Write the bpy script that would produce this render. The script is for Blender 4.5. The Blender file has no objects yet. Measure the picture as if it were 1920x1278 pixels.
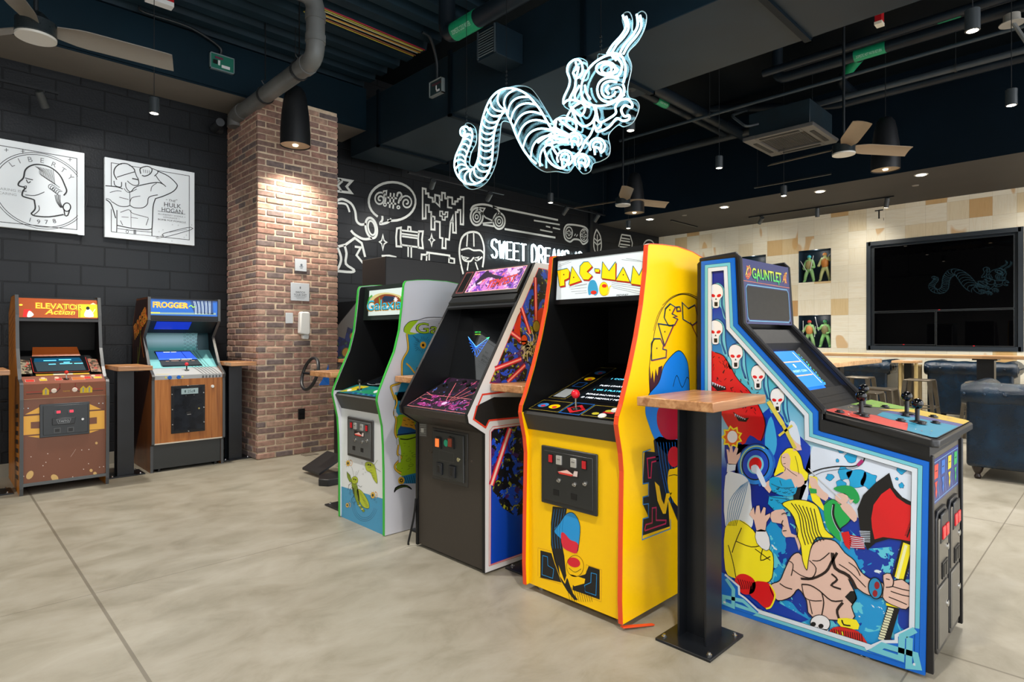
import bpy, bmesh, math, random
from mathutils import Vector as V, Matrix, Euler
random.seed(7)
SC = bpy.context.scene
COL = SC.collection
# ------------------------------------------------------------------ camera, world, exposure
EYE = 1.32
cd = bpy.data.cameras.new('camera'); cam = bpy.data.objects.new('camera', cd); COL.objects.link(cam)
cam.location = (0, 0, EYE); cam.rotation_euler = (math.pi/2, 0, math.radians(45.76-90))
cd.sensor_width = 36; cd.lens = 21.0; cd.shift_y = -7/1920; cd.clip_start = .02
SC.camera = cam
SC.view_settings.view_transform = 'Standard'; SC.view_settings.look = 'None'
SC.view_settings.gamma = 1; SC.view_settings.exposure = 0.4
SC.view_settings.use_curve_mapping = False
W = bpy.data.worlds.new('world'); SC.world = W; W.use_nodes = True
W.node_tree.nodes['Background'].inputs[0].default_value = (.95, .97, 1, 1)
W.node_tree.nodes['Background'].inputs[1].default_value = 2.2
def lamp(name, kind, loc, energy, color=(1, .93, .82), aim=None, **kw):
    l = bpy.data.lights.new(name, kind); l.energy = energy; l.color = color
    for k, v in kw.items(): setattr(l, k, v)
    o = bpy.data.objects.new(name, l); o.location = loc; COL.objects.link(o)
    if aim is not None:
        o.rotation_euler = (V(aim)-V(loc)).to_track_quat('-Z', 'Y').to_euler()
    return o
WARM = (1, .95, .87)
PEND = [(1.42, 6.0), (4.83, .69), (6.62, .68), (6.62, 3.32), (8.57, 3.34), (4.81, 3.31), (6.55, 5.91), (9.1, 6.31),
        (1.42, 3.32), (1.42, .68), (-1.9, 3.3), (-1.9, 5.95), (-1.9, .68), (1.4, -2), (4.8, -2), (6.6, -2), (-1.9, -2)]
for x, y in PEND:
    lamp('pendant_light', 'SPOT', (x, y, 3.27), 190, WARM, (x, y, 0), spot_size=math.radians(140), spot_blend=1, shadow_soft_size=.06)
for y in (6.41, 4.9, 3.33, 2.0, .6, -.8):
    lamp('downlight_light', 'SPOT', (9.96, y, 3.57), 190, WARM, (9.96, y, 0), spot_size=math.radians(130), spot_blend=1, shadow_soft_size=.05)
lamp('track_light', 'SPOT', (11.05, 3.0, 3.40), 30, (1, .95, .85), (11.9, 3.5, 2.2), spot_size=math.radians(115), spot_blend=1, shadow_soft_size=.03)
lamp('track_light', 'SPOT', (10.95, 4.66, 3.42), 16, (1, .95, .85), (11.9, 5.2, 2.2), spot_size=math.radians(120), spot_blend=1, shadow_soft_size=.03)
lamp('track_light', 'SPOT', (10.95, 6.2, 3.42), 14, (1, .95, .85), (11.9, 6.6, 2.2), spot_size=math.radians(120), spot_blend=1, shadow_soft_size=.03)
lamp('track_light', 'SPOT', (10.95, 0.6, 3.42), 35, (1, .95, .85), (11.9, 0.6, 2.2), spot_size=math.radians(120), spot_blend=1, shadow_soft_size=.03)
lamp('bell_light', 'SPOT', (2.86, 6.14, 3.31), 150, (1, .90, .74), (2.90, 6.34, 1.6), spot_size=math.radians(120), spot_blend=1, shadow_soft_size=.03)
for y, z in ((4.07, 2.93), (4.07, 1.70), (5.27, 2.93)):
    lamp('niche_fill', 'POINT', (11.97, y, z), .7, (1, .97, .92), shadow_soft_size=.03)  # added fill that brightens the niche contents, no fixture there
for x, tx in ((.74, 1.6), (-.4, .5), (-1.6, -1.2)):
    lamp('poster_light', 'SPOT', (x, 5.9, 3.55), 46, (1, .97, .93), (tx, 7.4, 2.6), spot_size=math.radians(60), spot_blend=.5, shadow_soft_size=.02)
for x, y, tx in ((4.95, 6.55, 5.0), (5.9, 6.5, 6.1), (8.0, 6.95, 8.1), (6.9, 6.7, 7.0), (3.9, 6.6, 3.9)):
    lamp('mural_light', 'SPOT', (x, y-.45, 3.4), 60, (1, .97, .93), (tx, 7.4, 2.3), spot_size=math.radians(85), spot_blend=.9, shadow_soft_size=.03)

# ------------------------------------------------------------------ measuring helpers (read a point off a known plane)
TA = math.radians(45.76)
AX = (math.sin(TA), math.cos(TA)); AY = (-math.cos(TA), math.sin(TA))
def ray(px, py):
    r = (px-960)/1120
    return V((r*AX[0]+AX[1], r*AY[0]+AY[1], (632-py)/1120))
class Plane:
    "A flat surface: origin O, right U, up W, outward N; tf maps sketch coordinates to surface coordinates"
    def __init__(s, O, U, Wv, crop=None):
        s.O = V(O); s.U = V(U).normalized(); s.W = V(Wv).normalized(); s.N = s.U.cross(s.W).normalized(); s.c = crop
    def crop(s, ox, oy, k): s.c = (ox, oy, k); return s
    def px(s, x, y):
        if s.c: x = s.c[0]+x/s.c[2]; y = s.c[1]+y/s.c[2]
        r = ray(x, y); o = V((0, 0, EYE)); t = (s.O-o).dot(s.N)/r.dot(s.N); p = o+r*t-s.O
        return (p.dot(s.U), p.dot(s.W))
    def pt(s, u, v, n=0): return s.O+s.U*u+s.W*v+s.N*n
def faceX(x): return Plane((x, 0, 0), (0, -1, 0), (0, 0, 1))     # looks towards -X
def faceY(y): return Plane((0, y, 0), (1, 0, 0), (0, 0, 1))      # looks towards -Y
# ------------------------------------------------------------------ materials
MATS = {}
def srgb(c):
    return tuple(((v/255)/12.92 if v/255 <= .04045 else ((v/255+.055)/1.055)**2.4) for v in c)
def newmat(name):
    m = bpy.data.materials.new(name); m.use_nodes = True
    return m, m.node_tree.nodes, m.node_tree.links, m.node_tree.nodes['Principled BSDF']
def C(r, g, b, rough=.4, metal=0, e=0, spec=.5, coat=0):
    k = (r, g, b, rough, metal, e, spec, coat)
    if k in MATS: return MATS[k]
    m, n, l, p = newmat('paint_%d_%d_%d' % (r, g, b))
    c = srgb((r, g, b))+(1,)
    # procedural: faint mottling of the surface roughness
    nz = n.new('ShaderNodeTexNoise'); nz.inputs['Scale'].default_value = 14
    mr = n.new('ShaderNodeMapRange'); mr.inputs['To Min'].default_value = rough*.93; mr.inputs['To Max'].default_value = rough*1.07
    l.new(nz.outputs['Fac'], mr.inputs['Value']); l.new(mr.outputs['Result'], p.inputs['Roughness'])
    p.inputs['Base Color'].default_value = c
    p.inputs['Metallic'].default_value = metal; p.inputs['Specular IOR Level'].default_value = spec
    p.inputs['Coat Weight'].default_value = coat; p.inputs['Coat Roughness'].default_value = .08
    if e: p.inputs['Emission Color'].default_value = c; p.inputs['Emission Strength'].default_value = e
    MATS[k] = m; return m
def coords(n, l, scale=(1, 1, 1), rot=(0, 0, 0), loc=(0, 0, 0)):
    t = n.new('ShaderNodeTexCoord'); mp = n.new('ShaderNodeMapping')
    mp.inputs['Scale'].default_value = scale; mp.inputs['Rotation'].default_value = rot; mp.inputs['Location'].default_value = loc
    l.new(t.outputs['Object'], mp.inputs['Vector']); return mp
def ramp(n, l, src, stops):
    r = n.new('ShaderNodeValToRGB'); e = r.color_ramp.elements
    while len(e) > 1: e.remove(e[-1])
    e[0].position = stops[0][0]; e[0].color = srgb(stops[0][1])+(1,)
    for p, c in stops[1:]:
        k = e.new(p); k.color = srgb(c)+(1,)
    l.new(src, r.inputs['Fac']); return r
def math_(n, l, op, a, b=None):
    m = n.new('ShaderNodeMath'); m.operation = op
    for i, v in enumerate((a, b)):
        if v is None: continue
        if isinstance(v, (int, float)): m.inputs[i].default_value = v
        else: l.new(v, m.inputs[i])
    return m.outputs[0]
def mixc(n, l, f, a, b):
    m = n.new('ShaderNodeMix'); m.data_type = 'RGBA'
    for i, v in ((0, f), (6, a), (7, b)):
        if isinstance(v, (int, float)): m.inputs[i].default_value = v
        elif isinstance(v, tuple): m.inputs[i].default_value = v
        else: l.new(v, m.inputs[i])
    return m.outputs[2]
def bump(n, l, p, h, dist=.01, st=.6, normal=None):
    b = n.new('ShaderNodeBump'); b.inputs['Distance'].default_value = dist; b.inputs['Strength'].default_value = st
    l.new(h, b.inputs['Height'])
    if normal: l.new(normal, b.inputs['Normal'])
    l.new(b.outputs[0], p.inputs['Normal']); return b.outputs[0]

def m_floor():
    m, n, l, p = newmat('polished_concrete')
    a = coords(n, l); n1 = n.new('ShaderNodeTexNoise'); n1.inputs['Scale'].default_value = .9; n1.inputs['Detail'].default_value = 7; n1.inputs['Roughness'].default_value = .62; n1.inputs['Distortion'].default_value = .8
    l.new(a.outputs[0], n1.inputs['Vector'])
    r1 = ramp(n, l, n1.outputs['Fac'], [(.30, (116, 109, 92)), (.45, (141, 134, 118)), (.58, (152, 146, 131)), (.75, (164, 158, 145))])
    a2 = coords(n, l, (1.3, 2.1, 1), (0, 0, .5)); n2 = n.new('ShaderNodeTexNoise'); n2.inputs['Scale'].default_value = 2.2; n2.inputs['Detail'].default_value = 9; n2.inputs['Roughness'].default_value = .7; n2.inputs['Distortion'].default_value = .5
    l.new(a2.outputs[0], n2.inputs['Vector'])
    r2 = ramp(n, l, n2.outputs['Fac'], [(.33, (112, 107, 91)), (.5, (147, 141, 127)), (.68, (166, 161, 150))])
    c = mixc(n, l, .45, r1.outputs[0], r2.outputs[0])
    sx = n.new('ShaderNodeSeparateXYZ'); l.new(a.outputs[0], sx.inputs[0])
    joint = None
    for ax, pos, w in (('X', .602, .0075), ('X', 3.03, .006), ('X', 5.46, .006), ('X', -1.83, .006), ('Y', 3.707, .0028), ('Y', .6, .0035), ('Y', -2.2, .003)):
        d = math_(n, l, 'ABSOLUTE', math_(n, l, 'SUBTRACT', sx.outputs[ax], pos)); k = math_(n, l, 'LESS_THAN', d, w)
        joint = k if joint is None else math_(n, l, 'MAXIMUM', joint, k)
    c = mixc(n, l, math_(n, l, 'MULTIPLY', joint, .55), c, srgb((66, 57, 42))+(1,))
    # a few dark scuffs
    n3 = n.new('ShaderNodeTexNoise'); n3.inputs['Scale'].default_value = 9; n3.inputs['Detail'].default_value = 4; l.new(a.outputs[0], n3.inputs['Vector'])
    sc = n.new('ShaderNodeMapRange'); sc.inputs['From Min'].default_value = .74; sc.inputs['From Max'].default_value = .8; sc.inputs['To Max'].default_value = .6; l.new(n3.outputs['Fac'], sc.inputs['Value'])
    c = mixc(n, l, sc.outputs[0], c, srgb((110, 98, 80))+(1,))
    l.new(c, p.inputs['Base Color'])
    rr = n.new('ShaderNodeMapRange'); rr.inputs['To Min'].default_value = .3; rr.inputs['To Max'].default_value = .55; l.new(n2.outputs['Fac'], rr.inputs['Value']); l.new(rr.outputs[0], p.inputs['Roughness'])
    bump(n, l, p, n2.outputs['Fac'], .002, .3); return m
def m_block():
    m, n, l, p = newmat('painted_concrete_block')
    t = n.new('ShaderNodeTexCoord'); s = n.new('ShaderNodeSeparateXYZ'); cb = n.new('ShaderNodeCombineXYZ')
    l.new(t.outputs['Object'], s.inputs[0]); l.new(math_(n, l, 'ADD', s.outputs['X'], .12), cb.inputs['X']); l.new(math_(n, l, 'ADD', s.outputs['Z'], -.02), cb.inputs['Y'])
    b = n.new('ShaderNodeTexBrick'); b.inputs['Scale'].default_value = 1; b.inputs['Brick Width'].default_value = .4064; b.inputs['Row Height'].default_value = .2032
    b.inputs['Mortar Size'].default_value = .007; b.inputs['Mortar Smooth'].default_value = .4; b.offset = .5
    b.inputs['Color1'].default_value = srgb((19, 22, 26))+(1,); b.inputs['Color2'].default_value = srgb((22, 25, 29))+(1,); b.inputs['Mortar'].default_value = srgb((11, 13, 16))+(1,)
    l.new(cb.outputs[0], b.inputs['Vector']); l.new(b.outputs['Color'], p.inputs['Base Color'])
    p.inputs['Roughness'].default_value = .42; p.inputs['Specular IOR Level'].default_value = .3
    nz = n.new('ShaderNodeTexNoise'); nz.inputs['Scale'].default_value = 60; nz.inputs['Detail'].default_value = 5; l.new(t.outputs['Object'], nz.inputs['Vector'])
    h = math_(n, l, 'ADD', math_(n, l, 'MULTIPLY', b.outputs['Fac'], -1), math_(n, l, 'MULTIPLY', nz.outputs['Fac'], .35))
    bump(n, l, p, h, .006, .8); return m
def m_woodtile():
    m, n, l, p = newmat('end_grain_wood_tiles')
    t = n.new('ShaderNodeTexCoord'); s = n.new('ShaderNodeSeparateXYZ'); l.new(t.outputs['Object'], s.inputs[0])
    P = .2925
    u = math_(n, l, 'DIVIDE', math_(n, l, 'SUBTRACT', s.outputs['Y'], 3.789), P); v = math_(n, l, 'DIVIDE', math_(n, l, 'SUBTRACT', s.outputs['Z'], 1.123), .3)
    fu = math_(n, l, 'FLOOR', u); fv = math_(n, l, 'FLOOR', v)
    cb = n.new('ShaderNodeCombineXYZ'); l.new(fu, cb.inputs[0]); l.new(fv, cb.inputs[1])
    wn = n.new('ShaderNodeTexWhiteNoise'); wn.noise_dimensions = '2D'; l.new(cb.outputs[0], wn.inputs['Vector'])
    base = ramp(n, l, wn.outputs['Value'], [(0, (226, 218, 196)), (.35, (236, 229, 210)), (.7, (230, 221, 198)), (.86, (224, 208, 174)), (.92, (212, 184, 134)), (1, (194, 150, 98))])
    # grain: stretched noise, direction flips with the tile
    g1 = coords(n, l, (1, 2.0, 22)); g2 = coords(n, l, (1, 22, 2.0))
    outs = []
    for g in (g1, g2):
        nn = n.new('ShaderNodeTexNoise'); nn.inputs['Scale'].default_value = 1.6; nn.inputs['Detail'].default_value = 6; nn.inputs['Distortion'].default_value = .6
        l.new(g.outputs[0], nn.inputs['Vector']); outs.append(nn.outputs['Fac'])
    flip = math_(n, l, 'GREATER_THAN', wn.outputs['Value'], .5)
    mf = n.new('ShaderNodeMix'); l.new(flip, mf.inputs[0]); l.new(outs[0], mf.inputs[2]); l.new(outs[1], mf.inputs[3])
    gr = ramp(n, l, mf.outputs[0], [(.3, (238, 230, 212)), (.55, (255, 255, 255)), (.7, (242, 232, 210))])
    mul = n.new('ShaderNodeMix'); mul.data_type = 'RGBA'; mul.blend_type = 'MULTIPLY'; mul.inputs[0].default_value = .5
    l.new(base.outputs[0], mul.inputs[6]); l.new(gr.outputs[0], mul.inputs[7])
    # heartwood patches within some tiles
    pn = n.new('ShaderNodeTexNoise'); pn.inputs['Scale'].default_value = 2.3; pn.inputs['Detail'].default_value = 1; pn.noise_dimensions = '4D'
    l.new(coords(n, l, (1, 1.6, .7)).outputs[0], pn.inputs['Vector']); l.new(math_(n, l, 'MULTIPLY', wn.outputs['Value'], 40), pn.inputs['W'])
    pm = n.new('ShaderNodeMapRange'); pm.inputs['From Min'].default_value = .67; pm.inputs['From Max'].default_value = .70; pm.inputs['To Max'].default_value = .75; l.new(pn.outputs['Fac'], pm.inputs['Value'])
    c = mixc(n, l, pm.outputs[0], mul.outputs[2], srgb((206, 160, 96))+(1,))
    eu = math_(n, l, 'ABSOLUTE', math_(n, l, 'SUBTRACT', math_(n, l, 'FRACT', u), .5)); ev = math_(n, l, 'ABSOLUTE', math_(n, l, 'SUBTRACT', math_(n, l, 'FRACT', v), .5))
    ed = math_(n, l, 'GREATER_THAN', math_(n, l, 'MAXIMUM', eu, ev), .4955)
    c = mixc(n, l, math_(n, l, 'MULTIPLY', ed, .5), c, srgb((150, 128, 88))+(1,))
    l.new(c, p.inputs['Base Color']); p.inputs['Roughness'].default_value = .5; return m
def m_wood(name, dark, mid, light, axis=0, plank=.09, rough=.35):
    m, n, l, p = newmat(name)
    sc = [30, 30, 30]; sc[axis] = 1.6
    a = coords(n, l, tuple(sc)); nn = n.new('ShaderNodeTexNoise'); nn.inputs['Scale'].default_value = 1.0; nn.inputs['Detail'].default_value = 6; nn.inputs['Distortion'].default_value = 1.2
    l.new(a.outputs[0], nn.inputs['Vector'])
    r = ramp(n, l, nn.outputs['Fac'], [(.3, dark), (.5, mid), (.72, light)])
    t = n.new('ShaderNodeTexCoord'); s = n.new('ShaderNodeSeparateXYZ'); l.new(t.outputs['Object'], s.inputs[0])
    o = s.outputs['Y' if axis == 0 else 'X']
    wn = n.new('ShaderNodeTexWhiteNoise'); wn.noise_dimensions = '2D'
    cb = n.new('ShaderNodeCombineXYZ'); l.new(math_(n, l, 'FLOOR', math_(n, l, 'DIVIDE', o, plank)), cb.inputs[0])
    l.new(math_(n, l, 'FLOOR', math_(n, l, 'DIVIDE', s.outputs['X' if axis == 0 else 'Y'], .31)), cb.inputs[1]); l.new(cb.outputs[0], wn.inputs['Vector'])
    mr = n.new('ShaderNodeMapRange'); mr.inputs['To Min'].default_value = .82; mr.inputs['To Max'].default_value = 1.12; l.new(wn.outputs['Value'], mr.inputs['Value'])
    hs = n.new('ShaderNodeHueSaturation'); l.new(mr.outputs[0], hs.inputs['Value']); l.new(r.outputs[0], hs.inputs['Color'])
    l.new(hs.outputs[0], p.inputs['Base Color']); p.inputs['Roughness'].default_value = rough; return m
def m_leather():
    m, n, l, p = newmat('navy_leather')
    a = coords(n, l, (1, 1, 1)); nn = n.new('ShaderNodeTexNoise'); nn.inputs['Scale'].default_value = 6; nn.inputs['Detail'].default_value = 6; l.new(a.outputs[0], nn.inputs['Vector'])
    r = ramp(n, l, nn.outputs['Fac'], [(.3, (3, 18, 30)), (.6, (5, 32, 52)), (.8, (10, 44, 66))]); l.new(r.outputs[0], p.inputs['Base Color'])
    p.inputs['Roughness'].default_value = .22
    vo = n.new('ShaderNodeTexVoronoi'); vo.inputs['Scale'].default_value = 160; l.new(a.outputs[0], vo.inputs['Vector']); 
    h = math_(n, l, 'ADD', vo.outputs['Distance'], math_(n, l, 'MULTIPLY', nn.outputs['Fac'], 3))
    bump(n, l, p, h, .004, .45); return m
def m_dark(name, c, rough=.5, sc=3.0, amt=1.25, metal=0, spec=.5):
    m, n, l, p = newmat(name)
    nn = n.new('ShaderNodeTexNoise'); nn.inputs['Scale'].default_value = sc; nn.inputs['Detail'].default_value = 5; l.new(coords(n, l).outputs[0], nn.inputs['Vector'])
    r = ramp(n, l, nn.outputs['Fac'], [(.3, tuple(v/amt for v in c)), (.7, tuple(min(255, v*amt) for v in c))]); l.new(r.outputs[0], p.inputs['Base Color'])
    p.inputs['Roughness'].default_value = rough; p.inputs['Metallic'].default_value = metal; p.inputs['Specular IOR Level'].default_value = spec; return m
def m_speckle(name, base, spots, scale, lo=.25, rough=.4, e=0, th=.03):
    "printed splatter: hard-edged blotches of several inks over a base ink"
    m, n, l, p = newmat(name); c = srgb(base)+(1,)
    for i, (col, thr, s) in enumerate(spots):
        nn = n.new('ShaderNodeTexNoise'); nn.inputs['Scale'].default_value = scale*s; nn.inputs['Detail'].default_value = 3; nn.inputs['Roughness'].default_value = .6; nn.inputs['Distortion'].default_value = .8
        l.new(coords(n, l, (1, 1, 1), (0, 0, 0), (i*7.3, i*3.1, i*5.7)).outputs[0], nn.inputs['Vector'])
        g = math_(n, l, 'GREATER_THAN', nn.outputs['Fac'], thr); c = mixc(n, l, g, c, srgb(col)+(1,))
    l.new(c, p.inputs['Base Color']); p.inputs['Roughness'].default_value = rough
    if e: l.new(c, p.inputs['Emission Color']); p.inputs['Emission Strength'].default_value = e
    return m
def m_gradient(name, axis, lo, hi, stops, rough=.35):
    m, n, l, p = newmat(name); s = n.new('ShaderNodeSeparateXYZ'); l.new(coords(n, l).outputs[0], s.inputs[0])
    mr = n.new('ShaderNodeMapRange'); mr.inputs['From Min'].default_value = lo; mr.inputs['From Max'].default_value = hi; l.new(s.outputs[axis], mr.inputs['Value'])
    r = ramp(n, l, mr.outputs[0], stops); l.new(r.outputs[0], p.inputs['Base Color']); p.inputs['Roughness'].default_value = rough; return m
def m_mix_clear(name, clear=.9, tint=(235, 250, 255)):
    m, n, l, p = newmat(name); tr = n.new('ShaderNodeBsdfTransparent'); tr.inputs[0].default_value = (1, 1, 1, 1)
    mx = n.new('ShaderNodeMixShader'); mx.inputs[0].default_value = 1-clear; p.inputs['Base Color'].default_value = srgb(tint)+(1,); p.inputs['Roughness'].default_value = .08
    fr = n.new('ShaderNodeFresnel'); fr.inputs[0].default_value = 1.4; l.new(math_(n, l, 'ADD', fr.outputs[0], 1-clear-.03), mx.inputs[0])
    gl = n.new('ShaderNodeBsdfGlossy'); gl.inputs['Roughness'].default_value = .05
    l.new(tr.outputs[0], mx.inputs[1]); l.new(gl.outputs[0], mx.inputs[2]); l.new(mx.outputs[0], n['Material Output'].inputs[0]); return m
BLK = C(13, 14, 16, .4, 0, 0, .4); SHR = C(6, 7, 9, .55, 0, 0, .25); PLAST = C(22, 23, 25, .35); GREYM = C(44, 44, 43, .45)
STEEL = C(190, 190, 188, .25, 1); WHITE = C(226, 228, 232, .3); STEELBLK = m_dark('black_steel', (18, 21, 26), .32, 6)
NAVY = m_dark('dark_painted_metal', (12, 22, 30), .45, 2.5, 1.18); VOID = C(6, 9, 12, .8)
GYPS = m_dark('dark_taupe_plaster', (112, 106, 98), .75, 1.2, 1.05)
# ------------------------------------------------------------------ mesh builder
def cat(pts, closed=False, k=6):
    "smooth curve through points"
    n = len(pts); out = []
    rng = range(n if closed else n-1)
    for i in rng:
        g = lambda j: pts[j % n] if closed else pts[max(0, min(n-1, j))]
        p0, p1, p2, p3 = g(i-1), g(i), g(i+1), g(i+2)
        for t in range(k):
            t /= k
            out.append(tuple(.5*((2*b)+(c-a)*t+(2*a-5*b+4*c-d)*t*t+(3*b-a-3*c+d)*t**3) for a, b, c, d in zip(p0, p1, p2, p3)))
    if not closed: out.append(tuple(pts[-1]))
    return out
def ell(cx, cy, rx, ry, a0=0, a1=360, k=28, rot=0):
    r = math.radians(rot); o = []
    full = abs(a1-a0) >= 360
    for i in range(k+(0 if full else 1)):
        a = math.radians(a0+(a1-a0)*i/k); x = rx*math.cos(a); y = ry*math.sin(a)
        o.append((cx+x*math.cos(r)-y*math.sin(r), cy+x*math.sin(r)+y*math.cos(r)))
    return o
LAY = .0005
class MB:
    def __init__(s): s.v = []; s.f = []; s.m = []; s.ms = []
    def mi(s, m):
        if m not in s.ms: s.ms.append(m)
        return s.ms.index(m)
    def add(s, vs, fs, m):
        b = len(s.v); i = s.mi(m); s.v += [V(p) for p in vs]
        for f in fs: s.f.append([b+j for j in f]); s.m.append(i)
        return s
    def box(s, a, b, m):
        x0, y0, z0 = [min(p, q) for p, q in zip(a, b)]; x1, y1, z1 = [max(p, q) for p, q in zip(a, b)]
        return s.add([(x0, y0, z0), (x1, y0, z0), (x1, y1, z0), (x0, y1, z0), (x0, y0, z1), (x1, y0, z1), (x1, y1, z1), (x0, y1, z1)],
                     [(3, 2, 1, 0), (4, 5, 6, 7), (0, 1, 5, 4), (1, 2, 6, 5), (2, 3, 7, 6), (3, 0, 4, 7)], m)
    def pbox(s, pl, u0, u1, v0, v1, n0, n1, m):
        u0, u1 = sorted((u0, u1)); v0, v1 = sorted((v0, v1)); n0, n1 = sorted((n0, n1))
        P = [pl.pt(u, v, n) for n in (n0, n1) for u, v in ((u0, v0), (u1, v0), (u1, v1), (u0, v1))]
        return s.add(P, [(3, 2, 1, 0), (4, 5, 6, 7), (0, 1, 5, 4), (1, 2, 6, 5), (2, 3, 7, 6), (3, 0, 4, 7)], m)
    def prism(s, pts, vec, m, cap=None):
        n = len(pts); a = [V(p) for p in pts]; b = [p+V(vec) for p in a]
        nrm = sum(((a[i].cross(a[(i+1) % n])) for i in range(n)), V()); 
        rev = nrm.dot(V(vec)) > 0
        A = list(range(n)); B = list(range(n, 2*n))
        fs = [A[::-1] if rev else A, B if rev else B[::-1]]
        for i in range(n):
            j = (i+1) % n; q = [i, j, n+j, n+i]; fs.append(q if rev else q[::-1])
        return s.add(a+b, fs, m)
    def pprism(s, pl, pts, n0, n1, m):
        return s.prism([pl.pt(u, v, n0) for u, v in pts], pl.N*(n1-n0), m)
    def profY(s, prof, y0, y1, m):      # profile in (x,z) pushed along y
        return s.prism([(x, y0, z) for x, z in prof], (0, y1-y0, 0), m)
    def profX(s, prof, x0, x1, m):
        return s.prism([(x0, y, z) for y, z in prof], (x1-x0, 0, 0), m)
    def ring(s, c, d, r, k, up=None):
        d = V(d).normalized(); a = up or (V((0, 0, 1)) if abs(d.z) < .9 else V((1, 0, 0)))
        x = d.cross(a).normalized(); y = d.cross(x)
        return [V(c)+x*(r*math.cos(2*math.pi*i/k))+y*(r*math.sin(2*math.pi*i/k)) for i in range(k)]
    def lathe(s, prof, o, ax, m, k=20):   # prof: (distance along axis, radius)
        vs = []; fs = []; o = V(o); ax = V(ax).normalized()
        for h, r in prof: vs += s.ring(o+ax*h, ax, max(r, 1e-5), k)
        for i in range(len(prof)-1):
            for j in range(k):
                a = i*k+j; b = i*k+(j+1) % k; fs.append((a, b, b+k, a+k))
        fs.append(list(range(k))[::-1]); fs.append([(len(prof)-1)*k+j for j in range(k)])
        return s.add(vs, fs, m)
    def cyl(s, p0, p1, r, m, r1=None, k=16):
        p0 = V(p0); p1 = V(p1); return s.lathe([(0, r), ((p1-p0).length, r if r1 is None else r1)], p0, p1-p0, m, k)
    def ball(s, c, r, m, k=16, sc=1):
        return s.lathe([(-r*sc*math.cos(math.pi*i/(k//2)), r*math.sin(math.pi*i/(k//2))) for i in range(k//2+1)], c, (0, 0, 1), m, k)
    def tube(s, pts, r, m, k=8, closed=False):
        P = [V(p) for p in pts]; n = len(P); vs = []; fs = []
        d0 = (P[1]-P[0]).normalized(); x = d0.orthogonal().normalized()
        for i in range(n):
            if closed: d = (P[(i+1) % n]-P[i-1])
            else: d = P[min(i+1, n-1)]-P[max(i-1, 0)]
            d = d.normalized() if d.length > 1e-9 else d0
            x = (x-d*x.dot(d)); x = x.normalized() if x.length > 1e-6 else d.orthogonal().normalized(); y = d.cross(x)
            rr = r[i] if isinstance(r, (list, tuple)) else r
            vs += [P[i]+x*(rr*math.cos(2*math.pi*j/k))+y*(rr*math.sin(2*math.pi*j/k)) for j in range(k)]
        for i in range(n if closed else n-1):
            for j in range(k):
                a = i*k+j; b = i*k+(j+1) % k; c = ((i+1) % n)*k+(j+1) % k; e = ((i+1) % n)*k+j; fs.append((a, b, c, e))
        if not closed: fs.append(list(range(k))[::-1]); fs.append([(n-1)*k+j for j in range(k)])
        return s.add(vs, fs, m)
    # ---- flat printed artwork on a plane; layer L sits a fraction of a millimetre above the one before
    def uv(s, pl, pts, raw): return [tuple(p) for p in pts] if raw else [pl.px(*p) for p in pts]
    def poly(s, pl, pts, m, L=1, raw=False, sm=0, off=None):
        if sm: pts = cat(pts, True, sm)
        q = s.uv(pl, pts, raw)
        if off is not None: q = inset(q, off)
        a = sum(q[i][0]*q[(i+1) % len(q)][1]-q[(i+1) % len(q)][0]*q[i][1] for i in range(len(q)))
        if a < 0: q = q[::-1]
        return s.add([pl.pt(u, v, L*LAY) for u, v in q], [list(range(len(q)))], m)
    def line(s, pl, pts, w, m, L=2, closed=False, raw=False, sm=0):
        if sm: pts = cat(pts, closed, sm)
        q = s.uv(pl, pts, raw); n = len(q); 
        if n < 2: return s
        Lf = []; Rt = []
        for i in range(n):
            if closed: a, b, c = q[i-1], q[i], q[(i+1) % n]
            else: a, b, c = q[max(i-1, 0)], q[i], q[min(i+1, n-1)]
            def nr(p, r):
                dx, dy = r[0]-p[0], r[1]-p[1]; k = math.hypot(dx, dy); return (-dy/k, dx/k) if k > 1e-9 else None
            n1 = nr(a, b); n2 = nr(b, c); n1 = n1 or n2 or (0, 1); n2 = n2 or n1
            mx, my = n1[0]+n2[0], n1[1]+n2[1]; k = math.hypot(mx, my)
            if k < .3: mx, my, k = n1[0], n1[1], 1
            mx /= k; my /= k; h = w/2/max(.35, mx*n1[0]+my*n1[1])
            Lf.append((b[0]+mx*h, b[1]+my*h)); Rt.append((b[0]-mx*h, b[1]-my*h))
        vs = [pl.pt(u, v, L*LAY) for u, v in Lf+Rt]; fs = [(i, n+i, n+(i+1) % n, (i+1) % n) for i in range(n if closed else n-1)]
        return s.add(vs, fs, m)
    def text(s, pl, body, u, v, h, m, L=2, raw=True, wide=1, off=0, rot=0, shear=0, align='LEFT', width=None, mirror=False, space=1, curve=0):
        if not raw: u, v = pl.px(u, v)
        cu = bpy.data.curves.new('t', 'FONT'); cu.body = body; cu.size = 1; cu.offset = off; cu.shear = shear; cu.align_x = align; cu.space_character = space; cu.resolution_u = 3
        ob = bpy.data.objects.new('t', cu); COL.objects.link(ob)
        dg = bpy.context.evaluated_depsgraph_get(); dg.update(); me = bpy.data.meshes.new_from_object(ob.evaluated_get(dg))
        xs = [p.co.x for p in me.vertices] or [0]; ww = max(xs)-min(xs); sx = h*1.38*wide
        if width: sx = width/ww
        r = math.radians(rot); vs = []
        for p in me.vertices:
            x = p.co.x*sx; y = p.co.y*h*1.38
            if curve: y -= curve*((p.co.x-(max(xs)+min(xs))/2)/ww*2)**2
            if mirror: x = -x
            vs.append(pl.pt(u+x*math.cos(r)-y*math.sin(r), v+x*math.sin(r)+y*math.cos(r), L*LAY))
        fs = [list(f.vertices) for f in me.polygons]
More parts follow.
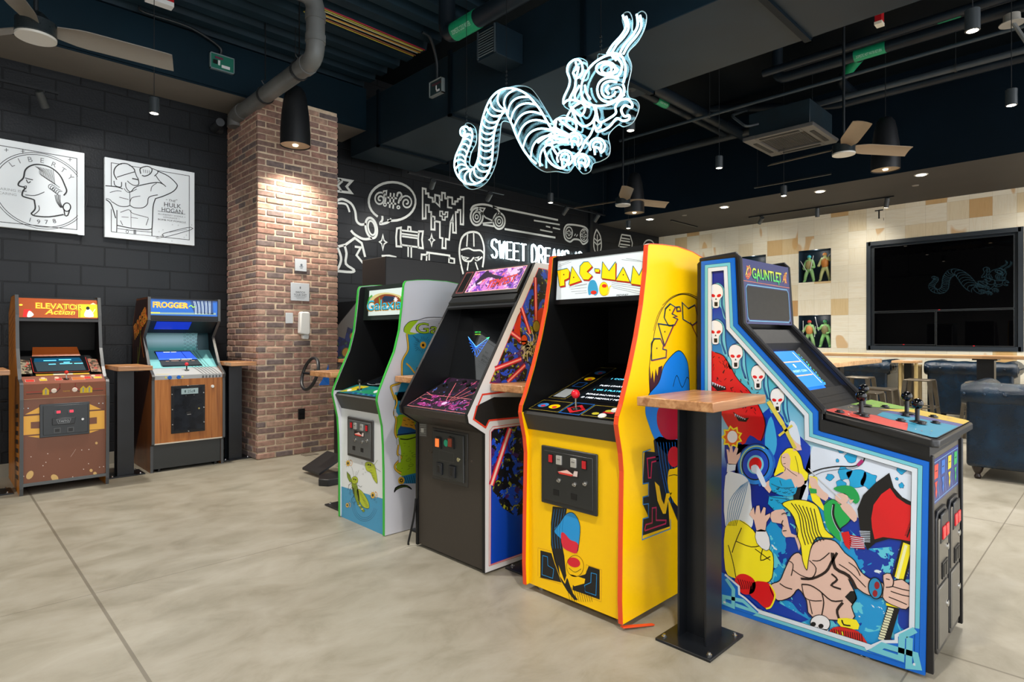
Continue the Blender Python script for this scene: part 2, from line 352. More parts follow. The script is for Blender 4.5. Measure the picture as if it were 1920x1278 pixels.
        s.add(vs, fs, m); bpy.data.objects.remove(ob); bpy.data.curves.remove(cu); bpy.data.meshes.remove(me); return s
    def done(s, name, parent=None, loc=None, bev=0, seg=2, label=None, cat_=None, group=None, kind=None, sharp=35):
        me = bpy.data.meshes.new(name); root = parent
        while root is not None and root.parent is not None: root = root.parent
        off = V(root.location) if root is not None else (V(loc) if loc else V())
        me.from_pydata([p-off for p in s.v], [], s.f); 
        for m in s.ms: me.materials.append(m)
        for p, i in zip(me.polygons, s.m): p.material_index = i; p.use_smooth = True
        me.update(); me.set_sharp_from_angle(angle=math.radians(sharp))
        o = bpy.data.objects.new(name, me); COL.objects.link(o)
        if parent is not None: o.parent = parent
        else: o.location = off
        if bev:
            b = o.modifiers.new('bevel', 'BEVEL'); b.width = bev; b.segments = seg; b.limit_method = 'ANGLE'; b.angle_limit = math.radians(40); b.harden_normals = False
        tag(o, label, cat_, group, kind); return o
def inset(q, d):
    n = len(q); a = sum(q[i][0]*q[(i+1) % n][1]-q[(i+1) % n][0]*q[i][1] for i in range(n))
    if a < 0: q = q[::-1]
    out = []
    for i in range(n):
        p, c, r = V(q[i-1]), V(q[i]), V(q[(i+1) % n]); d1 = (c-p).normalized(); d2 = (r-c).normalized()
        n1 = V((-d1.y, d1.x)); n2 = V((-d2.y, d2.x)); b = (n1+n2).normalized(); k = d/max(.3, b.dot(n1)); out.append((c.x+b.x*k, c.y+b.y*k))
    return out
def tag(o, label=None, cat_=None, group=None, kind=None):
    if label: o['label'] = label
    if cat_: o['category'] = cat_
    if group: o['group'] = group
    if kind: o['kind'] = kind
    return o
def thing(name, label, cat_, loc, group=None, rz=0):
    o = bpy.data.objects.new(name, None); COL.objects.link(o); o.location = loc; o.rotation_euler.z = rz; o.empty_display_size = .1
    return tag(o, label, cat_, group)
def copy_tree(o, parent=None):
    c = o.copy(); COL.objects.link(c)
    if parent is not None: c.parent = parent
    for ch in list(o.children): copy_tree(ch, c)
    return c
def clone(o, loc, label, rz=None, group=None):
    c = copy_tree(o); c.location = loc
    if rz is not None: c.rotation_euler.z = rz
    c['label'] = label
    if group: c['group'] = group
    return c
# ================================================================== the room
YW = 7.42; XW = 11.9
FLOOR = m_floor(); BLOCK = m_block(); TILE = m_woodtile(); CEIL = m_dark('ceiling_paint', (4, 10, 15), .6, 2, 1.2, 0, .1)
MB().box((-3.5, -4, -.1), (XW, YW, 0), FLOOR).done('floor', kind='structure')
MB().box((-3.7, -4, 0), (-3.5, YW, 5.1), m_dark('rear_wall_bounce', (205, 205, 202), .7, 1, 1.05)).done('wall_back', kind='structure')  # unseen wall behind the camera, made pale to bounce light onto the fronts
wl = MB().box((-3.5, YW, 0), (XW+.6, YW+.2, 5.1), BLOCK).done('wall_left', kind='structure')
# right wall of wood tiles, with the television recess and the display niches cut into it
holes = [(1.107, 3.175, 1.131, 2.972), (3.789, 4.36, 2.36, 2.965), (3.789, 4.36, 1.123, 1.735), (4.985, 5.56, 2.36, 2.965), (4.985, 5.56, 1.123, 1.735)]
ys = sorted({-4, YW}|{h[0] for h in holes}|{h[1] for h in holes}); zs = sorted({0, 5.1}|{h[2] for h in holes}|{h[3] for h in holes})
wr = MB()
for a, b in zip(ys, ys[1:]):
    for c, d in zip(zs, zs[1:]):
        if any(h[0] <= a and b <= h[1] and h[2] <= c and d <= h[3] for h in holes): continue
        wr.add([(XW, a, c), (XW, b, c), (XW, b, d), (XW, a, d)], [(3, 2, 1, 0)], TILE)
wr = wr.done('wall_right', kind='structure')
nb = MB(); 
for i, (a, b, c, d) in enumerate(holes):
    dp = .06 if i == 0 else .3
    m = C(38, 46, 54, .5) if i == 0 else C(24, 44, 58, .4)
    nb.box((XW+dp, a, c), (XW+dp+.02, b, d), m)
    for p, q in (((a-.02, c), (a, d)), ((b, c), (b+.02, d)), ((a, c-.02), (b, c)), ((a, d), (b, d+.02))): nb.box((XW+.001, p[0], p[1]), (XW+dp, q[0], q[1]), m)
nb.done('niche_lining', wr)
fr = MB(); a, b, c, d = holes[0]; m = C(40, 47, 54, .45)
for p, q in (((a-.03, c-.03), (a+.035, d+.03)), ((b-.035, c-.03), (b+.03, d+.03)), ((a, c-.03), (b, c+.04)), ((a, d-.04), (b, d+.03))): fr.box((XW-.012, p[0], p[1]), (XW+.05, q[0], q[1]), m)
fr.done('recess_frame', wr)
pl = Plane((XW-.001, 0, 0), (0, -1, 0), (0, 0, 1), (1240, 0, 2.556))
mk = MB(); u, v = pl.px(1022, 1050); mk.text(pl, 'T', u, v, .165, C(20, 20, 20), 1); u, v = pl.px(1060, 1057); mk.text(pl, '1', u, v, .05, C(20, 20, 20), 1); mk.done('stencilled_letter', wr)
MB().box((-3.5, -4, 4.98), (XW, YW, 5.08), CEIL).done('ceiling', kind='structure')
# corrugated deck hung between the beams over the left aisle
dk = MB(); y = 3.3; prof = []
while y < 6.85:
    prof += [(y, 4.53), (y+.12, 4.53), (y+.15, 4.64), (y+.24, 4.64)]; y += .27
prof += [(y, 4.53), (y, 4.7), (3.3, 4.7)]
dk.profX(prof, -3.5, 3.98, m_dark('deck_paint', (26, 44, 55), .5, 2, 1.15, 0, .2)).done('trim_3', kind='structure')
MB().box((-3.5, 6.79, 3.965), (4.0, YW, 3.985), GYPS).box((-3.5, 6.785, 3.985), (4.0, YW, 4.5), m_dark('navy_soffit', (8, 30, 41), .6, 1.5, 1.12, 0, .15)).box((-3.5, 6.785, 3.966), (4.0, 6.792, 3.99), C(8, 30, 41, .6, 0, 0, .15)).done('trim_1', kind='structure')
MB().box((9.65, -4, 3.6), (XW, YW, 3.64), m_dark('soffit_underside', (54, 51, 48), .75, 1.2, 1.06)).box((9.64, -4, 3.601), (9.66, YW, 5.0), m_dark('soffit_face', (5, 18, 28), .6, 1.2, 1.12, 0, .1)).done('trim_2', kind='structure')
# far upper fascia, closes the void over the mural wall
MB().box((5.3, 7.2, 3.85), (9.64, YW, 4.9), m_dark('dark_fascia', (4, 16, 24), .6, 1.2, 1.1, 0, .1)).done('trim_4', kind='structure')
MB().box((-3.5, 7.40, 0), (2.5, YW, .12), C(150, 145, 132, .6)).done('baseboard_left', kind='structure')
# brick pillar
PX0, PX1, PY0 = 2.515, 3.455, 6.50
tones = [m_dark('brick_%d' % i, c, .85, 25, 1.14) for i, c in enumerate([(150, 114, 102), (140, 108, 98), (160, 126, 112), (134, 106, 98), (124, 102, 96), (166, 136, 120), (146, 116, 104), (112, 98, 96)])]
pil = MB().box((PX0+.007, PY0+.007, 0), (PX1-.007, YW, 3.965), m_dark('lime_mortar', (206, 186, 162), .9, 30, 1.06))
rnd = random.Random(3); hc = .0677; L = .2035; j = .0135
for c in range(int(3.965/hc)):
    z0 = c*hc+j/2; z1 = (c+1)*hc-j/2; odd = c % 2
    x = PX0 if odd else PX0; first = True
    while x < PX1-.02:
        w = (L/2-.0 if (odd and first) else L)
        xe = min(x+w-j, PX1)
        if PX1-xe < .05: xe = PX1
        k = rnd.uniform(-.004, .004)
        s = z0 > 1.5; jj = (lambda: rnd.uniform(-.004, .004)) if s else (lambda: 0)
        pil.box((x+jj() if not first else x, PY0+k, z0+jj()), (xe+(jj() if xe < PX1 else 0), PY0+.05, z1+jj()), rnd.choice(tones)); x = xe+j; first = False
    y = PY0+(L-j+j if odd else L/2)-0; y = PY0+(.1 if odd else .0)
    if not odd: y = PY0+.056
    else: y = PY0+.056
    st = L/2 if odd else L
    while y < YW-.02:
        ye = min(y+st-j, YW); pil.box((PX0+rnd.uniform(-.003, .003), y, z0), (PX0+.05, ye, z1), rnd.choice(tones)); y = ye+j; st = L
    y = PY0+.056
    while y < YW-.02:
        ye = min(y+L-j, YW); pil.box((PX1-.05, y, z0), (PX1, ye, z1), rnd.choice(tones)); y = ye+j
pil.done('wall_pillar', kind='structure', bev=.007, seg=2)

# ------------------------------------------------------------------ mural on the wall
mw = Plane((0, YW-.001, 0), (1, 0, 0), (0, 0, 1), (620, 320, 3.097)); CH = C(196, 200, 196, .6)
mu = MB(); w = .034
def ml(pts, closed=False, sm=0, ww=w): mu.line(mw, pts, ww, CH, 1, closed, sm=sm)
ml([(38, 45), (122, 60), (92, 92), (120, 128), (38, 118)]); ml([(60, 50), (25, 82)], ww=.03); ml([(68, 58), (40, 84), (62, 118)])
ml(ell(357, 178, 136, 112, 128, 462), sm=0); ml([(300, 262), (300, 285), (288, 308), (330, 300), (352, 278)], sm=4)
for cx, cy, d in ((287, 165, 1), (440, 185, -1)):
    sp = [(cx+d*(r*math.cos(a)), cy+r*math.sin(a)*1.15) for r, a in [(4+34*i/30, 5.4*math.pi*i/30/1.5+1) for i in range(31)]]; ml(sp, ww=.024)
ml([(308, 118), (325, 116), (318, 178), (313, 178), (306, 120)], True, ww=.02); ml(ell(315, 196, 8, 9, k=12), True, ww=.018)
for a, b in (((348, 128), (342, 215)), ((368, 130), (362, 220)), ((330, 155), (385, 160)), ((328, 186), (380, 192))): ml([a, b], ww=.026)
ml([(385, 150), (390, 130), (405, 128), (412, 145), (400, 165), (393, 190)], sm=4, ww=.028); ml(ell(393, 212, 8, 8, k=12), True, ww=.018)
# pixel spacecraft
ml([(534, 278), (534, 102), (552, 106), (552, 132), (568, 132), (568, 152), (592, 158), (592, 180), (606, 180), (606, 140), (632, 146), (632, 168), (646, 170), (646, 128), (664, 130), (664, 160), (680, 162), (680, 152), (706, 156), (706, 192), (722, 194), (722, 178), (738, 178), (738, 164), (754, 164), (754, 152), (772, 154), (770, 312), (754, 310), (754, 228), (738, 228), (738, 240), (726, 240), (728, 360), (710, 358), (710, 300), (696, 298), (688, 400), (668, 396), (668, 450), (648, 448), (650, 392), (634, 388), (634, 298), (604, 292), (604, 342), (584, 340), (584, 240), (570, 238), (570, 200), (552, 198), (552, 276)], True, ww=.03)
ml([(634, 235), (634, 262), (648, 264), (648, 284), (664, 286), (664, 268), (678, 268), (680, 240), (666, 240), (664, 254), (650, 252), (650, 236)], True, ww=.022)
for p in ([(606, 180), (632, 206), (632, 168)], [(680, 162), (680, 212), (706, 216)], [(604, 292), (604, 268), (584, 262)], [(696, 298), (710, 262), (710, 300)]): ml(p, ww=.026)
# fast motorcycle with speed lines
ml(ell(848, 266, 36, 50), True); ml(ell(848, 268, 22, 30, k=20), True, ww=.026); ml(ell(848, 268, 9, 12, k=14), True, ww=.02)
ml(ell(978, 292, 34, 46), True); ml(ell(978, 294, 21, 28, k=20), True, ww=.026); ml(ell(978, 294, 9, 12, k=14), True, ww=.02)
ml([(812, 232), (830, 205), (880, 195), (935, 205), (970, 225), (985, 252)], sm=4); ml([(845, 232), (865, 215), (895, 218), (880, 245)], True, ww=.022)
ml([(872, 240), (900, 272), (945, 292), (972, 240), (945, 285), (940, 300), (882, 305)], ww=.026); ml([(884, 312), (948, 322)], ww=.03)
for a, b, q in (((940, 208), (1320, 286), .034), ((1180, 288), (1330, 313), .028), ((1250, 322), (1275, 328), .026), ((1290, 331), (1332, 340), .026), ((1216, 343), (1288, 357), .026), ((1010, 338), (1305, 388), .034)): ml([a, b], ww=q)
# game pad
ml([(1385, 312), (1460, 322), (1490, 340), (1500, 380), (1490, 412), (1465, 425), (1445, 402), (1412, 398), (1390, 412), (1362, 395), (1354, 355), (1362, 325)], True, sm=4)
ml(ell(1384, 360, 20, 33, k=20), True, ww=.024); ml(ell(1471, 374, 22, 36, k=20), True, ww=.024)
ml([(1380, 345), (1388, 346), (1388, 355), (1397, 357), (1397, 368), (1388, 367), (1388, 377), (1380, 376), (1380, 366), (1371, 364), (1371, 354), (1380, 354)], True, ww=.014)
for x, y in ((1470, 354), (1470, 392), (1459, 374), (1481, 376)): ml(ell(x, y, 6, 8, k=12), True, ww=.014)
ml([(1415, 378), (1422, 366)], ww=.02); ml([(1426, 382), (1434, 370)], ww=.02)
# hammer, stars, masked face, horn shapes, figures cut off by the cabinets
for sx, sy, r in ((303, 415, 1.0), (586, 402, .8)): ml([(sx, sy-42*r), (sx+7*r, sy-10*r), (sx+22*r, sy), (sx+7*r, sy+10*r), (sx, sy+42*r), (sx-7*r, sy+8*r), (sx-20*r, sy-2*r), (sx-7*r, sy-10*r)], True, ww=.018)
ml([(385, 335), (408, 330), (405, 395), (410, 440), (382, 438), (380, 385)], True, ww=.03); ml([(512, 352), (536, 352), (530, 400), (536, 450), (510, 446), (508, 395)], True, ww=.03)
for a, b in (((408, 345), (512, 358)), ((412, 365), (508, 378)), ((414, 380), (506, 392)), ((410, 430), (510, 444)), ((450, 436), (450, 500)), ((468, 438), (468, 505))): ml([a, b], ww=.026)
ml([(448, 345), (450, 325), (464, 327), (466, 348)], ww=.026)
ml([(526, 522), (528, 486), (558, 488), (560, 474), (690, 492), (690, 505), (718, 512), (718, 540), (690, 536)], ww=.03); ml([(558, 488), (556, 522)], ww=.026); ml([(688, 500), (686, 535)], ww=.026); ml([(572, 480), (572, 520)], ww=.024); ml([(296, 494), (340, 492), (382, 502)], ww=.026)
ml([(770, 600), (752, 520), (748, 450), (765, 385), (810, 356), (862, 366), (888, 430), (890, 500), (882, 560)], sm=4); ml([(795, 365), (790, 440)], ww=.026); ml([(830, 362), (832, 440)], ww=.026)
ml([(757, 460), (800, 450), (830, 462), (870, 462), (888, 480)], sm=3, ww=.028); ml([(760, 490), (775, 520), (812, 525), (830, 505), (850, 520), (880, 500)], sm=3, ww=.028)
ml([(768, 498), (800, 506), (785, 516)], True, ww=.016); ml([(860, 500), (836, 508), (850, 518)], True, ww=.016); ml([(800, 530), (790, 600)], ww=.026); ml([(840, 530), (860, 590)], ww=.026)
# bugle with rings and a strolling leg shape, partly behind the pillar
ml([(38, 172), (70, 165), (118, 190), (142, 235), (150, 290), (175, 312), (205, 308)], sm=4); ml([(40, 188), (90, 195), (110, 240)], sm=4, ww=.028)
ml(ell(236, 332, 32, 60, rot=-12), True); ml(ell(238, 332, 20, 42, rot=-12, k=20), True, ww=.026); ml([(118, 346), (140, 370), (190, 396), (240, 392)], sm=4)
ml([(40, 440), (85, 430), (140, 390), (180, 420), (200, 500)], sm=0); ml([(80, 432), (92, 480), (88, 540), (135, 575), (120, 588), (40, 582)], sm=3); ml([(140, 440), (175, 445), (150, 490), (195, 545)], ww=.03); ml([(38, 440), (60, 500), (55, 540), (38, 575)], sm=3)
# feather, book, clock beyond the panel joint
ml([(1544, 340), (1566, 380), (1572, 440), (1560, 480)], sm=3, ww=.03); ml([(1544, 340), (1530, 380), (1528, 440), (1540, 480)], sm=3, ww=.03); ml([(1548, 370), (1550, 470)], ww=.026); ml([(1530, 390), (1549, 410), (1570, 395)], ww=.026); ml([(1530, 412), (1549, 432), (1572, 416)], ww=.026)
ml([(1690, 370), (1740, 378), (1752, 420), (1748, 452)], ww=.03); ml([(1690, 370), (1672, 440)], ww=.03); 
for yy in (390, 405, 425, 440): ml([(1688-(yy-390)*.2, yy), (1738, yy+8)], ww=.026)
ml(ell(1848, 440, 32, 38, 180, 360), ww=.03)
mu.done('mural_painting', wl, label='white line drawings of a speech bubble, spacecraft, motorcycle and game pad')
MB().box((9.33, 7.37, 0), (9.41, YW, 4.5), C(18, 22, 26, .4)).done('wall_channel', wl)

# ------------------------------------------------------------------ glowing words
NE = C(225, 250, 255, .3, 0, 7.0)
nw = Plane((0, YW-.05, 0), (1, 0, 0), (0, 0, 1), (620, 320, 3.097))
GL = {'S': [[(1, .85), (.8, 1), (.25, 1), (0, .8), (.1, .6), (.85, .4), (1, .2), (.75, 0), (.25, 0), (0, .15)]],
      'W': [[(0, 1), (.28, 0), (.5, .8), (.72, 0), (1, 1)]], 'E': [[(1, 1), (0, 1), (0, 0), (1, 0)], [(0, .52), (.8, .52)]], 'T': [[(0, 1), (1, 1)], [(.5, 1), (.5, 0)]],
      'D': [[(0, 0), (0, 1), (.6, 1), (1, .75), (1, .25), (.6, 0), (0, 0)]], 'R': [[(0, 0), (0, 1), (.7, 1), (1, .85), (1, .65), (.7, .5), (0, .5)], [(.5, .5), (1, 0)]],
      'A': [[(0, 0), (.5, 1), (1, 0)], [(.2, .35), (.8, .35)]], 'M': [[(0, 0), (.05, 1), (.5, .25), (.95, 1), (1, 0)]]}
neo = MB(); refl = MB(); u0, vt = nw.px(936, 398); _, vb = nw.px(936, 500); h = vt-vb
def word(wd, x0, x1):
    a = nw.px(x0, 450)[0]; b = nw.px(x1, 450)[0]; cw = (b-a)/len(wd)
    for i, ch in enumerate(wd):
        lw = cw*.68; s = a+i*cw
        for st in GL[ch]:
            pts = [(s+x*lw, vb+y*h) for x, y in st]
            if ch in 'SDR': pts = cat(pts, False, 4)
            neo.tube([nw.pt(u, v, 0) for u, v in pts], .011, NE, 6)
            refl.tube([nw.pt(u, v, -.035) for u, v in pts], .012, C(180, 190, 195), 5)  # pale second tubes imitate the doubled reflection of the letters
word('SWEET', 938, 1148); word('DREAMS', 1172, 1395); word('ARE', 1415, 1500)
t = thing('neon_sign', 'white glowing neon words SWEET DREAMS on the black mural wall', 'neon sign', (7.8, YW-.05, 2.6))
neo.done('glass_letters', t); refl.done('letter_reflection', t)
# ================================================================== centipede neon hanging in the middle of the room
ns = Plane((3.2, 0, 0), (0, -1, 0), (0, 0, 1), (840, 0, 3.455))
NEW = C(170, 236, 255, .3, 0, 5.5); CLEAR = m_mix_clear('clear_acrylic', .995); EDGE = C(225, 245, 250, .15, 0, 0, .8, 1)
root = thing('neon_centipede', 'large white neon centipede with antennae and wrench hands hanging from the ceiling', 'neon sign', (3.2, 3.0, 2.95))
tb = MB()
def nt(pts, closed=False, sm=4, r=.0074, n=.03):
    if sm: pts = cat(pts, closed, sm)
    tb.tube([ns.pt(*ns.px(*p), n) for p in pts], r, NEW, 6, closed)
spine = [(128, 835), (150, 870), (140, 920), (118, 975), (98, 1030), (98, 1085), (130, 1135), (175, 1150), (225, 1120), (255, 1050), (265, 960), (272, 860), (300, 760), (345, 680), (400, 655), (460, 680), (520, 760), (565, 850), (620, 940), (690, 1010), (770, 1060)]
wid = [26, 26, 28, 30, 33, 38, 44, 48, 48, 46, 44, 46, 52, 62, 76, 90, 102, 110, 112, 100, 60]
sp = cat([(x, y, w) for (x, y), w in zip(spine, wid)], False, 8)
lf = []; rt = []; fr = []
for i, (x, y, w) in enumerate(sp):
    a = sp[max(i-1, 0)]; b = sp[min(i+1, len(sp)-1)]; dx, dy = b[0]-a[0], b[1]-a[1]; k = math.hypot(dx, dy); nx, ny = -dy/k, dx/k
    lf.append((x+nx*w, y+ny*w)); rt.append((x-nx*w, y-ny*w)); fr.append((dx/k, dy/k))
nt(lf[4:150], sm=0); nt(rt[4:146], sm=0)
L_ = 0
for i in range(6, len(sp)-8):
    L_ += math.hypot(sp[i][0]-sp[i-1][0], sp[i][1]-sp[i-1][1]); w = sp[i][2]
    if L_ > 22+w*.30:
        L_ = 0; d = fr[i]; k = w*.55
        nt([lf[i], (lf[i][0]*.75+rt[i][0]*.25-d[0]*k*.75, lf[i][1]*.75+rt[i][1]*.25-d[1]*k*.75), (sp[i][0]-d[0]*k, sp[i][1]-d[1]*k), (lf[i][0]*.25+rt[i][0]*.75-d[0]*k*.75, lf[i][1]*.25+rt[i][1]*.75-d[1]*k*.75), rt[i]], r=.0068)
nt([(150, 880), (128, 890), (103, 880), (98, 850), (115, 828), (142, 828), (158, 850)]); nt([(118, 838), (128, 858), (118, 880)])
# head, eye, jaw
nt([(1140, 365), (1090, 360), (1020, 380), (940, 440), (890, 530), (882, 610), (905, 660), (960, 690), (1040, 690), (1100, 665), (1160, 620)])
nt([(905, 560), (915, 610), (940, 650)]); nt([(1050, 358), (1110, 358), (1150, 385), (1168, 450), (1160, 520), (1150, 545)]); nt([(1080, 372), (1125, 395), (1145, 440), (1120, 500), (1060, 505)])
nt(ell(1040, 452, 62, 42), True, 0); nt(ell(1044, 455, 34, 30, k=18), True, 0); nt([(1060, 425), (1118, 462), (1075, 492)]); nt([(1085, 385), (1120, 380), (1100, 400)])
nt([(1122, 522), (1070, 508), (1010, 530), (985, 580), (1000, 640), (1050, 668), (1110, 650), (1140, 605), (1120, 575), (1075, 585)]); nt([(1110, 540), (1060, 535), (1020, 560), (1015, 610), (1050, 640), (1090, 625), (1105, 600)])
nt([(1060, 560), (1040, 590), (1060, 615)]); nt([(1150, 555), (1160, 590), (1148, 630), (1110, 655)])
# antennae
nt([(1048, 358), (1085, 300), (1140, 240), (1170, 180), (1150, 110)]); nt([(1075, 360), (1110, 300), (1160, 245), (1188, 190), (1172, 118)])
nt([(1130, 358), (1160, 300), (1220, 230), (1248, 170), (1240, 105)]); nt([(1152, 362), (1185, 305), (1240, 240), (1270, 180), (1262, 112)])
# raised wrench
nt([(765, 680), (768, 640), (800, 570), (806, 520), (790, 470), (800, 425), (840, 395), (875, 405), (890, 450), (880, 500), (848, 520), (838, 580), (808, 640), (800, 660)]); nt([(845, 410), (850, 450), (828, 480), (850, 500), (865, 440)]); nt([(765, 680), (800, 655), (870, 665), (905, 700), (895, 740), (870, 755), (815, 700)])
nt([(870, 560), (840, 620), (845, 660)]); nt([(890, 650), (905, 690), (935, 700)])
# forward wrench
nt([(975, 700), (985, 760), (1000, 800), (1060, 775), (1105, 740), (1102, 700), (1130, 660), (1180, 650), (1210, 680), (1205, 705), (1165, 690), (1140, 720), (1160, 760), (1190, 755), (1190, 780), (1150, 790), (1110, 775), (1060, 830), (990, 860), (975, 840)]); nt([(970, 780), (1010, 810), (985, 840), (965, 815)], True)
# chest and neck
nt([(900, 660), (830, 700), (790, 760), (785, 800)]); nt([(960, 690), (975, 740), (950, 800), (900, 825), (860, 800), (830, 740), (812, 700)]); nt([(965, 820), (940, 880), (905, 920)]); nt([(700, 800), (735, 775), (820, 780), (850, 820), (840, 850), (805, 835), (740, 785)])
nt([(720, 790), (715, 830), (740, 850), (800, 880)]); nt([(700, 830), (720, 860), (780, 870), (820, 900)])
# boot-like wrench feet
for cx, cy, r in ((838, 912, 46), (985, 952, 50), (775, 1030, 50), (885, 1050, 46)):
    nt(ell(cx, cy, r, r, 150, 420, 20), sm=0); nt(ell(cx, cy, r*.55, r*.6, 160, 400, 14), sm=0); nt([(cx+r*.5, cy+r*.85), (cx+r*.2, cy+r*.3), (cx-r*.35, cy+r*.2), (cx-r*.3, cy+r*1.1)])
nt([(650, 930), (690, 890), (750, 880), (790, 890)]); nt([(655, 940), (680, 945), (700, 925), (680, 910)]); nt([(690, 950), (720, 1000), (735, 1010)]); nt([(730, 930), (790, 925)]); nt([(905, 920), (870, 990), (820, 1030)]); nt([(905, 925), (935, 945)]); nt([(640, 970), (660, 1030), (700, 1075), (760, 1095), (800, 1050)])
nt([(700, 900), (770, 910), (800, 895)]); nt([(690, 870), (640, 900), (600, 930)])
tb.done('neon_tubing', root, sharp=80)
out = [(105, 815), (130, 795), (170, 820), (185, 870), (180, 930), (150, 990), (140, 1060), (165, 1080), (195, 1060), (208, 980), (212, 870), (240, 760), (290, 660), (350, 590), (440, 555), (520, 565), (570, 610), (640, 720), (690, 800), (700, 770), (750, 745), (795, 760), (800, 720), (755, 690), (750, 650), (790, 540), (775, 460), (800, 400), (850, 375), (900, 400), (908, 450), (965, 390), (975, 350), (1040, 350), (1080, 270), (1140, 200), (1128, 130), (1140, 85), (1175, 80), (1195, 130), (1195, 205), (1220, 170), (1222, 100), (1255, 72), (1285, 100), (1275, 180), (1230, 270), (1165, 345), (1190, 430), (1165, 560), (1172, 630), (1220, 650), (1238, 700), (1200, 790), (1140, 820), (1100, 810), (1040, 875), (1050, 950), (1040, 1010), (985, 1045), (940, 1060), (920, 1110), (875, 1125), (840, 1090), (820, 1070), (780, 1118), (700, 1110), (620, 1110), (540, 1050), (480, 950), (440, 850), (410, 800), (350, 790), (335, 900), (310, 1060), (250, 1180), (170, 1225), (110, 1205), (75, 1130), (62, 1040), (85, 950), (110, 900), (92, 860)]
oc = cat(out, True, 4)
MB().pprism(ns, [ns.px(*p) for p in oc], -.004, .002, CLEAR).done('acrylic_panel', root)
MB().tube([ns.pt(*ns.px(*p), -.001) for p in oc], .0035, EDGE, 4, True).done('panel_edge', root)
for a in ((120, 800), (378, 560), (990, 350)):
    u, v = ns.px(*a); p = ns.pt(u, v); b = MB().tube([p+V((0, 0, -.01)), V((p.x, p.y, 4.95))], .0025, C(24, 26, 28, .4, .5), 6)
    for k in range(4): b.lathe([(0, .008), (.012, .008)], p+V((0, 0, .02+.03*k)), (0, 0, 1), C(60, 64, 66, .3, .9), 8)
    b.done('hanging_wire', root)

# ================================================================== ceiling equipment
DUCT = m_dark('painted_duct', (22, 37, 47), .45, 2.2, 1.1, 0, .2); FL = C(8, 20, 28, .5, 0, 0, .1)
t = thing('air_duct', 'large rectangular dark air duct crossing the ceiling above the neon centipede', 'duct', (4.5, 2, 3.71))
MB().box((4.0, -3.9, 3.71), (5.04, 7.18, 4.36), DUCT).done('duct_body', t, bev=.006)
for y in (6.45, 5.02, 3.2, 1.75, .2):
    f = MB(); 
    for a, b in (((3.975, y, 3.685), (3.998, y+.05, 4.39)), ((5.042, y, 3.685), (5.065, y+.05, 4.39)), ((3.975, y, 3.685), (5.065, y+.05, 3.708))): f.box(a, b, FL)
    f.done('duct_flange', t)
t = thing('air_grille_box', 'dark metal box with a louvred air grille on the side of the big duct', 'air vent', (3.83, 4.086, 3.885))
MB().box((3.655, 3.956, 3.885), (3.995, 4.216, 4.165), DUCT).done('box', t, bev=.004)
g = MB()
for k in range(10): g.prism([(3.65, 3.98, 3.91+k*.0235), (3.65, 3.98, 3.922+k*.0235), (3.64, 3.98, 3.914+k*.0235)], (0, .21, 0), C(110, 122, 128, .35, .3))
for a, b in (((3.64, 3.965, 3.895), (3.656, 3.98, 4.155)), ((3.64, 4.192, 3.895), (3.656, 4.207, 4.155))): g.box(a, b, C(60, 70, 76, .4))
g.done('louvres', t)
PIPE = m_dark('painted_pipe', (17, 26, 34), .4, 3, 1.15, 0, .3); GPIPE = m_dark('grey_drain_pipe', (98, 99, 98), .45, 3, 1.12)
def bend(pts, r, k=6):
    "round the corners of a pipe run"
    o = [V(pts[0])]
    for a, b, c in zip(pts, pts[1:], pts[2:]):
        a, b, c = V(a), V(b), V(c); d1 = (a-b).normalized(); d2 = (c-b).normalized(); p = b+d1*r; q = b+d2*r
        for i in range(k+1):
            s = i/k; o.append(p*(1-s)**2+b*2*s*(1-s)+q*s*s)
    return o+[V(pts[-1])]
# big drain pipe over the pillar
t = thing('drain_pipe', 'thick grey drain pipe elbowing down and running to the brick pillar', 'pipe', (2.52, 6.0, 3.84))
P1 = bend([(.6, 5.4, 4.41), (2.5, 5.12, 4.41), (2.5, 5.12, 3.84), (2.5, 7.0, 3.84), (2.5, 7.22, 3.78), (2.85, 7.3, 3.7)][:4], .14)
MB().tube(P1, .082, GPIPE, 20).done('pipe_run', t)
for p, d in (((2.5, 5.12, 4.22), (0, 0, 1)), ((2.5, 5.12, 4.02), (0, 0, -1)), ((2.5, 5.30, 3.84), (0, 1, 0)), ((2.5, 6.9, 3.84), (0, 1, 0))):
    MB().lathe([(-.035, .084), (-.035, .091), (.035, .091), (.035, .084)], p, d, GPIPE, 20).done('coupling', t)
MB().tube(bend([(2.5, 6.88, 3.84), (2.5, 7.1, 3.84), (2.5, 7.1, 3.72)], .1), .088, GPIPE, 18).done('elbow', t)
for y in (5.45, 6.25):
    MB().lathe([(-.015, .084), (-.015, .093), (.015, .093), (.015, .084)], (2.5, y, 3.84), (0, 1, 0), C(26, 28, 30, .4), 18).tube([(2.5, y, 3.93), (2.46, y, 3.98), (2.5, y, 4.0), (2.5, y, 4.62)], .006, C(26, 28, 30), 6).done('pipe_hanger', t)
t = thing('security_camera', 'small dark cylindrical fixture on the left wall beside the top of the pillar', 'camera', (2.4, 7.3, 3.72))
MB().cyl((2.36, 7.38, 3.74), (2.32, 7.05, 3.72), .045, C(34, 38, 42)).done('housing', t); MB().cyl((2.44, 7.40, 3.74), (2.36, 7.37, 3.74), .05, C(40, 44, 48)).done('mount', t)
GREEN = C(16, 140, 96, .45); LTXT = C(170, 215, 195, .5)
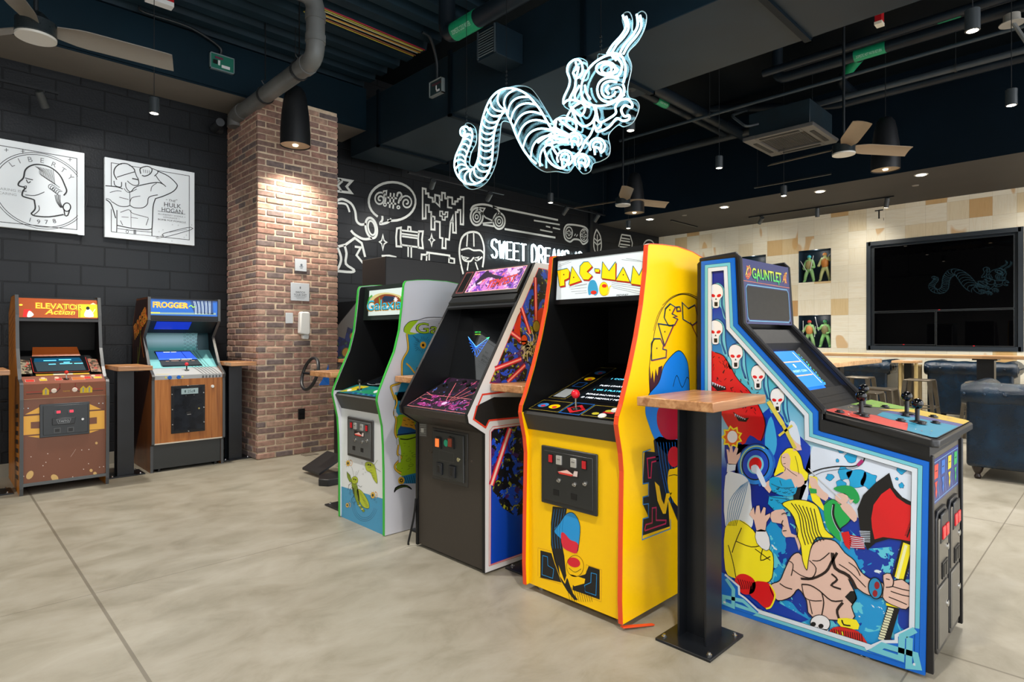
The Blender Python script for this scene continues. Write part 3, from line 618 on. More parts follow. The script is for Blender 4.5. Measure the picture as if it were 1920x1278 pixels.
def pipe_run(name, label, pts, r, mat=PIPE, band=None, txt=None, k=12, hang=()):
    m_ = V(pts[0]); t = thing(name, label, 'pipe', pts[0])
    MB().tube(bend(pts, .12) if len(pts) > 2 else pts, r, mat, k).done('pipe_run', t)
    if band:
        a, b = V(band[0]), V(band[1]); q = MB().cyl(a, b, r+.003, GREEN, k=18)
        o = q.done('pipe_label', t, label='green wrap-around pipe label')
        if txt:
            d = (b-a).normalized(); side = V((-1, 0, 0)) if abs(d.y) > .5 else V((0, -1, 0)); 
            dn = (side*.80+V((0, 0, -.6))).normalized(); U = d if d.cross(-(d.cross(dn))).dot(dn) else d
            U = V((0, -1, 0)) if abs(d.y) > .5 else V((1, 0, 0)); Wv = dn.cross(U)
            if Wv.z < 0: Wv = -Wv
            pl = Plane(a+dn*(r+.006), U, Wv); 
            if pl.N.dot(dn) < 0: pl.N = -pl.N
            s0 = min(0, (b-a).dot(U)); ln = (b-a).length
            MB().text(pl, txt, s0+.03, -r*.22, r*.5, LTXT, 0, width=ln-.06).done('pipe_lettering', o)
    for hp in hang:
        MB().lathe([(-.012, r+.001), (-.012, r+.009), (.012, r+.009), (.012, r+.001)], hp, V(pts[1])-V(pts[0]), C(60, 64, 66, .4, .5), 12).tube([V(hp)+V((0, 0, r)), (hp[0], hp[1], 4.97)], .005, C(30, 34, 36), 6).done('pipe_hanger', t)
    return t
# labelled cold-water pipe left of the neon
pipe_run('water_pipe', 'dark pipe with a bright green label above the left part of the duct', [(3.3, 4.22, 4.95), (3.3, 4.22, 4.0), (3.3, -1.5, 4.0)], .075, PIPE, ((3.3, 4.1, 4.0), (3.3, 3.8, 4.0)), 'DOMESTIC COLD WATER', 18)
pipe_run('water_pipe', 'upper dark pipe of the group on the right side of the ceiling', [(7.2, 3.05, 4.5), (7.2, -3.9, 4.5)], .045)
pipe_run('water_pipe', 'dark pipe with a long green lettered label right of the centre fan rod', [(7.5, 3.0, 4.95), (7.5, 3.0, 4.5), (7.5, -3.9, 4.5)], .062, PIPE, ((7.5, 2.14, 4.5), (7.5, 1.83, 4.5)), 'DOMESTIC HOT WATER RETURN')
pipe_run('steel_conduit', 'thin straight conduit below the green lettered pipes', [(7.7, 5.5, 4.38), (7.7, -3.9, 4.38)], .022, C(40, 52, 60, .4), hang=((7.7, 4.0, 4.38),))
pipe_run('water_pipe', 'mid height pipe with two metal clamps passing over the ceiling cassette', [(8.68, 3.55, 4.5), (8.68, -3.9, 4.5)], .04, C(52, 60, 66, .4), hang=((8.68, 3.0, 4.5), (8.68, 1.4, 4.5)))
pipe_run('water_pipe', 'lowest dark pipe of the right-hand group near the soffit', [(8.9, 4.6, 4.95), (8.9, 2.75, 4.5), (8.9, -3.9, 4.5)], .06)
pipe_run('water_pipe', 'dark cross pipe with a green label right of the centipede head', [(5.2, 4.38, 4.5), (8.9, 4.38, 4.5)], .055, PIPE, ((6.95, 4.38, 4.5), (7.2, 4.38, 4.5)), 'COLD WATER')
pipe_run('water_pipe', 'thicker dark cross pipe ending at the ceiling cassette', [(5.2, 4.2, 4.5), (9.4, 4.2, 4.5)], .075)
pipe_run('steel_beam', 'dark straight beam in front of the right soffit', [(9.06, 7.1, 4.5), (9.06, 3.6, 4.5)], .06, C(30, 36, 40, .5))
pipe_run('water_pipe', 'short slanted pipe with a green label behind the fan rod', [(8.02, 2.2, 4.73), (8.5, 2.6, 4.66), (9.2, 2.6, 4.66)], .06, PIPE, ((8.10, 2.267, 4.72), (8.34, 2.467, 4.683)), None)
pipe_run('water_pipe', 'dark pipe with a small green label near the upper right pendant', [(7.75, 3.0, 4.7), (7.75, -3.9, 4.7)], .05, PIPE, ((7.75, 1.4, 4.7), (7.75, 1.2, 4.7)), None)
# coloured data cables
t = thing('cable_bundle', 'bundle of red yellow and white cables running along the ceiling', 'cables', (3, 5.4, 4.7))
for k, cc in enumerate([(170, 30, 60), (200, 190, 60), (210, 205, 150), (180, 120, 50), (200, 190, 60), (210, 210, 210), (150, 90, 60), (200, 180, 60)]):
    MB().tube(cat([(x, 5.42+.03*k+.012*math.sin(x*1.7+k), 4.505+.006*(k % 3)) for x in (2.62, 3.1, 3.5, 3.93)], False, 5), .006, C(*cc), 5).done('cable', t)
t = thing('electrical_box', 'square circuit box with green board on the navy soffit near the drain pipe', 'electrical box', (2.24, 6.77, 4.25))
MB().box((2.126, 6.755, 4.18), (2.36, 6.784, 4.335), C(28, 110, 92, .4)).done('circuit_board', t)
MB().box((2.2, 6.75, 4.225), (2.22, 6.756, 4.275), WHITE).box((2.235, 6.75, 4.205), (2.32, 6.756, 4.235), WHITE).box((2.17, 6.75, 4.29), (2.25, 6.756, 4.31), C(110, 40, 70)).box((2.15, 6.745, 4.23), (2.19, 6.756, 4.27), BLK).done('components', t)
fr = MB()
for a, b in (((2.12, 4.172), (2.366, 4.182)), ((2.12, 4.333), (2.366, 4.343)), ((2.12, 4.172), (2.128, 4.343)), ((2.358, 4.172), (2.366, 4.343))): fr.box((a[0], 6.748, a[1]), (b[0], 6.784, b[1]), C(120, 140, 145, .4))
fr.done('frame', t); MB().tube(cat([(2.23, 6.76, 4.345), (2.2, 6.74, 4.42), (1.9, 6.7, 4.5), (1.5, 6.7, 4.5), (1.45, 6.65, 4.52)], False, 5), .014, C(26, 34, 40), 8).done('conduit', t)
t = thing('electrical_box', 'small clear fronted electrical box on the side of the big duct', 'electrical box', (3.98, 5.26, 4.05))
MB().box((3.965, 5.153, 3.975), (3.998, 5.374, 4.13), C(40, 60, 66, .35)).done('box', t)
MB().box((3.958, 5.25, 4.0), (3.966, 5.262, 4.07), WHITE).box((3.958, 5.20, 4.0), (3.966, 5.262, 4.02), WHITE).box((3.96, 5.18, 4.08), (3.966, 5.33, 4.1), C(90, 50, 60)).done('components', t)
f = MB()
for a, b in (((5.148, 3.968), (5.38, 3.978)), ((5.148, 4.128), (5.38, 4.138)), ((5.148, 3.968), (5.158, 4.138)), ((5.37, 3.968), (5.38, 4.138))): f.box((3.955, a[0], a[1]), (3.998, b[0], b[1]), C(140, 150, 152, .4))
f.done('frame', t); MB().tube(cat([(3.97, 5.25, 4.14), (3.95, 5.23, 4.3), (3.9, 5.2, 4.40), (3.8, 5.15, 4.5), (3.7, 5.15, 4.52)], False, 5), .016, C(26, 36, 42), 8).done('conduit', t)
t = thing('fire_strobe', 'red and white fire alarm strobe hanging at the top of the picture', 'alarm', (1.5, 6.2, 4.42))
MB().box((1.4, 6.16, 4.42), (1.62, 6.24, 4.52), C(190, 22, 30)).done('housing', t); MB().box((1.4, 6.155, 4.38), (1.62, 6.245, 4.42), C(235, 235, 235)).done('lens', t)
t = thing('fire_strobe', 'small red and white fire alarm strobe among the right ceiling pipes', 'alarm', (6.9, 1.6, 4.52))
MB().box((7.0, 1.75, 4.58), (7.1, 1.81, 4.72), C(170, 22, 30)).done('housing', t); MB().box((7.0, 1.745, 4.55), (7.1, 1.815, 4.58), C(235, 225, 205)).done('lens', t)
for k, (a, b, lb) in enumerate((((10.1, 5.75), 0, 'small round sprinkler cover in the right soffit near the mural corner'), ((10.6, 2.2), 0, 'small round sprinkler cover in the right soffit near the television'))):
    MB().lathe([(0, .045), (.008, .04)], (a[0], a[1], 3.6), (0, 0, -1), C(120, 116, 110, .5), 20).done('sprinkler_cover', loc=(a[0], a[1], 3.592), label=lb, cat_='sprinkler')
# ceiling cassette air conditioner
t = thing('ceiling_cassette', 'square dark ceiling air conditioner cassette left of the centre fan', 'air conditioner', (8.3, 3.15, 3.95))
CS = C(88, 86, 84, .4)
MB().box((7.9, 2.76, 4.0), (8.72, 3.54, 4.32), m_dark('cassette_body', (14, 30, 38), .5)).done('body', t, bev=.008)
c_ = MB(); x0, x1, y0, y1 = 7.84, 8.79, 2.70, 3.60
for a, b in (((x0, y0), (x1, y0+.16)), ((x0, y1-.16), (x1, y1)), ((x0, y0+.16), (x0+.16, y1-.16)), ((x1-.16, y0+.16), (x1, y1-.16))): c_.box((a[0], a[1], 3.95), (b[0], b[1], 4.0), CS)
c_.done('frame', t, bev=.006)
gq = MB().box((x0+.16, y0+.16, 3.975), (x1-.16, y1-.16, 3.998), C(46, 44, 43, .6))
for k in range(22): gq.box((x0+.2, y0+.2+k*.0235, 3.968), (x1-.2, y0+.208+k*.0235, 3.976), C(66, 64, 62, .5))
gq.done('intake_grille', t)
for a, b in (((x0+.06, y0+.2), (x0+.11, y1-.2)), ((x1-.11, y0+.2), (x1-.06, y1-.2)), ((x0+.2, y0+.06), (x1-.2, y0+.11)), ((x0+.2, y1-.11), (x1-.2, y1-.06))):
    MB().box((a[0], a[1], 3.944), (b[0], b[1], 3.952), C(24, 24, 24, .6)).done('air_slot', t)
MB().tube(bend([(7.87, 3.4, 4.15), (7.72, 3.5, 4.1), (7.72, 3.7, 4.3), (8.2, 3.7, 4.5)], .06), .018, C(50, 56, 60), 8).done('hose', t)

# ------------------------------------------------------------------ pendants, bells, fans, tracks, downlights
LENS = C(255, 240, 214, .3, 0, 16)
def make_pendant(loc, label, top=4.96):
    t = thing('pendant_lamp', label, 'pendant lamp', loc, 'small cylinder pendant lamps'); x, y, z = loc
    MB().lathe([(0, .038), (.002, .042), (.135, .042), (.14, .036)], (x, y, z), (0, 0, 1), C(52, 58, 62, .35), 24).done('shade', t)
    MB().lathe([(-.004, .02), (.0, .032), (.003, .034)], (x, y, z), (0, 0, 1), LENS, 20).done('lens', t)
    MB().tube([(x, y, z+.14), (x, y, top)], .003, C(30, 32, 34), 6).done('cord', t)
    MB().lathe([(0, .05), (.018, .05)], (x, y, top-.02), (0, 0, 1), C(40, 44, 46), 16).done('canopy', t)
    return t
p0 = make_pendant((PEND[0][0], PEND[0][1], 3.3), 'small cylinder pendant between the two white posters and the soffit')
for (x, y), lb in zip(PEND[1:8], ['brightest small cylinder pendant at the upper right', 'small cylinder pendant near the right edge of the picture', 'small cylinder pendant left of the ceiling cassette', 'small cylinder pendant just below the centre fan', 'small pendant glowing right behind the centipede wrench', 'small pendant glowing below the centipede belly beside the wall track', 'farthest small pendant hanging below the far fan']):
    if 4 < x < 5.04: make_pendant((x, y, 3.3), lb, 3.708)
    else: clone(p0, (x, y, 3.3), lb)
def make_bell(loc, label, r=.15, h=.62, top=5.06):
    t = thing('bell_lamp', label, 'pendant lamp', loc, 'large bell shaped pendants'); x, y, z = loc
    pr = [(0, r), (h*.25, r*.99), (h*.5, r*.92), (h*.75, r*.78), (h*.9, r*.64), (h*.97, r*.45), (h, r*.15)]
    b = MB().lathe(pr, (x, y, z), (0, 0, 1), C(20, 22, 25, .4), 32); b.f.pop(-2); b.m.pop(-2); b.done('shade', t)
    MB().lathe([(.012, r*.97), (.016, r*.97)], (x, y, z), (0, 0, 1), C(150, 132, 108, .6), 32).done('reflector', t)
    MB().lathe([(.0, .025), (.014, .03)], (x, y, z), (0, 0, 1), C(255, 225, 180, .4, 0, 6), 16).done('bulb', t)
    MB().tube([(x, y, z+h), (x, y, top)], .004, C(24, 26, 28), 6).done('cord', t); return t
b0 = make_bell((2.71, 6.0, 3.3), 'large black bell pendant washing the front of the brick pillar')
clone(b0, (7.99, 1.955, 3.27), 'large black bell pendant behind the right blade of the centre fan')
clone(b0, (7.73, 5.25, 3.22), 'large black bell pendant behind the far fan')
def make_fan(loc, ang, label, cb=(138, 120, 98)):
    t = thing('ceiling_fan', label, 'ceiling fan', loc, 'three-blade ceiling fans'); x, y, z = loc
    MB().lathe([(0, .108), (.012, .115), (.03, .112), (.10, .112), (.11, .09), (.16, .045), (.17, .02)], (x, y, z), (0, 0, 1), C(46, 54, 58, .28, .4), 36).done('motor_housing', t)
    MB().lathe([(-.002, .096), (.004, .1)], (x, y, z), (0, 0, 1), C(150, 142, 130, .4), 32).lathe([(-.010, .1), (-.010, .112), (.004, .114), (.004, .1)], (x, y, z), (0, 0, 1), C(200, 196, 188, .3), 36).done('bottom_plate', t)
    MB().cyl((x, y, z+.17), (x, y, 4.93), .014, C(20, 26, 30, .4), k=12).lathe([(0, .03), (.06, .07), (.07, .07)], (x, y, 4.89), (0, 0, 1), C(26, 30, 33), 20).done('downrod', t)
    for a in ang:
        a = math.radians(a); d = V((math.cos(a), math.sin(a), 0)); s = V((-d.y, d.x, 0)); b = MB(); prof = []; n = 12
        vs = []
        for i in range(n+1):
            q = i/n; rr = .11+q*.69; w = .05+.03*min(1, q*5); 
            if q > .97: w *= .97
            for tt in (-1, -.5, 0, .5, 1):
                c = V((x, y, z+.07))+d*(rr+(.02*tt if i == n else 0))+s*(w*tt)+V((0, 0, -w*tt*.34-(tt*tt-.5)*.012)); vs.append(c)
        k = len(vs); vs2 = [v+V((0, 0, .006)) for v in vs]; fs = []
        for i in range(n):
            for j_ in range(4):
                A = i*5+j_; fs.append((A, A+5, A+6, A+1)); fs.append((k+A, k+A+1, k+A+6, k+A+5))
            for j_, sgn in ((0, 1), (4, -1)):
                A = i*5+j_; fs.append((A, k+A, k+A+5, A+5) if sgn > 0 else (A, A+5, k+A+5, k+A))
        for j_ in range(4):
            fs.append((j_, j_+1, k+j_+1, k+j_)); A = n*5+j_; fs.append((A, k+A, k+A+1, A+1))
        b.add(vs+vs2, fs, C(*cb, .45)); b.done('fan_blade', t)
    return t
make_fan((7.076, 2.125, 3.3), (-35, -156+4, 84), 'three-blade tan ceiling fan at centre right before the soffit')
make_fan((7.436, 5.253, 3.3), (-22, -140, 98), 'smaller looking far ceiling fan near the mural')
make_fan((.50, 5.02, 3.3), (-4, -113, 124), 'nearest ceiling fan cut off at the upper left corner', (124, 118, 110))
TR = C(24, 26, 29, .4, .3)
def head(t, p, aim, L_=.15, r=.036, on=False):
    p = V(p); d = (V(aim)-p).normalized(); q = p+V((0, 0, -.07)); o = MB().cyl(q-d*L_*.45, q+d*L_*.55, r, C(58, 62, 64, .35), k=20).tube([p, q], .008, TR, 6).box(p+V((-.02, -.02, -.015)), p+V((.02, .02, .0)), TR)
    o = o.done('spot_head', t)
    MB().lathe([(0, r*.75), (.003, r*.75)], q+d*(L_*.55), d, LENS if on else C(120, 115, 105, .3), 16).done('spot_lens', o)
def track(label, a, b, heads, up=None):
    t = thing('track_light', label, 'track light', tuple((V(a)+V(b))/2)); d = (V(b)-V(a)).normalized(); s = V((-d.y, d.x, 0))*.017
    MB().prism([V(a)-s, V(a)+s, V(a)+s+V((0, 0, .02)), V(a)-s+V((0, 0, .02))], V(b)-V(a), TR).done('rail', t)
    for p, aim, on in heads: head(t, p, aim, on=on)
    if up:
        for p in up: MB().tube([V(p)+V((0, 0, .02)), (p[0], p[1], 4.96)], .005, TR, 6).done('rail_hanger', t)
    return t
track('black track with one spot head aimed at the posters on the left wall', (-1.5, 7.0, 3.6), (.86, 7.0, 3.6), [((.74, 7.0, 3.6), (.95, 7.3, 3.2), False)], None)
track('black track in front of the mural above the pixel spacecraft', (4.55, 6.65, 3.5), (6.3, 6.65, 3.5), [((4.95, 6.65, 3.5), (5.2, 7.3, 3.1), False), ((6.0, 6.65, 3.5), (6.2, 7.3, 3.1), False)], [(5.25, 6.65, 3.5), (6.1, 6.65, 3.5)])
track('black track in front of the mural above the game pad', (7.75, 6.95, 3.64), (9.25, 6.95, 3.64), [((8.1, 6.95, 3.64), (8.0, 7.3, 3.2), False), ((9.0, 6.95, 3.64), (8.95, 7.3, 3.2), False)], [(7.9, 6.95, 3.64), (9.2, 6.95, 3.64)])
track('long black track under the right soffit with three spot heads', (11.12, 4.98, 3.578), (11.12, 2.6, 3.578), [((11.12, 4.75, 3.578), (11.6, 5.3, 3.1), False), ((11.12, 3.76, 3.578), (11.2, 3.8, 3.1), False), ((11.12, 2.7, 3.578), (11.25, 2.8, 3.1), True)])
track('short black track under the soffit beside the mural corner', (10.3, 6.15, 3.578), (11.3, 6.15, 3.578), [])
track('thin black rail hanging in front of the soffit under the cassette', (9.12, 4.0, 3.62), (9.12, 2.9, 3.62), [], [(9.12, 3.95, 3.62)])
t0 = None
for k, (y, lb) in enumerate(((6.41, 'recessed round downlight nearest the mural corner'), (4.9, 'second recessed downlight from the mural corner'), (3.33, 'recessed downlight right of the pendant under the centre fan'), (2.0, 'recessed downlight above the television wall'))):
    if t0 is None:
        t0 = thing('recessed_downlight', lb, 'downlight', (9.96, y, 3.598), 'recessed soffit downlights')
        MB().lathe([(0, .085), (.006, .08)], (9.96, y, 3.6), (0, 0, -1), C(200, 198, 192, .4), 24).done('trim_ring', t0)
        MB().lathe([(.005, .06), (.008, .06)], (9.96, y, 3.6), (0, 0, -1), LENS, 20).done('lens', t0)
    else: clone(t0, (9.96, y, 3.598), lb)
# two ceiling cords with round canopies seen on the right
t = thing('ceiling_mount', 'round pale junction plate with a slanted grey arm at the upper right corner', 'ceiling mount', (7.38, .755, 4.3))
MB().lathe([(0, .10), (.008, .10), (.01, .07), (.09, .065)], (7.38, .755, 4.3), (0, 0, 1), C(150, 146, 138, .5), 24).done('plate', t)
MB().tube([(7.38, .74, 4.3), (7.40, .5, 3.75)], .018, C(120, 122, 122, .4), 8).done('arm', t)
# ================================================================== arcade cabinets
RED = C(214, 30, 34, .3); YEL = C(252, 200, 0, .3, 0, 0, .35); ORG = C(232, 76, 34, .35); LGRN = C(52, 176, 58, .4); SILV = C(206, 206, 202, .3, .6)
CYAN = C(70, 190, 235, .35); BLUE = C(24, 92, 214, .3); INK = C(18, 18, 20, .35)
SCR = C(20, 26, 32, .12, 0, 0, .6); GLOWC = C(90, 215, 255, .4, 0, 1.6); GLOWW = C(235, 240, 250, .4, 0, 1.2)
def side_panels(t, prof, ya, yb, th, mat, trim, tm='edge_trim', trim_from=0, trim_to=None):
    "two shaped side boards with a coloured edge moulding; prof runs in (x,z)"
    for y0, y1 in ((ya, ya+th), (yb-th, yb)):
        o = MB().profY(prof, y0, y1, mat).done('side_panel', t)
        n = len(prof); e = MB(); rng = list(range(trim_from, (trim_to or n)))
        q = [Plane((0, 0, 0), (1, 0, 0), (0, 0, 1))]
        pts = [prof[i % n] for i in rng]; L = []
        a = [V((p[0], 0, p[1])) for p in pts]
        cx = sum(p[0] for p in prof)/n; cz = sum(p[1] for p in prof)/n
        for i in range(len(a)-1):
            d = (a[i+1]-a[i]); nn = V((d.z, 0, -d.x)).normalized()
            mid = (a[i]+a[i+1])/2
            area = sum(prof[k][0]*prof[(k+1) % n][1]-prof[(k+1) % n][0]*prof[k][1] for k in range(n))
            if area < 0: nn = -nn
            p0 = a[i]; p1 = a[i+1]
            e.prism([(p0.x, y0-.0015, p0.z), (p1.x, y0-.0015, p1.z), (p1.x+nn.x*.004, y0-.0015, p1.z+nn.z*.004), (p0.x+nn.x*.004, y0-.0015, p0.z+nn.z*.004)], (0, y1-y0+.003, 0), trim)
        e.done(tm, o)
    hi = [p for p in prof if p[1] > .9]; hi.append((hi[-1][0], .9)); q = inset(hi, .004)
    MB().profY(q, yb-th-.0025, yb-th+.0005, SHR).done('inner_lining', t)
def stick(t, p, h=.07, r=.017, col=RED, tilt=(0, 0, 0), shaft=STEEL, sr=.005, base=None):
    p = V(p); q = p+V((0, 0, h))+V(tilt); o = MB().lathe([(0, .022), (.006, .018)], p, (0, 0, 1), base or BLK, 16).cyl(p, q, sr, shaft, k=10).done('joystick', t); MB().ball(q, r, col, 20).done('stick_ball', o); return o
def button(t, pl, u, v, r, col, ring=None, n0=0):
    o = MB().lathe([(n0, r*1.25), (n0+.003, r*1.2), (n0+.003, r), (n0+.007, r*.95)], pl.pt(u, v), pl.N, col, 16).done('button', t); return o
def bolt(mb, p, d, r, m=STEEL): mb.lathe([(0, r*1.3), (r*.4, r*1.3), (r*.6, r*.8), (r*1.3, r*.7)], p, d, m, 10)
def cdoor(t, pl, u0, u1, v0, v1, frame, face, kind='twin', n=.0, fw=.022):
    "coin door: frame, inner door, lit coin buttons, return slots, locks"
    u0, u1 = sorted((u0, u1)); v0, v1 = sorted((v0, v1)); w = u1-u0; h = v1-v0
    d = MB().pbox(pl, u0, u1, v0, v1, n-.004, n+.010, frame).done('coin_door', t, bev=.006)
    MB().pbox(pl, u0+fw, u1-fw, v0+fw, v1-fw, n+.008, n+.014, face).done('door_plate', d, bev=.003)
    U = lambda a: u0+w*a
    Z = lambda a: v0+h*a
    if kind == 'twin':
        for a, b in ((.17, .30), (.72, .58)):
            pass
        for a in (.20, .80):
            MB().pbox(pl, U(a)-.011, U(a)+.011, Z(.80)-.018, Z(.80)+.018, n+.012, n+.02, C(176, 26, 34, .3, 0, .15)).pbox(pl, U(a)-.015, U(a)+.015, Z(.80)-.023, Z(.80)+.023, n+.01, n+.016, BLK).done('coin_button', d)
        for a in (.36, .62):
            MB().pbox(pl, U(a)-.017, U(a)+.017, Z(.80)-.022, Z(.80)+.022, n+.012, n+.022, SILV).pbox(pl, U(a)-.01, U(a)+.01, Z(.81), Z(.82), n+.02, n+.024, BLK).done('coin_slot', d, bev=.002)
        a = MB(); pq = lambda x, y: (U(x), Z(y)); L = int((n+.0148)/LAY)+1
        a.poly(pl, [pq(.32, .56), pq(.70, .56), pq(.70, .68), pq(.32, .68)], C(30, 20, 22), L, True); a.poly(pl, [pq(.33, .60), pq(.50, .66), pq(.62, .60)], C(235, 190, 180), L+1, True)
        a.poly(pl, [pq(.33, .60), pq(.62, .60), pq(.58, .57), pq(.36, .57)], C(214, 60, 52), L+1, True); a.poly(pl, [pq(.60, .58), pq(.68, .58), pq(.69, .67), pq(.63, .67)], C(220, 200, 195), L+1, True); a.done('door_sticker', d)
        for x, y in ((.36, .46), (.64, .45), (.82, .50)):
            MB().lathe([(n+.012, .012), (n+.02, .011), (n+.022, .006), (n+.03, .006)], pl.pt(U(x), Z(y)), pl.N, STEEL, 14).done('lock', d)
        for x in (.30, .62): MB().pbox(pl, U(x)-.018, U(x)+.018, Z(.24)-.014, Z(.24)+.014, n+.0135, n+.0155, C(5, 5, 6, .6)).done('return_slot', d)
    return d
# ---------------------------------------------------------------- yellow cabinet
t = thing('arcade_cabinet', 'bright yellow upright arcade cabinet with orange edging and yellow lettering on a white marquee', 'arcade cabinet', (2.64, 1.8875, 0))
Y0, Y1 = 1.575, 2.20
front = [(2.228, .03), (2.222, .14), (2.226, .39), (2.230, .55), (2.234, .717), (2.224, .80), (2.203, .88), (2.192, .93), (2.198, .965), (2.226, 1.018), (2.29, 1.17), (2.344, 1.321), (2.387, 1.469), (2.418, 1.626), (2.431, 1.744), (2.433, 1.756), (2.45, 1.762), (2.556, 1.770), (2.696, 1.775), (2.845, 1.764), (2.968, 1.74), (3.03, 1.71), (3.06, 1.60)]
prof = front+[(3.06, .03)]
side_panels(t, prof, Y0, Y1, .020, YEL, ORG, trim_from=0, trim_to=22)
a, b = Y0+.02, Y1-.02
MB().profY([(2.245, .035), (2.245, .842), (3.04, .842), (3.04, .035)], a, b, YEL).done('front_panel', t)
MB().profY([(2.24, .842), (2.205, .925), (2.215, .943), (2.25, .945), (2.25, .842)], a, b, GREYM).done('control_panel_skirt', t)
MB().profY([(2.212, .9425), (2.90, 1.165), (2.93, 1.165), (2.93, 1.50), (3.03, 1.50), (3.03, .85), (2.25, .85)], a, b, SHR).done('shroud', t)
MB().profY([(2.455, 1.497), (2.450, 1.50), (2.468, 1.757), (2.60, 1.768), (2.69, 1.772), (2.84, 1.762), (2.965, 1.737), (3.04, 1.68), (3.04, 1.497)], a, b, BLK).done('marquee_box', t)
# marquee art on the slightly leaning front
MQ = lambda: C(226, 240, 244, .3, 0, .75)
ang = V((2.4465-2.4285, 0, 1.753-1.502)).normalized()
pm = Plane((2.4505-.004, 0, 1.502), (0, -1, 0), ang, (960, 440, 3.55))
m = MB(); wm = C(228, 240, 245, .3, 0, .14); K = lambda r, g, b, e=.12: C(r, g, b, .35, 0, e)
m.pbox(pm, -(b-.012), -(a+.004), .022, .235, -.003, .0, wm)
yl = K(250, 205, 10, .35); rd = K(225, 50, 30); cy = K(60, 170, 190); ik = C(20, 18, 18)
lets = [[(303, 240), (370, 224), (384, 242), (380, 288), (350, 302), (352, 338), (318, 344)], [(380, 334), (402, 212), (462, 306)],
        [(535, 210), (510, 180), (480, 182), (455, 210), (452, 260), (475, 298), (510, 300), (535, 272), (500, 245)], [(553, 226), (584, 228), (582, 250), (553, 248)],
        [(597, 290), (605, 180), (648, 242), (692, 180), (690, 302)], [(692, 304), (742, 216), (786, 314)], [(792, 326), (808, 208), (846, 268), (878, 210), (884, 208), (880, 338), (842, 282)]]
lets[6] = [(792, 326), (808, 208), (848, 272), (876, 214), (877, 338)]
for q in lets:
    m.poly(pm, [(x-5, y-4) for x, y in q], cy, 1); m.poly(pm, [(x+5, y+8) for x, y in q], rd, 2); m.line(pm, [(x+5, y+8) for x, y in q], .002, ik, 2, True); m.poly(pm, q, yl, 3); m.line(pm, q, .0022, ik, 4, True)
for x, y in ((346, 265), (412, 283), (742, 266)): m.poly(pm, ell(x, y, 4, 5, k=10), ik, 4)
for i, (x0, y0, x1, y1) in enumerate([(310, 212, 395, 180), (315, 200, 380, 176), (730, 165, 870, 180), (760, 158, 860, 172), (380, 350, 500, 330), (390, 362, 498, 350), (395, 378, 496, 372), (420, 392, 500, 384), (660, 340, 860, 380), (662, 330, 868, 360), (664, 318, 870, 348), (420, 340, 500, 325), (670, 352, 850, 392)]): m.line(pm, [(x0, y0), (x1, y1)], .0012, ik, 1)
# plain comet shapes stand where cartoon figures are printed
m.poly(pm, [(512, 400), (506, 350), (520, 308), (548, 302), (566, 330), (574, 380), (556, 404), (534, 392)], K(60, 160, 205), 2, sm=4); m.poly(pm, ell(545, 384, 20, 13, k=18), rd, 3)
m.poly(pm, ell(612, 360, 30, 46, k=24), yl, 2); m.line(pm, ell(612, 360, 30, 46, k=24), .0014, ik, 3, True); m.poly(pm, ell(616, 340, 17, 12, k=16), rd, 3); m.line(pm, [(612, 404), (640, 392), (650, 350), (660, 340)], .006, yl, 2, sm=4)
u, v = pm.px(694, 410); m.text(pm, 'MIDWAY', u, v, .011, ik, 2, width=.072, shear=.2)
m.done('marquee', t)
MB().pbox(pm, -(b), -(a), .235, .262, -.004, .004, BLK).pbox(pm, -(b), -(a), -.004, .020, -.004, .006, BLK).pbox(pm, -b, -(b-.012), .02, .236, -.004, .003, BLK).done('marquee_retainer', t)
# sloping control deck and screen
sl = V((2.90-2.212, 0, 1.165-.9425)).normalized(); pc = Plane((2.212, 0, .9445), (0, -1, 0), sl, (960, 440, 3.55))
d = MB(); W0, W1 = -(b-.004), -(a+.004)
d.poly(pc, [(W0, .002), (W1, .002), (W1, .70), (W0, .70)], C(14, 14, 16, .3), 1, True)
dot = C(190, 170, 60, .5)
def rectl(mb, pl, u0, v0, u1, v1, w, m_, L): mb.line(pl, [(u0, v0), (u1, v0), (u1, v1), (u0, v1)], w, m_, L, True, True)
for u0, v0, u1, v1 in ((W0+.015, .015, W0+.215, .135), (W1-.215, .015, W1-.015, .135)):
    rectl(d, pc, u0, v0, u1, v1, .0025, dot, 2)
rectl(d, pc, W0+.225, .012, W1-.225, .14, .005, C(34, 110, 200), 2); rectl(d, pc, W0+.02, .17, W0+.135, .64, .0022, dot, 2)
d.poly(pc, [(W0+.035, .19), (W0+.12, .19), (W0+.12, .30), (W0+.035, .30)], C(196, 204, 206, .4), 2, True)
for cu, cv, r1, cc in ((W0+.065, .075, .026, C(60, 130, 200)), (W0+.145, .072, .026, YEL), (W0+.08, .46, .026, YEL), (W0+.08, .56, .028, C(60, 130, 200))):
    d.poly(pc, ell(cu, cv, r1*1.3, r1, k=20), cc, 2, True); d.poly(pc, ell(cu+.006, cv-.008, r1*.55, r1*.45, k=14), C(205, 40, 60), 3, True)
rectl(d, pc, W0+.05, .34, W0+.11, .40, .004, C(34, 110, 200), 2); d.poly(pc, [(-1.8875-.06, .07), (-1.8875, .02), (-1.8875+.06, .07), (-1.8875, .12)], C(200, 30, 40), 3, True); d.poly(pc, [(-1.8875-.035, .07), (-1.8875, .045), (-1.8875+.035, .07), (-1.8875, .1)], INK, 4, True)
for cu, cv in ((W1-.10, .085), (W1-.15, .045)): d.poly(pc, ell(cu, cv, .02, .014, k=14), C(190, 180, 50), 3, True)
d.poly(pc, [(W1-.12, .06), (W1-.06, .06), (W1-.06, .075), (W1-.12, .075)], C(190, 30, 40), 3, True)
d.done('deck_artwork', t)
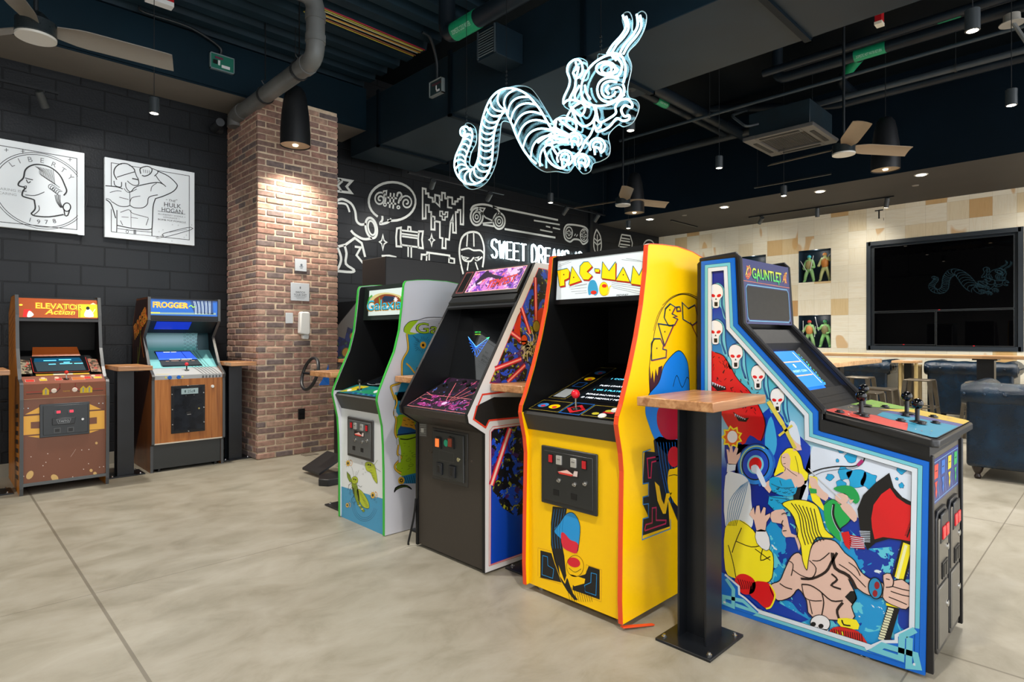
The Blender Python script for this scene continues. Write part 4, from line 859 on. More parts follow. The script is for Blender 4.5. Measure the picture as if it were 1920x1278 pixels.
sc_ = MB().pprism(pc, [(W0+.15, .165), (W1-.02, .165), (W1-.02, .66), (W0+.15, .66)], .001, .004, C(12, 14, 18, .3)).pprism(pc, [(W0+.19, .185), (W1-.03, .185), (W1-.045, .60), (W0+.205, .60)], .004, .006, SCR)
sc_ = sc_.done('screen', t); tx = MB()
for k, (s, v, cc, w) in enumerate([('1 COIN 1 CREDIT', .46, GLOWC, .24), ('PUSH START BUTTON', .36, GLOWW, .26), ('1 OR 2 PLAYERS', .30, GLOWC, .20), ('BONUS PAC-MAN FOR 10000 PTS', .24, GLOWW, .34), ('© 1980 MIDWAY MFG CO', .195, GLOWW, .30)]): tx.text(pc, s, W0+.22, v, .018, cc, 13, width=w)
tx.done('screen_text', sc_)
stick(t, pc.pt(-1.8875, .07), .075, .022, C(225, 26, 44, .2), (-.004, 0, 0))
for cu, cv in ((W1-.075, .10), (W1-.10, .03)): button(t, pc, cu, cv, .017, C(236, 236, 232, .3))
pf = faceX(2.245); pf.crop(960, 780, 2.905)
u0, v1 = pf.px(168, 146); u1, v0 = pf.px(472, 545); v1 = pf.px(320, 180)[1]; v0 = pf.px(320, 505)[1]
cdoor(t, pf, u0, u1, v0+.0, v1-.0, C(38, 40, 40, .4), C(36, 38, 38, .35), n=.004)
# front printing: plain comet, maze corner blocks, streaks
f = MB(); cB = C(32, 150, 220, .3); gold = C(210, 150, 20, .4)
f.poly(pf, [(222, 490), (300, 500), (290, 560), (262, 640), (285, 760), (295, 860), (330, 960), (360, 1000), (340, 1000), (300, 950), (270, 900), (232, 790), (212, 700), (212, 580)], INK, 1)
for x in range(232, 300, 14): f.line(pf, [(x, 505), (x-14, 620), (x-8, 720)], .0014, cB, 2, sm=3)
for a_, b_, c_ in (((150, 735), 75, 180),):
    f.poly(pf, [(155, 730), (215, 745), (232, 800), (270, 905), (155, 878)], INK, 1); f.poly(pf, [(418, 815), (478, 835), (478, 998), (330, 945), (335, 880), (400, 860)], INK, 1)
    for off, w_, cc in ((0, .0022, cB),):
        f.line(pf, [(168, 758), (194, 765), (196, 812), (228, 832), (222, 882), (164, 862)], .0028, cB, 2, True); f.line(pf, [(432, 852), (462, 860), (458, 975), (400, 955), (396, 920), (430, 905)], .0028, cB, 2, True)
    f.line(pf, [(142, 870), (142, 716), (226, 738), (238, 790)], .0022, gold, 1); f.line(pf, [(405, 870), (404, 808), (488, 835), (486, 1010), (360, 962)], .0022, gold, 1); f.line(pf, [(148, 876), (270, 915)], .0022, gold, 1)
f.poly(pf, [(230, 622), (262, 580), (292, 536), (325, 523), (352, 545), (372, 600), (366, 690), (356, 738), (320, 700), (270, 668)], cB, 2, sm=3); f.line(pf, [(230, 622), (262, 580), (292, 536), (325, 523), (352, 545), (372, 600), (366, 690), (356, 738)], .003, INK, 3, sm=3)
f.poly(pf, [(268, 640), (285, 635), (318, 672), (345, 682), (362, 700), (354, 745), (312, 735), (276, 708)], C(220, 36, 60, .3), 3, sm=3)
f.poly(pf, ell(345, 815, 46, 58, k=30), YEL, 3); f.line(pf, ell(345, 815, 46, 58, k=30), .002, INK, 4, True); f.poly(pf, ell(338, 795, 36, 26, k=20, rot=20), C(216, 30, 48, .3), 4); f.line(pf, [(312, 825), (345, 848), (378, 830)], .0024, INK, 5, sm=4)
f.poly(pf, [(255, 810), (270, 850), (288, 900), (300, 858), (330, 862), (400, 885), (395, 910), (340, 925), (300, 880), (290, 912), (262, 870)], YEL, 3); 
for x in range(300, 430, 12): f.line(pf, [(x, 930), (x+18, 1010)], .0022, INK, 2)
f.done('front_artwork', t)
# side printing
ps = Plane((0, Y0-.0, 0), (1, 0, 0), (0, 0, 1), (960, 440, 3.55)); s = MB(); BL = C(22, 128, 226, .3)
s.line(ps, [(918, 1060), (912, 900), (935, 720), (970, 560), (1030, 450), (1110, 400), (1180, 402), (1250, 440)], .0045, INK, 2, sm=6)
s.line(ps, [(1000, 470), (1060, 415), (1120, 392), (1180, 392), (1240, 420)], .003, INK, 2, sm=4); s.line(ps, [(940, 640), (965, 545), (1000, 480)], .003, INK, 2, sm=4)
PL = [[(925, 835), (925, 720), (945, 690), (985, 690), (1005, 735), (1000, 760), (1025, 765), (1022, 815)], [(970, 590), (1070, 605), (1012, 738)], [(1085, 480), (1050, 458), (1018, 490), (1010, 550), (1040, 605), (1080, 598), (1100, 560), (1070, 548), (1095, 540), (1062, 525)], [(1092, 480), (1115, 478), (1120, 505), (1095, 508)], [(1130, 450), (1170, 490), (1215, 465), (1240, 570), (1200, 600), (1135, 560)]]
for q in PL:
    s.poly(ps, q, YEL, 2); s.line(ps, [(x+4, y+3) for x, y in q], .006, C(170, 30, 40), 2, True); s.line(ps, q, .005, C(28, 96, 140), 3, True); s.line(ps, q, .0022, INK, 4, True)
for x, y in ((962, 755), (1015, 645), (1048, 500)): s.poly(ps, ell(x, y, 4, 6, k=8), INK, 4)
s.line(ps, [(1185, 580), (1232, 680)], .006, C(120, 20, 30), 3)
s.poly(ps, [(915, 870), (925, 960), (935, 900), (945, 985), (955, 890), (968, 940), (975, 880), (1000, 870), (990, 960), (915, 1060)], C(60, 20, 34), 2)
s.poly(ps, [(1075, 790), (1115, 772), (1150, 810), (1172, 880), (1178, 1000), (1190, 1300), (1150, 1450), (1060, 1480), (960, 1380), (905, 1250), (885, 1160), (910, 1060), (975, 980), (1010, 870)], BL, 3, sm=5)
s.line(ps, [(880, 1140), (910, 1060), (975, 980), (1010, 870), (1075, 790), (1115, 772), (1150, 810), (1172, 880), (1180, 1040)], .004, INK, 4, sm=5); s.line(ps, [(1070, 1010), (1095, 935), (1130, 1015), (1160, 950), (1175, 960)], .004, INK, 4, sm=4)
s.poly(ps, [(965, 1180), (1000, 1130), (1080, 1130), (1180, 1160), (1230, 1260), (1160, 1340), (1030, 1360), (970, 1280)], C(176, 26, 50, .3), 4, sm=5)
pb = Plane((0, Y0, 0), (1, 0, 0), (0, 0, 1), (960, 780, 2.905))
s.poly(pb, [(770, 130), (800, 110), (905, 130), (960, 180), (960, 560), (905, 580), (860, 470), (800, 330), (780, 220)], C(12, 18, 40), 3)
for k in range(7): s.line(pb, [(790+k*16, 140), (812+k*15, 300), (850+k*12, 470)], .003, BL, 4, sm=3)
s.poly(pb, [(722, 190), (778, 195), (790, 260), (830, 340), (850, 470), (858, 600), (708, 650), (714, 560), (745, 552), (712, 480), (712, 438), (745, 436), (745, 365), (712, 372)], INK, 2)
s.line(pb, [(735, 230), (800, 218), (797, 240), (760, 250), (755, 335), (742, 335)], .007, C(214, 24, 84), 3, True); s.line(pb, [(722, 615), (728, 590), (762, 580), (762, 500), (784, 496), (784, 566), (838, 566), (836, 584), (724, 622)], .007, C(190, 24, 84), 3, True)
s.line(pb, [(755, 180), (712, 195), (712, 368), (742, 362), (742, 432), (712, 440), (712, 480), (742, 476), (742, 550), (712, 558), (708, 672), (862, 612), (862, 560)], .005, C(50, 130, 200), 3)
s.poly(pb, ell(880, 220, 34, 56, k=20), C(206, 26, 40), 5); s.poly(pb, [(850, 300), (880, 285), (960, 270), (960, 470), (900, 490), (850, 400)], YEL, 5, sm=3); s.poly(pb, [(775, 355), (800, 380), (812, 450), (826, 480), (838, 420), (870, 415), (850, 450), (835, 530), (820, 530), (790, 460)], YEL, 5)
s.line(pb, [(850, 325), (880, 318), (910, 325)], .004, INK, 6, sm=3)
s.done('side_artwork', t)
for x, y in ((2.30, 1.64), (2.30, 2.14), (2.95, 1.64), (2.95, 2.14)): MB().cyl((x, y, 0), (x, y, .012), .02, STEEL).cyl((x, y, .01), (x, y, .045), .006, STEEL, k=8).done('leveller_foot', t)
MB().prism([(2.23, 1.574, .012), (2.37, 1.50, .004), (2.37, 1.515, .004), (2.235, 1.592, .012)], (0, 0, .006), ORG).done('loose_trim', t)

# ---------------------------------------------------------------- white and green insect shooter cabinet
t = thing('arcade_cabinet', 'white upright arcade cabinet with bright green edging and insect art on its front', 'arcade cabinet', (2.6, 3.735, 0))
Y0, Y1 = 3.425, 4.045; WH = C(206, 206, 214, .35)
prof = [(2.158, .004), (2.158, .19), (2.156, .44), (2.151, .607), (2.142, .735), (2.118, .84), (2.103, .90), (2.106, .93), (2.12, .968), (2.178, 1.097), (2.236, 1.221), (2.276, 1.365), (2.298, 1.535), (2.312, 1.67), (2.318, 1.69), (2.33, 1.702), (2.42, 1.715), (2.505, 1.721), (2.671, 1.722), (2.787, 1.711), (2.9, 1.69), (2.96, 1.64), (2.98, 1.5), (2.98, .004)]
side_panels(t, prof, Y0, Y1, .018, WH, LGRN, trim_to=22)
a, b = Y0+.018, Y1-.018
MB().profY([(2.168, .02), (2.168, .80), (2.96, .80), (2.96, .02)], a, b, C(222, 226, 228, .35)).done('front_panel', t)
MB().profY([(2.168, .80), (2.118, .902), (2.135, .918), (2.2, .93), (2.2, .80)], a, b, GREYM).done('control_panel_skirt', t)
MB().profY([(2.128, .917), (2.32, .965), (2.78, 1.10), (2.82, 1.45), (2.95, 1.45), (2.95, .81), (2.18, .81)], a, b, SHR).done('shroud', t)
MB().profY([(2.345, 1.448), (2.348, 1.46), (2.362, 1.700), (2.42, 1.708), (2.505, 1.714), (2.671, 1.715), (2.787, 1.704), (2.89, 1.684), (2.95, 1.63), (2.95, 1.448)], a, b, C(24, 34, 30, .4)).done('marquee_box', t)
ang = V((.014, 0, .235)).normalized(); pm = Plane((2.345, 0, 1.46), (0, -1, 0), ang, (590, 460, 4.259))
m = MB(); m.pbox(pm, -(b-.075), -(a+.0), .02, .208, -.003, 0, C(206, 222, 220, .3, 0, .14))
m.poly(pm, [(440, 440), (480, 395), (560, 376), (640, 386), (700, 410), (700, 440), (560, 430), (470, 450)], K(200, 190, 130), 1, sm=3); m.poly(pm, [(470, 440), (520, 400), (580, 388), (650, 402), (698, 440), (690, 470), (500, 480)], K(120, 60, 30, .3), 2, sm=3)
m.poly(pm, [(540, 420), (560, 402), (640, 408), (650, 430), (610, 450), (550, 450)], C(30, 50, 80, .4), 3)
u, v = pm.px(414, 520); u1, v1 = pm.px(752, 520)
for off, cc, L, dy in ((.035, K(214, 150, 30), 3, -.004), (.018, C(30, 70, 60), 4, -.002), (.0, K(36, 160, 200, .35), 5, 0)): m.text(pm, 'Galaxian', u-off*.05, v+dy, .078, cc, L, width=-a-.004-u, off=off)
m.line(pm, [(425, 470), (440, 420), (462, 400)], .014, K(70, 170, 60), 6, sm=3); m.line(pm, [(520, 415), (522, 470)], .009, K(90, 180, 60), 6); m.line(pm, [(684, 430), (705, 400)], .012, K(90, 180, 60), 6)
for k in range(4): 
    an = k*math.pi/4; m.line(pm, [(650-16*math.cos(an), 432-22*math.sin(an)), (650+16*math.cos(an), 432+22*math.sin(an))], .0025, K(255, 255, 255, 1.5), 7)
m.done('marquee', t)
sl = V((.65, 0, .183)).normalized(); pc = Plane((2.130, 0, .9185), (0, -1, 0), sl); d = MB(); W0, W1 = -b+.003, -a-.003
d.poly(pc, [(W0, .004), (W1, .004), (W1, .17), (W0, .17)], C(24, 120, 120, .35), 1, True); d.poly(pc, [(W0+.01, .01), (W0+.14, .05), (W0+.2, .16), (W0+.06, .16)], C(210, 190, 40), 2, True); d.poly(pc, [(W0+.2, .04), (W1-.02, .02), (W1-.02, .12), (W0+.3, .12)], C(20, 130, 90), 2, True); d.poly(pc, [(W0+.1, .01), (W1-.03, .008), (W1-.03, .035), (W0+.16, .035)], C(24, 50, 110), 2, True)
for k in range(5): d.poly(pc, ell(W0+.2+k*.07, .022, .016, .009, k=12), C(30, 150, 170), 3, True)
d.poly(pc, ell(W1-.12, .10, .03, .018, k=12), C(150, 190, 60), 3, True); d.done('deck_artwork', t)
button(t, pc, W1-.17, .085, .018, WHITE); button(t, pc, W0+.08, .06, .016, WHITE); stick(t, pc.pt(-3.75-.1, .09), .06, .014, BLK)
scn = MB().pprism(pc, [(W0+.06, .18), (W1-.03, .18), (W1-.05, .62), (W0+.08, .62)], .002, .004, SCR).done('screen', t)
MB().line(pc, [(W0+.10, .20), (W0+.2, .19), (W0+.36, .25), (W0+.5, .30), (W1-.05, .33), (W1-.06, .30), (W1-.16, .27), (W0+.2, .21)], .006, C(200, 210, 215, .2), 9, False, True, 4).done('visor_edge', scn)
pf = faceX(2.168).crop(590, 740, 4.259); u0 = pf.px(272, 300)[0]; u1 = pf.px(476, 300)[0]; v1 = pf.px(375, 188)[1]; v0 = pf.px(375, 510)[1]
cdoor(t, pf, u0, u1, v0, v1, C(52, 52, 52, .4), C(82, 84, 84, .35), n=.003, fw=.02)
f = MB(); G1 = C(128, 150, 30, .4); G2 = C(176, 190, 46, .4)
f.poly(pf, [(215, 730), (550, 830), (550, 1130), (215, 975)], C(66, 148, 190, .35), 1)
for k in range(3): f.line(pf, ell(400, 860, 80+k*12, 120+k*14, 20, 185, 24), .0018, C(30, 60, 90), 2)
f.poly(pf, [(300, 690), (330, 700), (350, 760), (360, 850), (345, 870), (318, 800), (300, 740)], G1, 3, sm=3); f.line(pf, [(300, 690), (330, 700), (350, 760), (360, 850), (345, 870), (318, 800), (300, 740)], .002, INK, 4, True, sm=3)
f.poly(pf, [(340, 755), (375, 765), (420, 830), (438, 880), (430, 905), (385, 890), (350, 820)], G2, 3, sm=3); f.line(pf, [(340, 755), (375, 765), (420, 830), (438, 880), (430, 905), (385, 890), (350, 820)], .002, INK, 4, True, sm=3)
f.poly(pf, [(258, 612), (285, 640), (300, 700), (278, 690), (262, 655)], G1, 3); f.line(pf, [(258, 612), (285, 640), (300, 700), (278, 690), (262, 655)], .002, INK, 4, True); f.poly(pf, ell(322, 680, 26, 30, k=16), G2, 4); f.line(pf, ell(322, 680, 26, 30, k=16), .002, INK, 5, True)
for p in ([(316, 650), (298, 575)], [(328, 650), (336, 610)], [(355, 600), (340, 640)]): f.line(pf, p, .0018, INK, 5)
for k in range(5): f.poly(pf, ell(352+k*10, 868+k*14, 11, 9, k=10), C(200, 206, 120) if k % 2 else G1, 5); f.line(pf, ell(352+k*10, 868+k*14, 11, 9, k=10), .0012, INK, 6, True)
f.poly(pf, [(405, 545), (440, 535), (478, 560), (490, 600), (502, 680), (498, 705), (470, 670), (448, 620), (415, 600)], G2, 3, sm=3); f.line(pf, [(405, 545), (440, 535), (478, 560), (490, 600), (502, 680), (498, 705), (470, 670), (448, 620), (415, 600)], .002, INK, 4, True, sm=3); f.line(pf, [(480, 580), (530, 612)], .0022, INK, 5); f.line(pf, [(476, 560), (505, 520)], .003, G1, 5)
for cx, cy, r in ((268, 545, 18), (466, 800, 20), (262, 880, 14)):
    f.poly(pf, ell(cx, cy, r*.9, r*1.3, k=12), C(214, 170, 70), 3); f.poly(pf, ell(cx, cy, r*.4, r*.6, k=10), C(40, 60, 40), 4); f.line(pf, ell(cx+6, cy-2, r*1.5, r*1.5, -70, 60, 10), .004, C(226, 160, 50), 3)
    for k in range(9): 
        an = k*.7; f.line(pf, [(cx+r*math.cos(an), cy+1.4*r*math.sin(an)), (cx+r*1.5*math.cos(an), cy+2*r*math.sin(an))], .0013, INK, 3)
rr = random.Random(5)
for k in range(9): f.line(pf, [(318+k*3, 735+k*12), (345+k*1.5, 728+k*13)], .0016, INK, 6)
for k in range(11): f.line(pf, [(352+k*6, 770+k*12), (372+k*6, 775+k*11)], .0014, INK, 6)
for k in range(5): f.line(pf, [(264+k*7, 625+k*14), (284+k*4, 640+k*12)], .0014, INK, 6)
for k in range(6): f.line(pf, [(420+k*10, 560+k*20), (446+k*8, 556+k*22)], .0015, INK, 6)
for x, y in ((316, 672), (330, 676), (432, 556), (448, 560)): f.poly(pf, ell(x, y, 5, 7, k=10), INK, 6)
f.poly(pf, [(300, 735), (318, 745), (322, 800), (312, 790)], C(60, 74, 20), 6); f.poly(pf, [(345, 760), (352, 800), (360, 850), (352, 846)], C(60, 74, 20), 6)
for p in ([(300, 700), (275, 720), (268, 760)], [(305, 730), (282, 760), (290, 800)], [(345, 720), (372, 735), (380, 725)], [(318, 800), (296, 830), (300, 850)]): f.line(pf, p, .0028, INK, 5)
for k in range(46):
    q = rr.choice(((400, 575, 28, 70), (300, 780, 30, 70), (325, 840, 26, 40), (465, 790, 34, 60))); x = q[0]+rr.gauss(0, q[2]*.5); y = q[1]+rr.gauss(0, q[3]*.5)
    if 225 < x < 535: f.line(pf, ell(x, y, rr.uniform(3, 7), rr.uniform(3, 8), k=7), .0009, INK, 2, True)
f.done('front_artwork', t)
ps = Plane((0, Y0, 0), (1, 0, 0), (0, 0, 1), (590, 460, 4.259)); s = MB(); AC = C(150, 184, 30, .35)
s.poly(ps, [(735, 700), (900, 690), (1030, 640), (1060, 700), (1060, 2000), (735, 2000)][:0] or [(735, 705), (1040, 690), (1100, 1240), (640, 1240), (690, 1100), (695, 930), (745, 840), (735, 760)], C(44, 136, 176, .35), 1)
pb = Plane((0, Y0, 0), (1, 0, 0), (0, 0, 1), (590, 740, 4.259))
s.poly(pb, [(640, -20), (900, -40), (900, 200), (680, 180), (640, 120)], C(44, 136, 176, .35), 1)
s.poly(pb, [(660, 170), (740, 160), (900, 190), (900, 620), (700, 650), (650, 560), (690, 470), (670, 370), (640, 300)], AC, 2, sm=3)
s.poly(pb, [(690, 650), (820, 620), (900, 640), (900, 705), (700, 708)], C(38, 120, 160), 3)
for k in range(9): s.line(pb, [(715+k*18, 650-k*2), (735+k*16, 705)], .004, C(14, 40, 70), 4)
s.poly(pb, [(665, 280), (690, 240), (760, 225), (820, 240), (830, 300), (800, 310), (660, 325)], C(34, 84, 134), 3); s.poly(pb, [(690, 250), (705, 175), (760, 180), (790, 200), (806, 280), (770, 262)], C(206, 150, 40), 4)
for x, y in ((705, 200), (740, 195), (770, 215), (720, 235), (760, 240)): s.line(pb, [(x, y), (x+22, y+6)], .0035, INK, 5)
s.line(pb, [(655, 320), (806, 300)], .006, INK, 5); s.line(pb, [(680, 350), (740, 355), (806, 335)], .007, INK, 5, sm=3)
for k in range(16): x = 690+rr.random()*120; y = 380+rr.random()*220; s.line(pb, [(x, y), (x+rr.uniform(6, 16), y+rr.uniform(-8, -2))], .002, INK, 4)
for x, y in ((748, 520), (795, 485), (768, 562)): s.line(pb, ell(x, y, 20, 9, k=14, rot=-14), .002, INK, 4, True)
ED = [(735, 705), (745, 790), (742, 840), (700, 920), (696, 1010), (690, 1090), (615, 1120), (612, 1150), (640, 1230)]
for w_, cc, L in ((.016, INK, 3), (.011, C(214, 170, 50), 4)): s.line(ps, ED, w_, cc, L, sm=4)
ED = [(640, 0), (655, 60), (632, 140), (650, 200), (640, 300), (668, 380), (660, 470), (690, 500), (640, 560), (650, 600), (690, 625)]
for w_, cc, L in ((.016, INK, 5), (.011, C(214, 170, 50), 6)): s.line(pb, ED, w_, cc, L, sm=4)
for x, y in ((640, 140), (660, 370), (675, 510)): s.line(pb, [(x-2, y-28), (x+2, y+28)], .018, C(190, 190, 190), 7); s.line(pb, [(x-10, y-28), (x-8, y+28)], .002, INK, 8)
s.poly(pb, ell(690, 682, 26, 30, k=20), C(206, 160, 40), 6); s.poly(pb, ell(690, 682, 14, 16, k=14), INK, 7); s.poly(pb, ell(690, 682, 7, 8, k=10), C(206, 160, 40), 8)
s.poly(pb, [(632, 782), (640, 740), (690, 715), (740, 720), (772, 745), (770, 756), (730, 736), (680, 745), (650, 762)], INK, 5, sm=2); s.line(pb, [(650, 752), (690, 730), (745, 732)], .006, C(70, 90, 30), 6, sm=2)
s.poly(ps, [(712, 690), (716, 650), (760, 606), (830, 595), (790, 640), (760, 690), (820, 700), (760, 712)], AC, 3, sm=2); s.line(ps, [(712, 690), (716, 650), (760, 606), (830, 595), (900, 575), (1060, 575)], .004, INK, 4, sm=3)
for k in range(7): s.line(ps, [(830-k*4, 600+k*12), (1040, 592+k*12)], .0018, C(60, 60, 80), 2)
u, v = ps.px(800, 700); 
for off, cc, L in ((.03, INK, 4), (0, AC, 5)): s.text(ps, 'Galaxian', u, v, .075, cc, L, width=.58, off=off)
s.poly(ps, ell(865, 795, 24, 28, k=20), C(214, 160, 40), 3); s.poly(ps, ell(865, 795, 10, 12, k=12), INK, 4)
for k in range(26): an = k*.25; r0, r1 = rr.uniform(34, 46), rr.uniform(52, 80); s.line(ps, [(865+r0*math.cos(an), 795+r0*math.sin(an)), (865+r1*math.cos(an), 795+r1*math.sin(an))], .0022, C(14, 40, 70), 3)
s.line(ps, [(785, 720), (840, 775)], .003, C(14, 40, 70), 3); s.line(ps, [(730, 940), (762, 970), (800, 1020), (815, 1010)], .011, C(190, 150, 40), 3, sm=2); s.poly(ps, [(800, 1030), (812, 975), (840, 960), (880, 960), (880, 1030)], INK, 3)
s.done('side_artwork', t)

# ---------------------------------------------------------------- vector tunnel game
t = thing('arcade_cabinet', 'dark slanted arcade cabinet with red laser beams on its white edged side', 'arcade cabinet', (2.6, 2.807, 0))
Y0, Y1 = 2.48, 3.134; WB = C(214, 214, 216, .35)
prof = [(2.206, .012), (2.206, .784), (2.088, .856), (2.079, .899), (2.613, 1.771), (3.0, 1.771), (3.0, .012)]
for i, (y0, y1) in enumerate(((Y0, Y0+.018), (Y1-.018, Y1))):
    o = MB().profY(prof, y0, y1, WB if i == 0 else BLK).done('side_panel', t)
    e = MB()
    for (x0, z0), (x1, z1) in zip(prof[:5], prof[1:5]):
        dx, dz = x1-x0, z1-z0; k = math.hypot(dx, dz); nx, nz = -dz/k*.004, dx/k*.004
        e.prism([(x0, y0-.001, z0), (x1, y0-.001, z1), (x1+nx, y0-.001, z1+nz), (x0+nx, y0-.001, z0+nz)], (0, .02, 0), BLK)
    e.done('edge_trim', o)
a, b = Y0+.018, Y1-.018; DG = C(52, 46, 40, .5)
MB().profY([(2.212, .02), (2.212, .782), (2.30, .782), (2.98, .782), (2.98, .02)], a, b, DG).done('front_panel', t)
MB().profY([(2.21, .782), (2.10, .852), (2.095, .89), (2.30, .98), (2.30, .782)], a, b, DG).done('control_panel_skirt', t)
MB().profY([(2.58, 1.53), (2.465, 1.535), (2.478, 1.58), (2.60, 1.765), (2.98, 1.765), (2.98, 1.53)], a, b, BLK).done('marquee_box', t)
MB().profY([(2.46, .95), (2.60, 1.54), (2.97, 1.54), (2.97, .79), (2.3, .79), (2.3, .95)], a, b, SHR).done('shroud', t)
MB().profY([(2.465, 1.51), (2.45, 1.545), (2.475, 1.575), (2.49, 1.53)], a, b, C(30, 33, 36, .35)).profY([(2.445, 1.50), (2.435, 1.512), (2.47, 1.53), (2.47, 1.51)], a, b, C(52, 54, 56, .35)).done('marquee_lip', t)
gp = V((.133, 0, .545)).normalized(); pg = Plane((2.432, 0, .97), (0, -1, 0), gp, (740, 480, 4.26))
gl = MB().pbox(pg, -b, -a, .02, .555, 0, .004, C(8, 10, 12, .015, 0, 0, 1.0, 1)).done('monitor_glass', t)
vx = MB(); VB = C(40, 120, 255, .4, 0, 2.2); VG = C(60, 220, 90, .4, 0, 1.2); VC = C(110, 190, 255, .4, 0, 2.2); ap = (660, 720)
vx.line(pg, [(592, 645), (660, 805), (762, 648), (655, 725)], .0014, VB, 10, True)
for x, y in ((594, 662), (600, 690), (606, 718), (614, 742), (622, 770), (640, 795), (672, 790), (690, 762), (706, 738), (722, 712), (740, 684)): vx.line(pg, [(655, 725), (x, y)], .0011, VB, 10)
vx.line(pg, [(592, 645), (655, 725), (762, 648)], .0016, VC, 11); vx.line(pg, [(735, 655), (760, 650), (750, 668)], .003, VG, 11)
u, v = pg.px(645, 612); vx.text(pg, 'INSERT COIN', u, v, .008, VG, 10, width=.055); u, v = pg.px(645, 630); vx.text(pg, 'GAME OVER', u, v, .007, C(150, 210, 60, .4, 0, 1), 10, width=.055); vx.done('vector_image', gl)
cp = V((.25, 0, .115)).normalized(); pc = Plane((2.0985, 0, .893), (0, -1, 0), cp, (740, 480, 4.26)); d = MB(); NEOP = C(226, 130, 130, .4); W0, W1 = -b, -a
MB().pbox(pc, W0, W1, 0, .41, -.012, 0, C(24, 20, 28, .35)).done('control_panel', t)
d.poly(pc, [(W0+.004, .004), (W1-.004, .004), (W1-.004, .40), (W0+.004, .40)], m_speckle('deck_print', (22, 18, 26), [((44, 20, 46), .54, 1), ((176, 56, 136), .655, 1.6), ((80, 110, 200), .69, 2.2), ((220, 150, 220), .72, 3)], 10), 1, True)
d.line(pc, [(W0+.02, .015), (W1-.02, .015), (W1-.02, .16), (W0+.02, .16)], .004, NEOP, 2, True, True)
cu = (W0+W1)/2
for du, dv in ((-.30, .10), (.30, .06), (-.16, .24), (.0, .28), (.1, .27), (.22, .26), (-.28, .03)): d.line(pc, [(cu, .085), (cu+du, .085+dv)], .005, C(220, 110, 120), 2, False, True)
NB = m_speckle('nebula_print', (150, 40, 116), [((24, 16, 28), .50, 1), ((214, 110, 190), .60, 1.4), ((96, 110, 210), .64, 2)], 26); d.poly(pc, ell(cu, .085, .05, .04, k=18), NB, 3, True); d.poly(pc, ell(cu, .085, .02, .018, k=12), C(230, 190, 230), 4, True)
for sg in (-1, 1): d.poly(pc, [(cu+sg*.05, .09), (cu+sg*.12, .15), (cu+sg*.2, .16), (cu+sg*.15, .10), (cu+sg*.1, .06)], NB, 3, True, 3); d.poly(pc, [(cu+sg*.08, .05), (cu+sg*.18, .07), (cu+sg*.24, .05), (cu+sg*.14, .03)], NB, 3, True, 3)
d.done('deck_artwork', t)
for cu_, cv in ((W0+.09, .28), (W0+.30, .30), (W1-.22, .25), (W1-.12, .27), (W0+.22, .34)): MB().lathe([(0, .016), (.014, .015)], pc.pt(cu_, cv), pc.N, BLK, 14).done('button', t)
MB().lathe([(0, .03), (.02, .028), (.024, .02)], pc.pt(W1-.12, .33), pc.N, PLAST, 20).done('spinner_knob', t)
mp_ = V((.122, 0, .185)).normalized(); pm = Plane((2.471, 0, 1.585), (0, -1, 0), mp_, (740, 480, 4.26)); m = MB()
m.pbox(pm, W0, W1, .004, .215, -.006, 0, C(20, 22, 25, .4))
u0, v0 = pm.px(582, 296); u1, v1 = pm.px(1062, 72); v0, v1 = .03, .20; u0 = W0+.125; u1 = W1-.02
m.poly(pm, [(u0, v0), (u1, v0), (u1, v1), (u0, v1)], m_speckle('marquee_print', (200, 120, 200), [((120, 60, 180), .5, 1), ((245, 190, 225), .56, .8), ((60, 30, 110), .6, 2), ((250, 110, 120), .64, 1.5), ((90, 190, 210), .72, 3)], 14, e=.1), 1, True)
m.line(pm, [(u0, v0), (u1, v0), (u1, v1), (u0, v1)], .004, C(236, 170, 160, .4, 0, .4), 2, True, True); m.line(pm, [(W0+.03, v0), (W0+.10, v0), (W0+.10, v1), (W0+.03, v1)], .003, C(200, 90, 90), 1, True, True)
m.poly(pm, [(u0+.06, v0+.06), (u0+.16, v0+.11), (u0+.27, v0+.08), (u0+.3, v0+.1), (u0+.16, v0+.14), (u0+.12, v0+.17), (u0+.08, v0+.13)], C(40, 20, 50), 2, True, 3)
for off, cc, L in ((.03, C(70, 16, 30, .4), 3), (0, K(230, 60, 50, .5), 4)): m.text(pm, 'TEMPEST', u0+.19, v0+.018, .062, cc, L, width=.24, off=off, shear=.25, rot=8)
m.done('marquee', t)
for k in range(4): MB().pbox(pm, W0+.04+k*.014, W0+.047+k*.014, v0+.015, v1-.015, 0, .003, C(8, 8, 9)).done('speaker_slot', t)
pf = faceX(2.212).crop(740, 760, 3.76); u0 = pf.px(270, 300)[0]; u1 = pf.px(518, 300)[0]; v1 = pf.px(400, 178)[1]; v0 = pf.px(400, 545)[1]
dd = MB().pbox(pf, u0, u1, v0, v1, -.004, .006, C(46, 45, 43, .45)).done('coin_door', t, bev=.003); MB().pbox(pf, u0+.018, u1-.025, v0+.02, v1-.012, .005, .016, C(44, 46, 46, .4)).done('door_plate', dd, bev=.006)
for x, cc in ((318, C(236, 110, 50, .4, 0, .8)), (408, C(120, 50, 30, .4, 0, .2))):
    uu, vv = pf.px(x+8, 258); MB().pprism(pf, [(uu-.028, vv-.03), (uu+.03, vv-.034), (uu+.024, vv+.03), (uu-.02, vv+.034)], .014, .026, C(30, 30, 30, .4)).pbox(pf, uu-.018, uu+.014, vv-.024, vv+.024, .022, .03, cc).done('coin_slot', dd)
uu, vv = pf.px(378, 262); MB().lathe([(.014, .022), (.019, .02)], pf.pt(uu, vv), pf.N, C(30, 170, 130, .4), 18).done('round_sticker', dd)
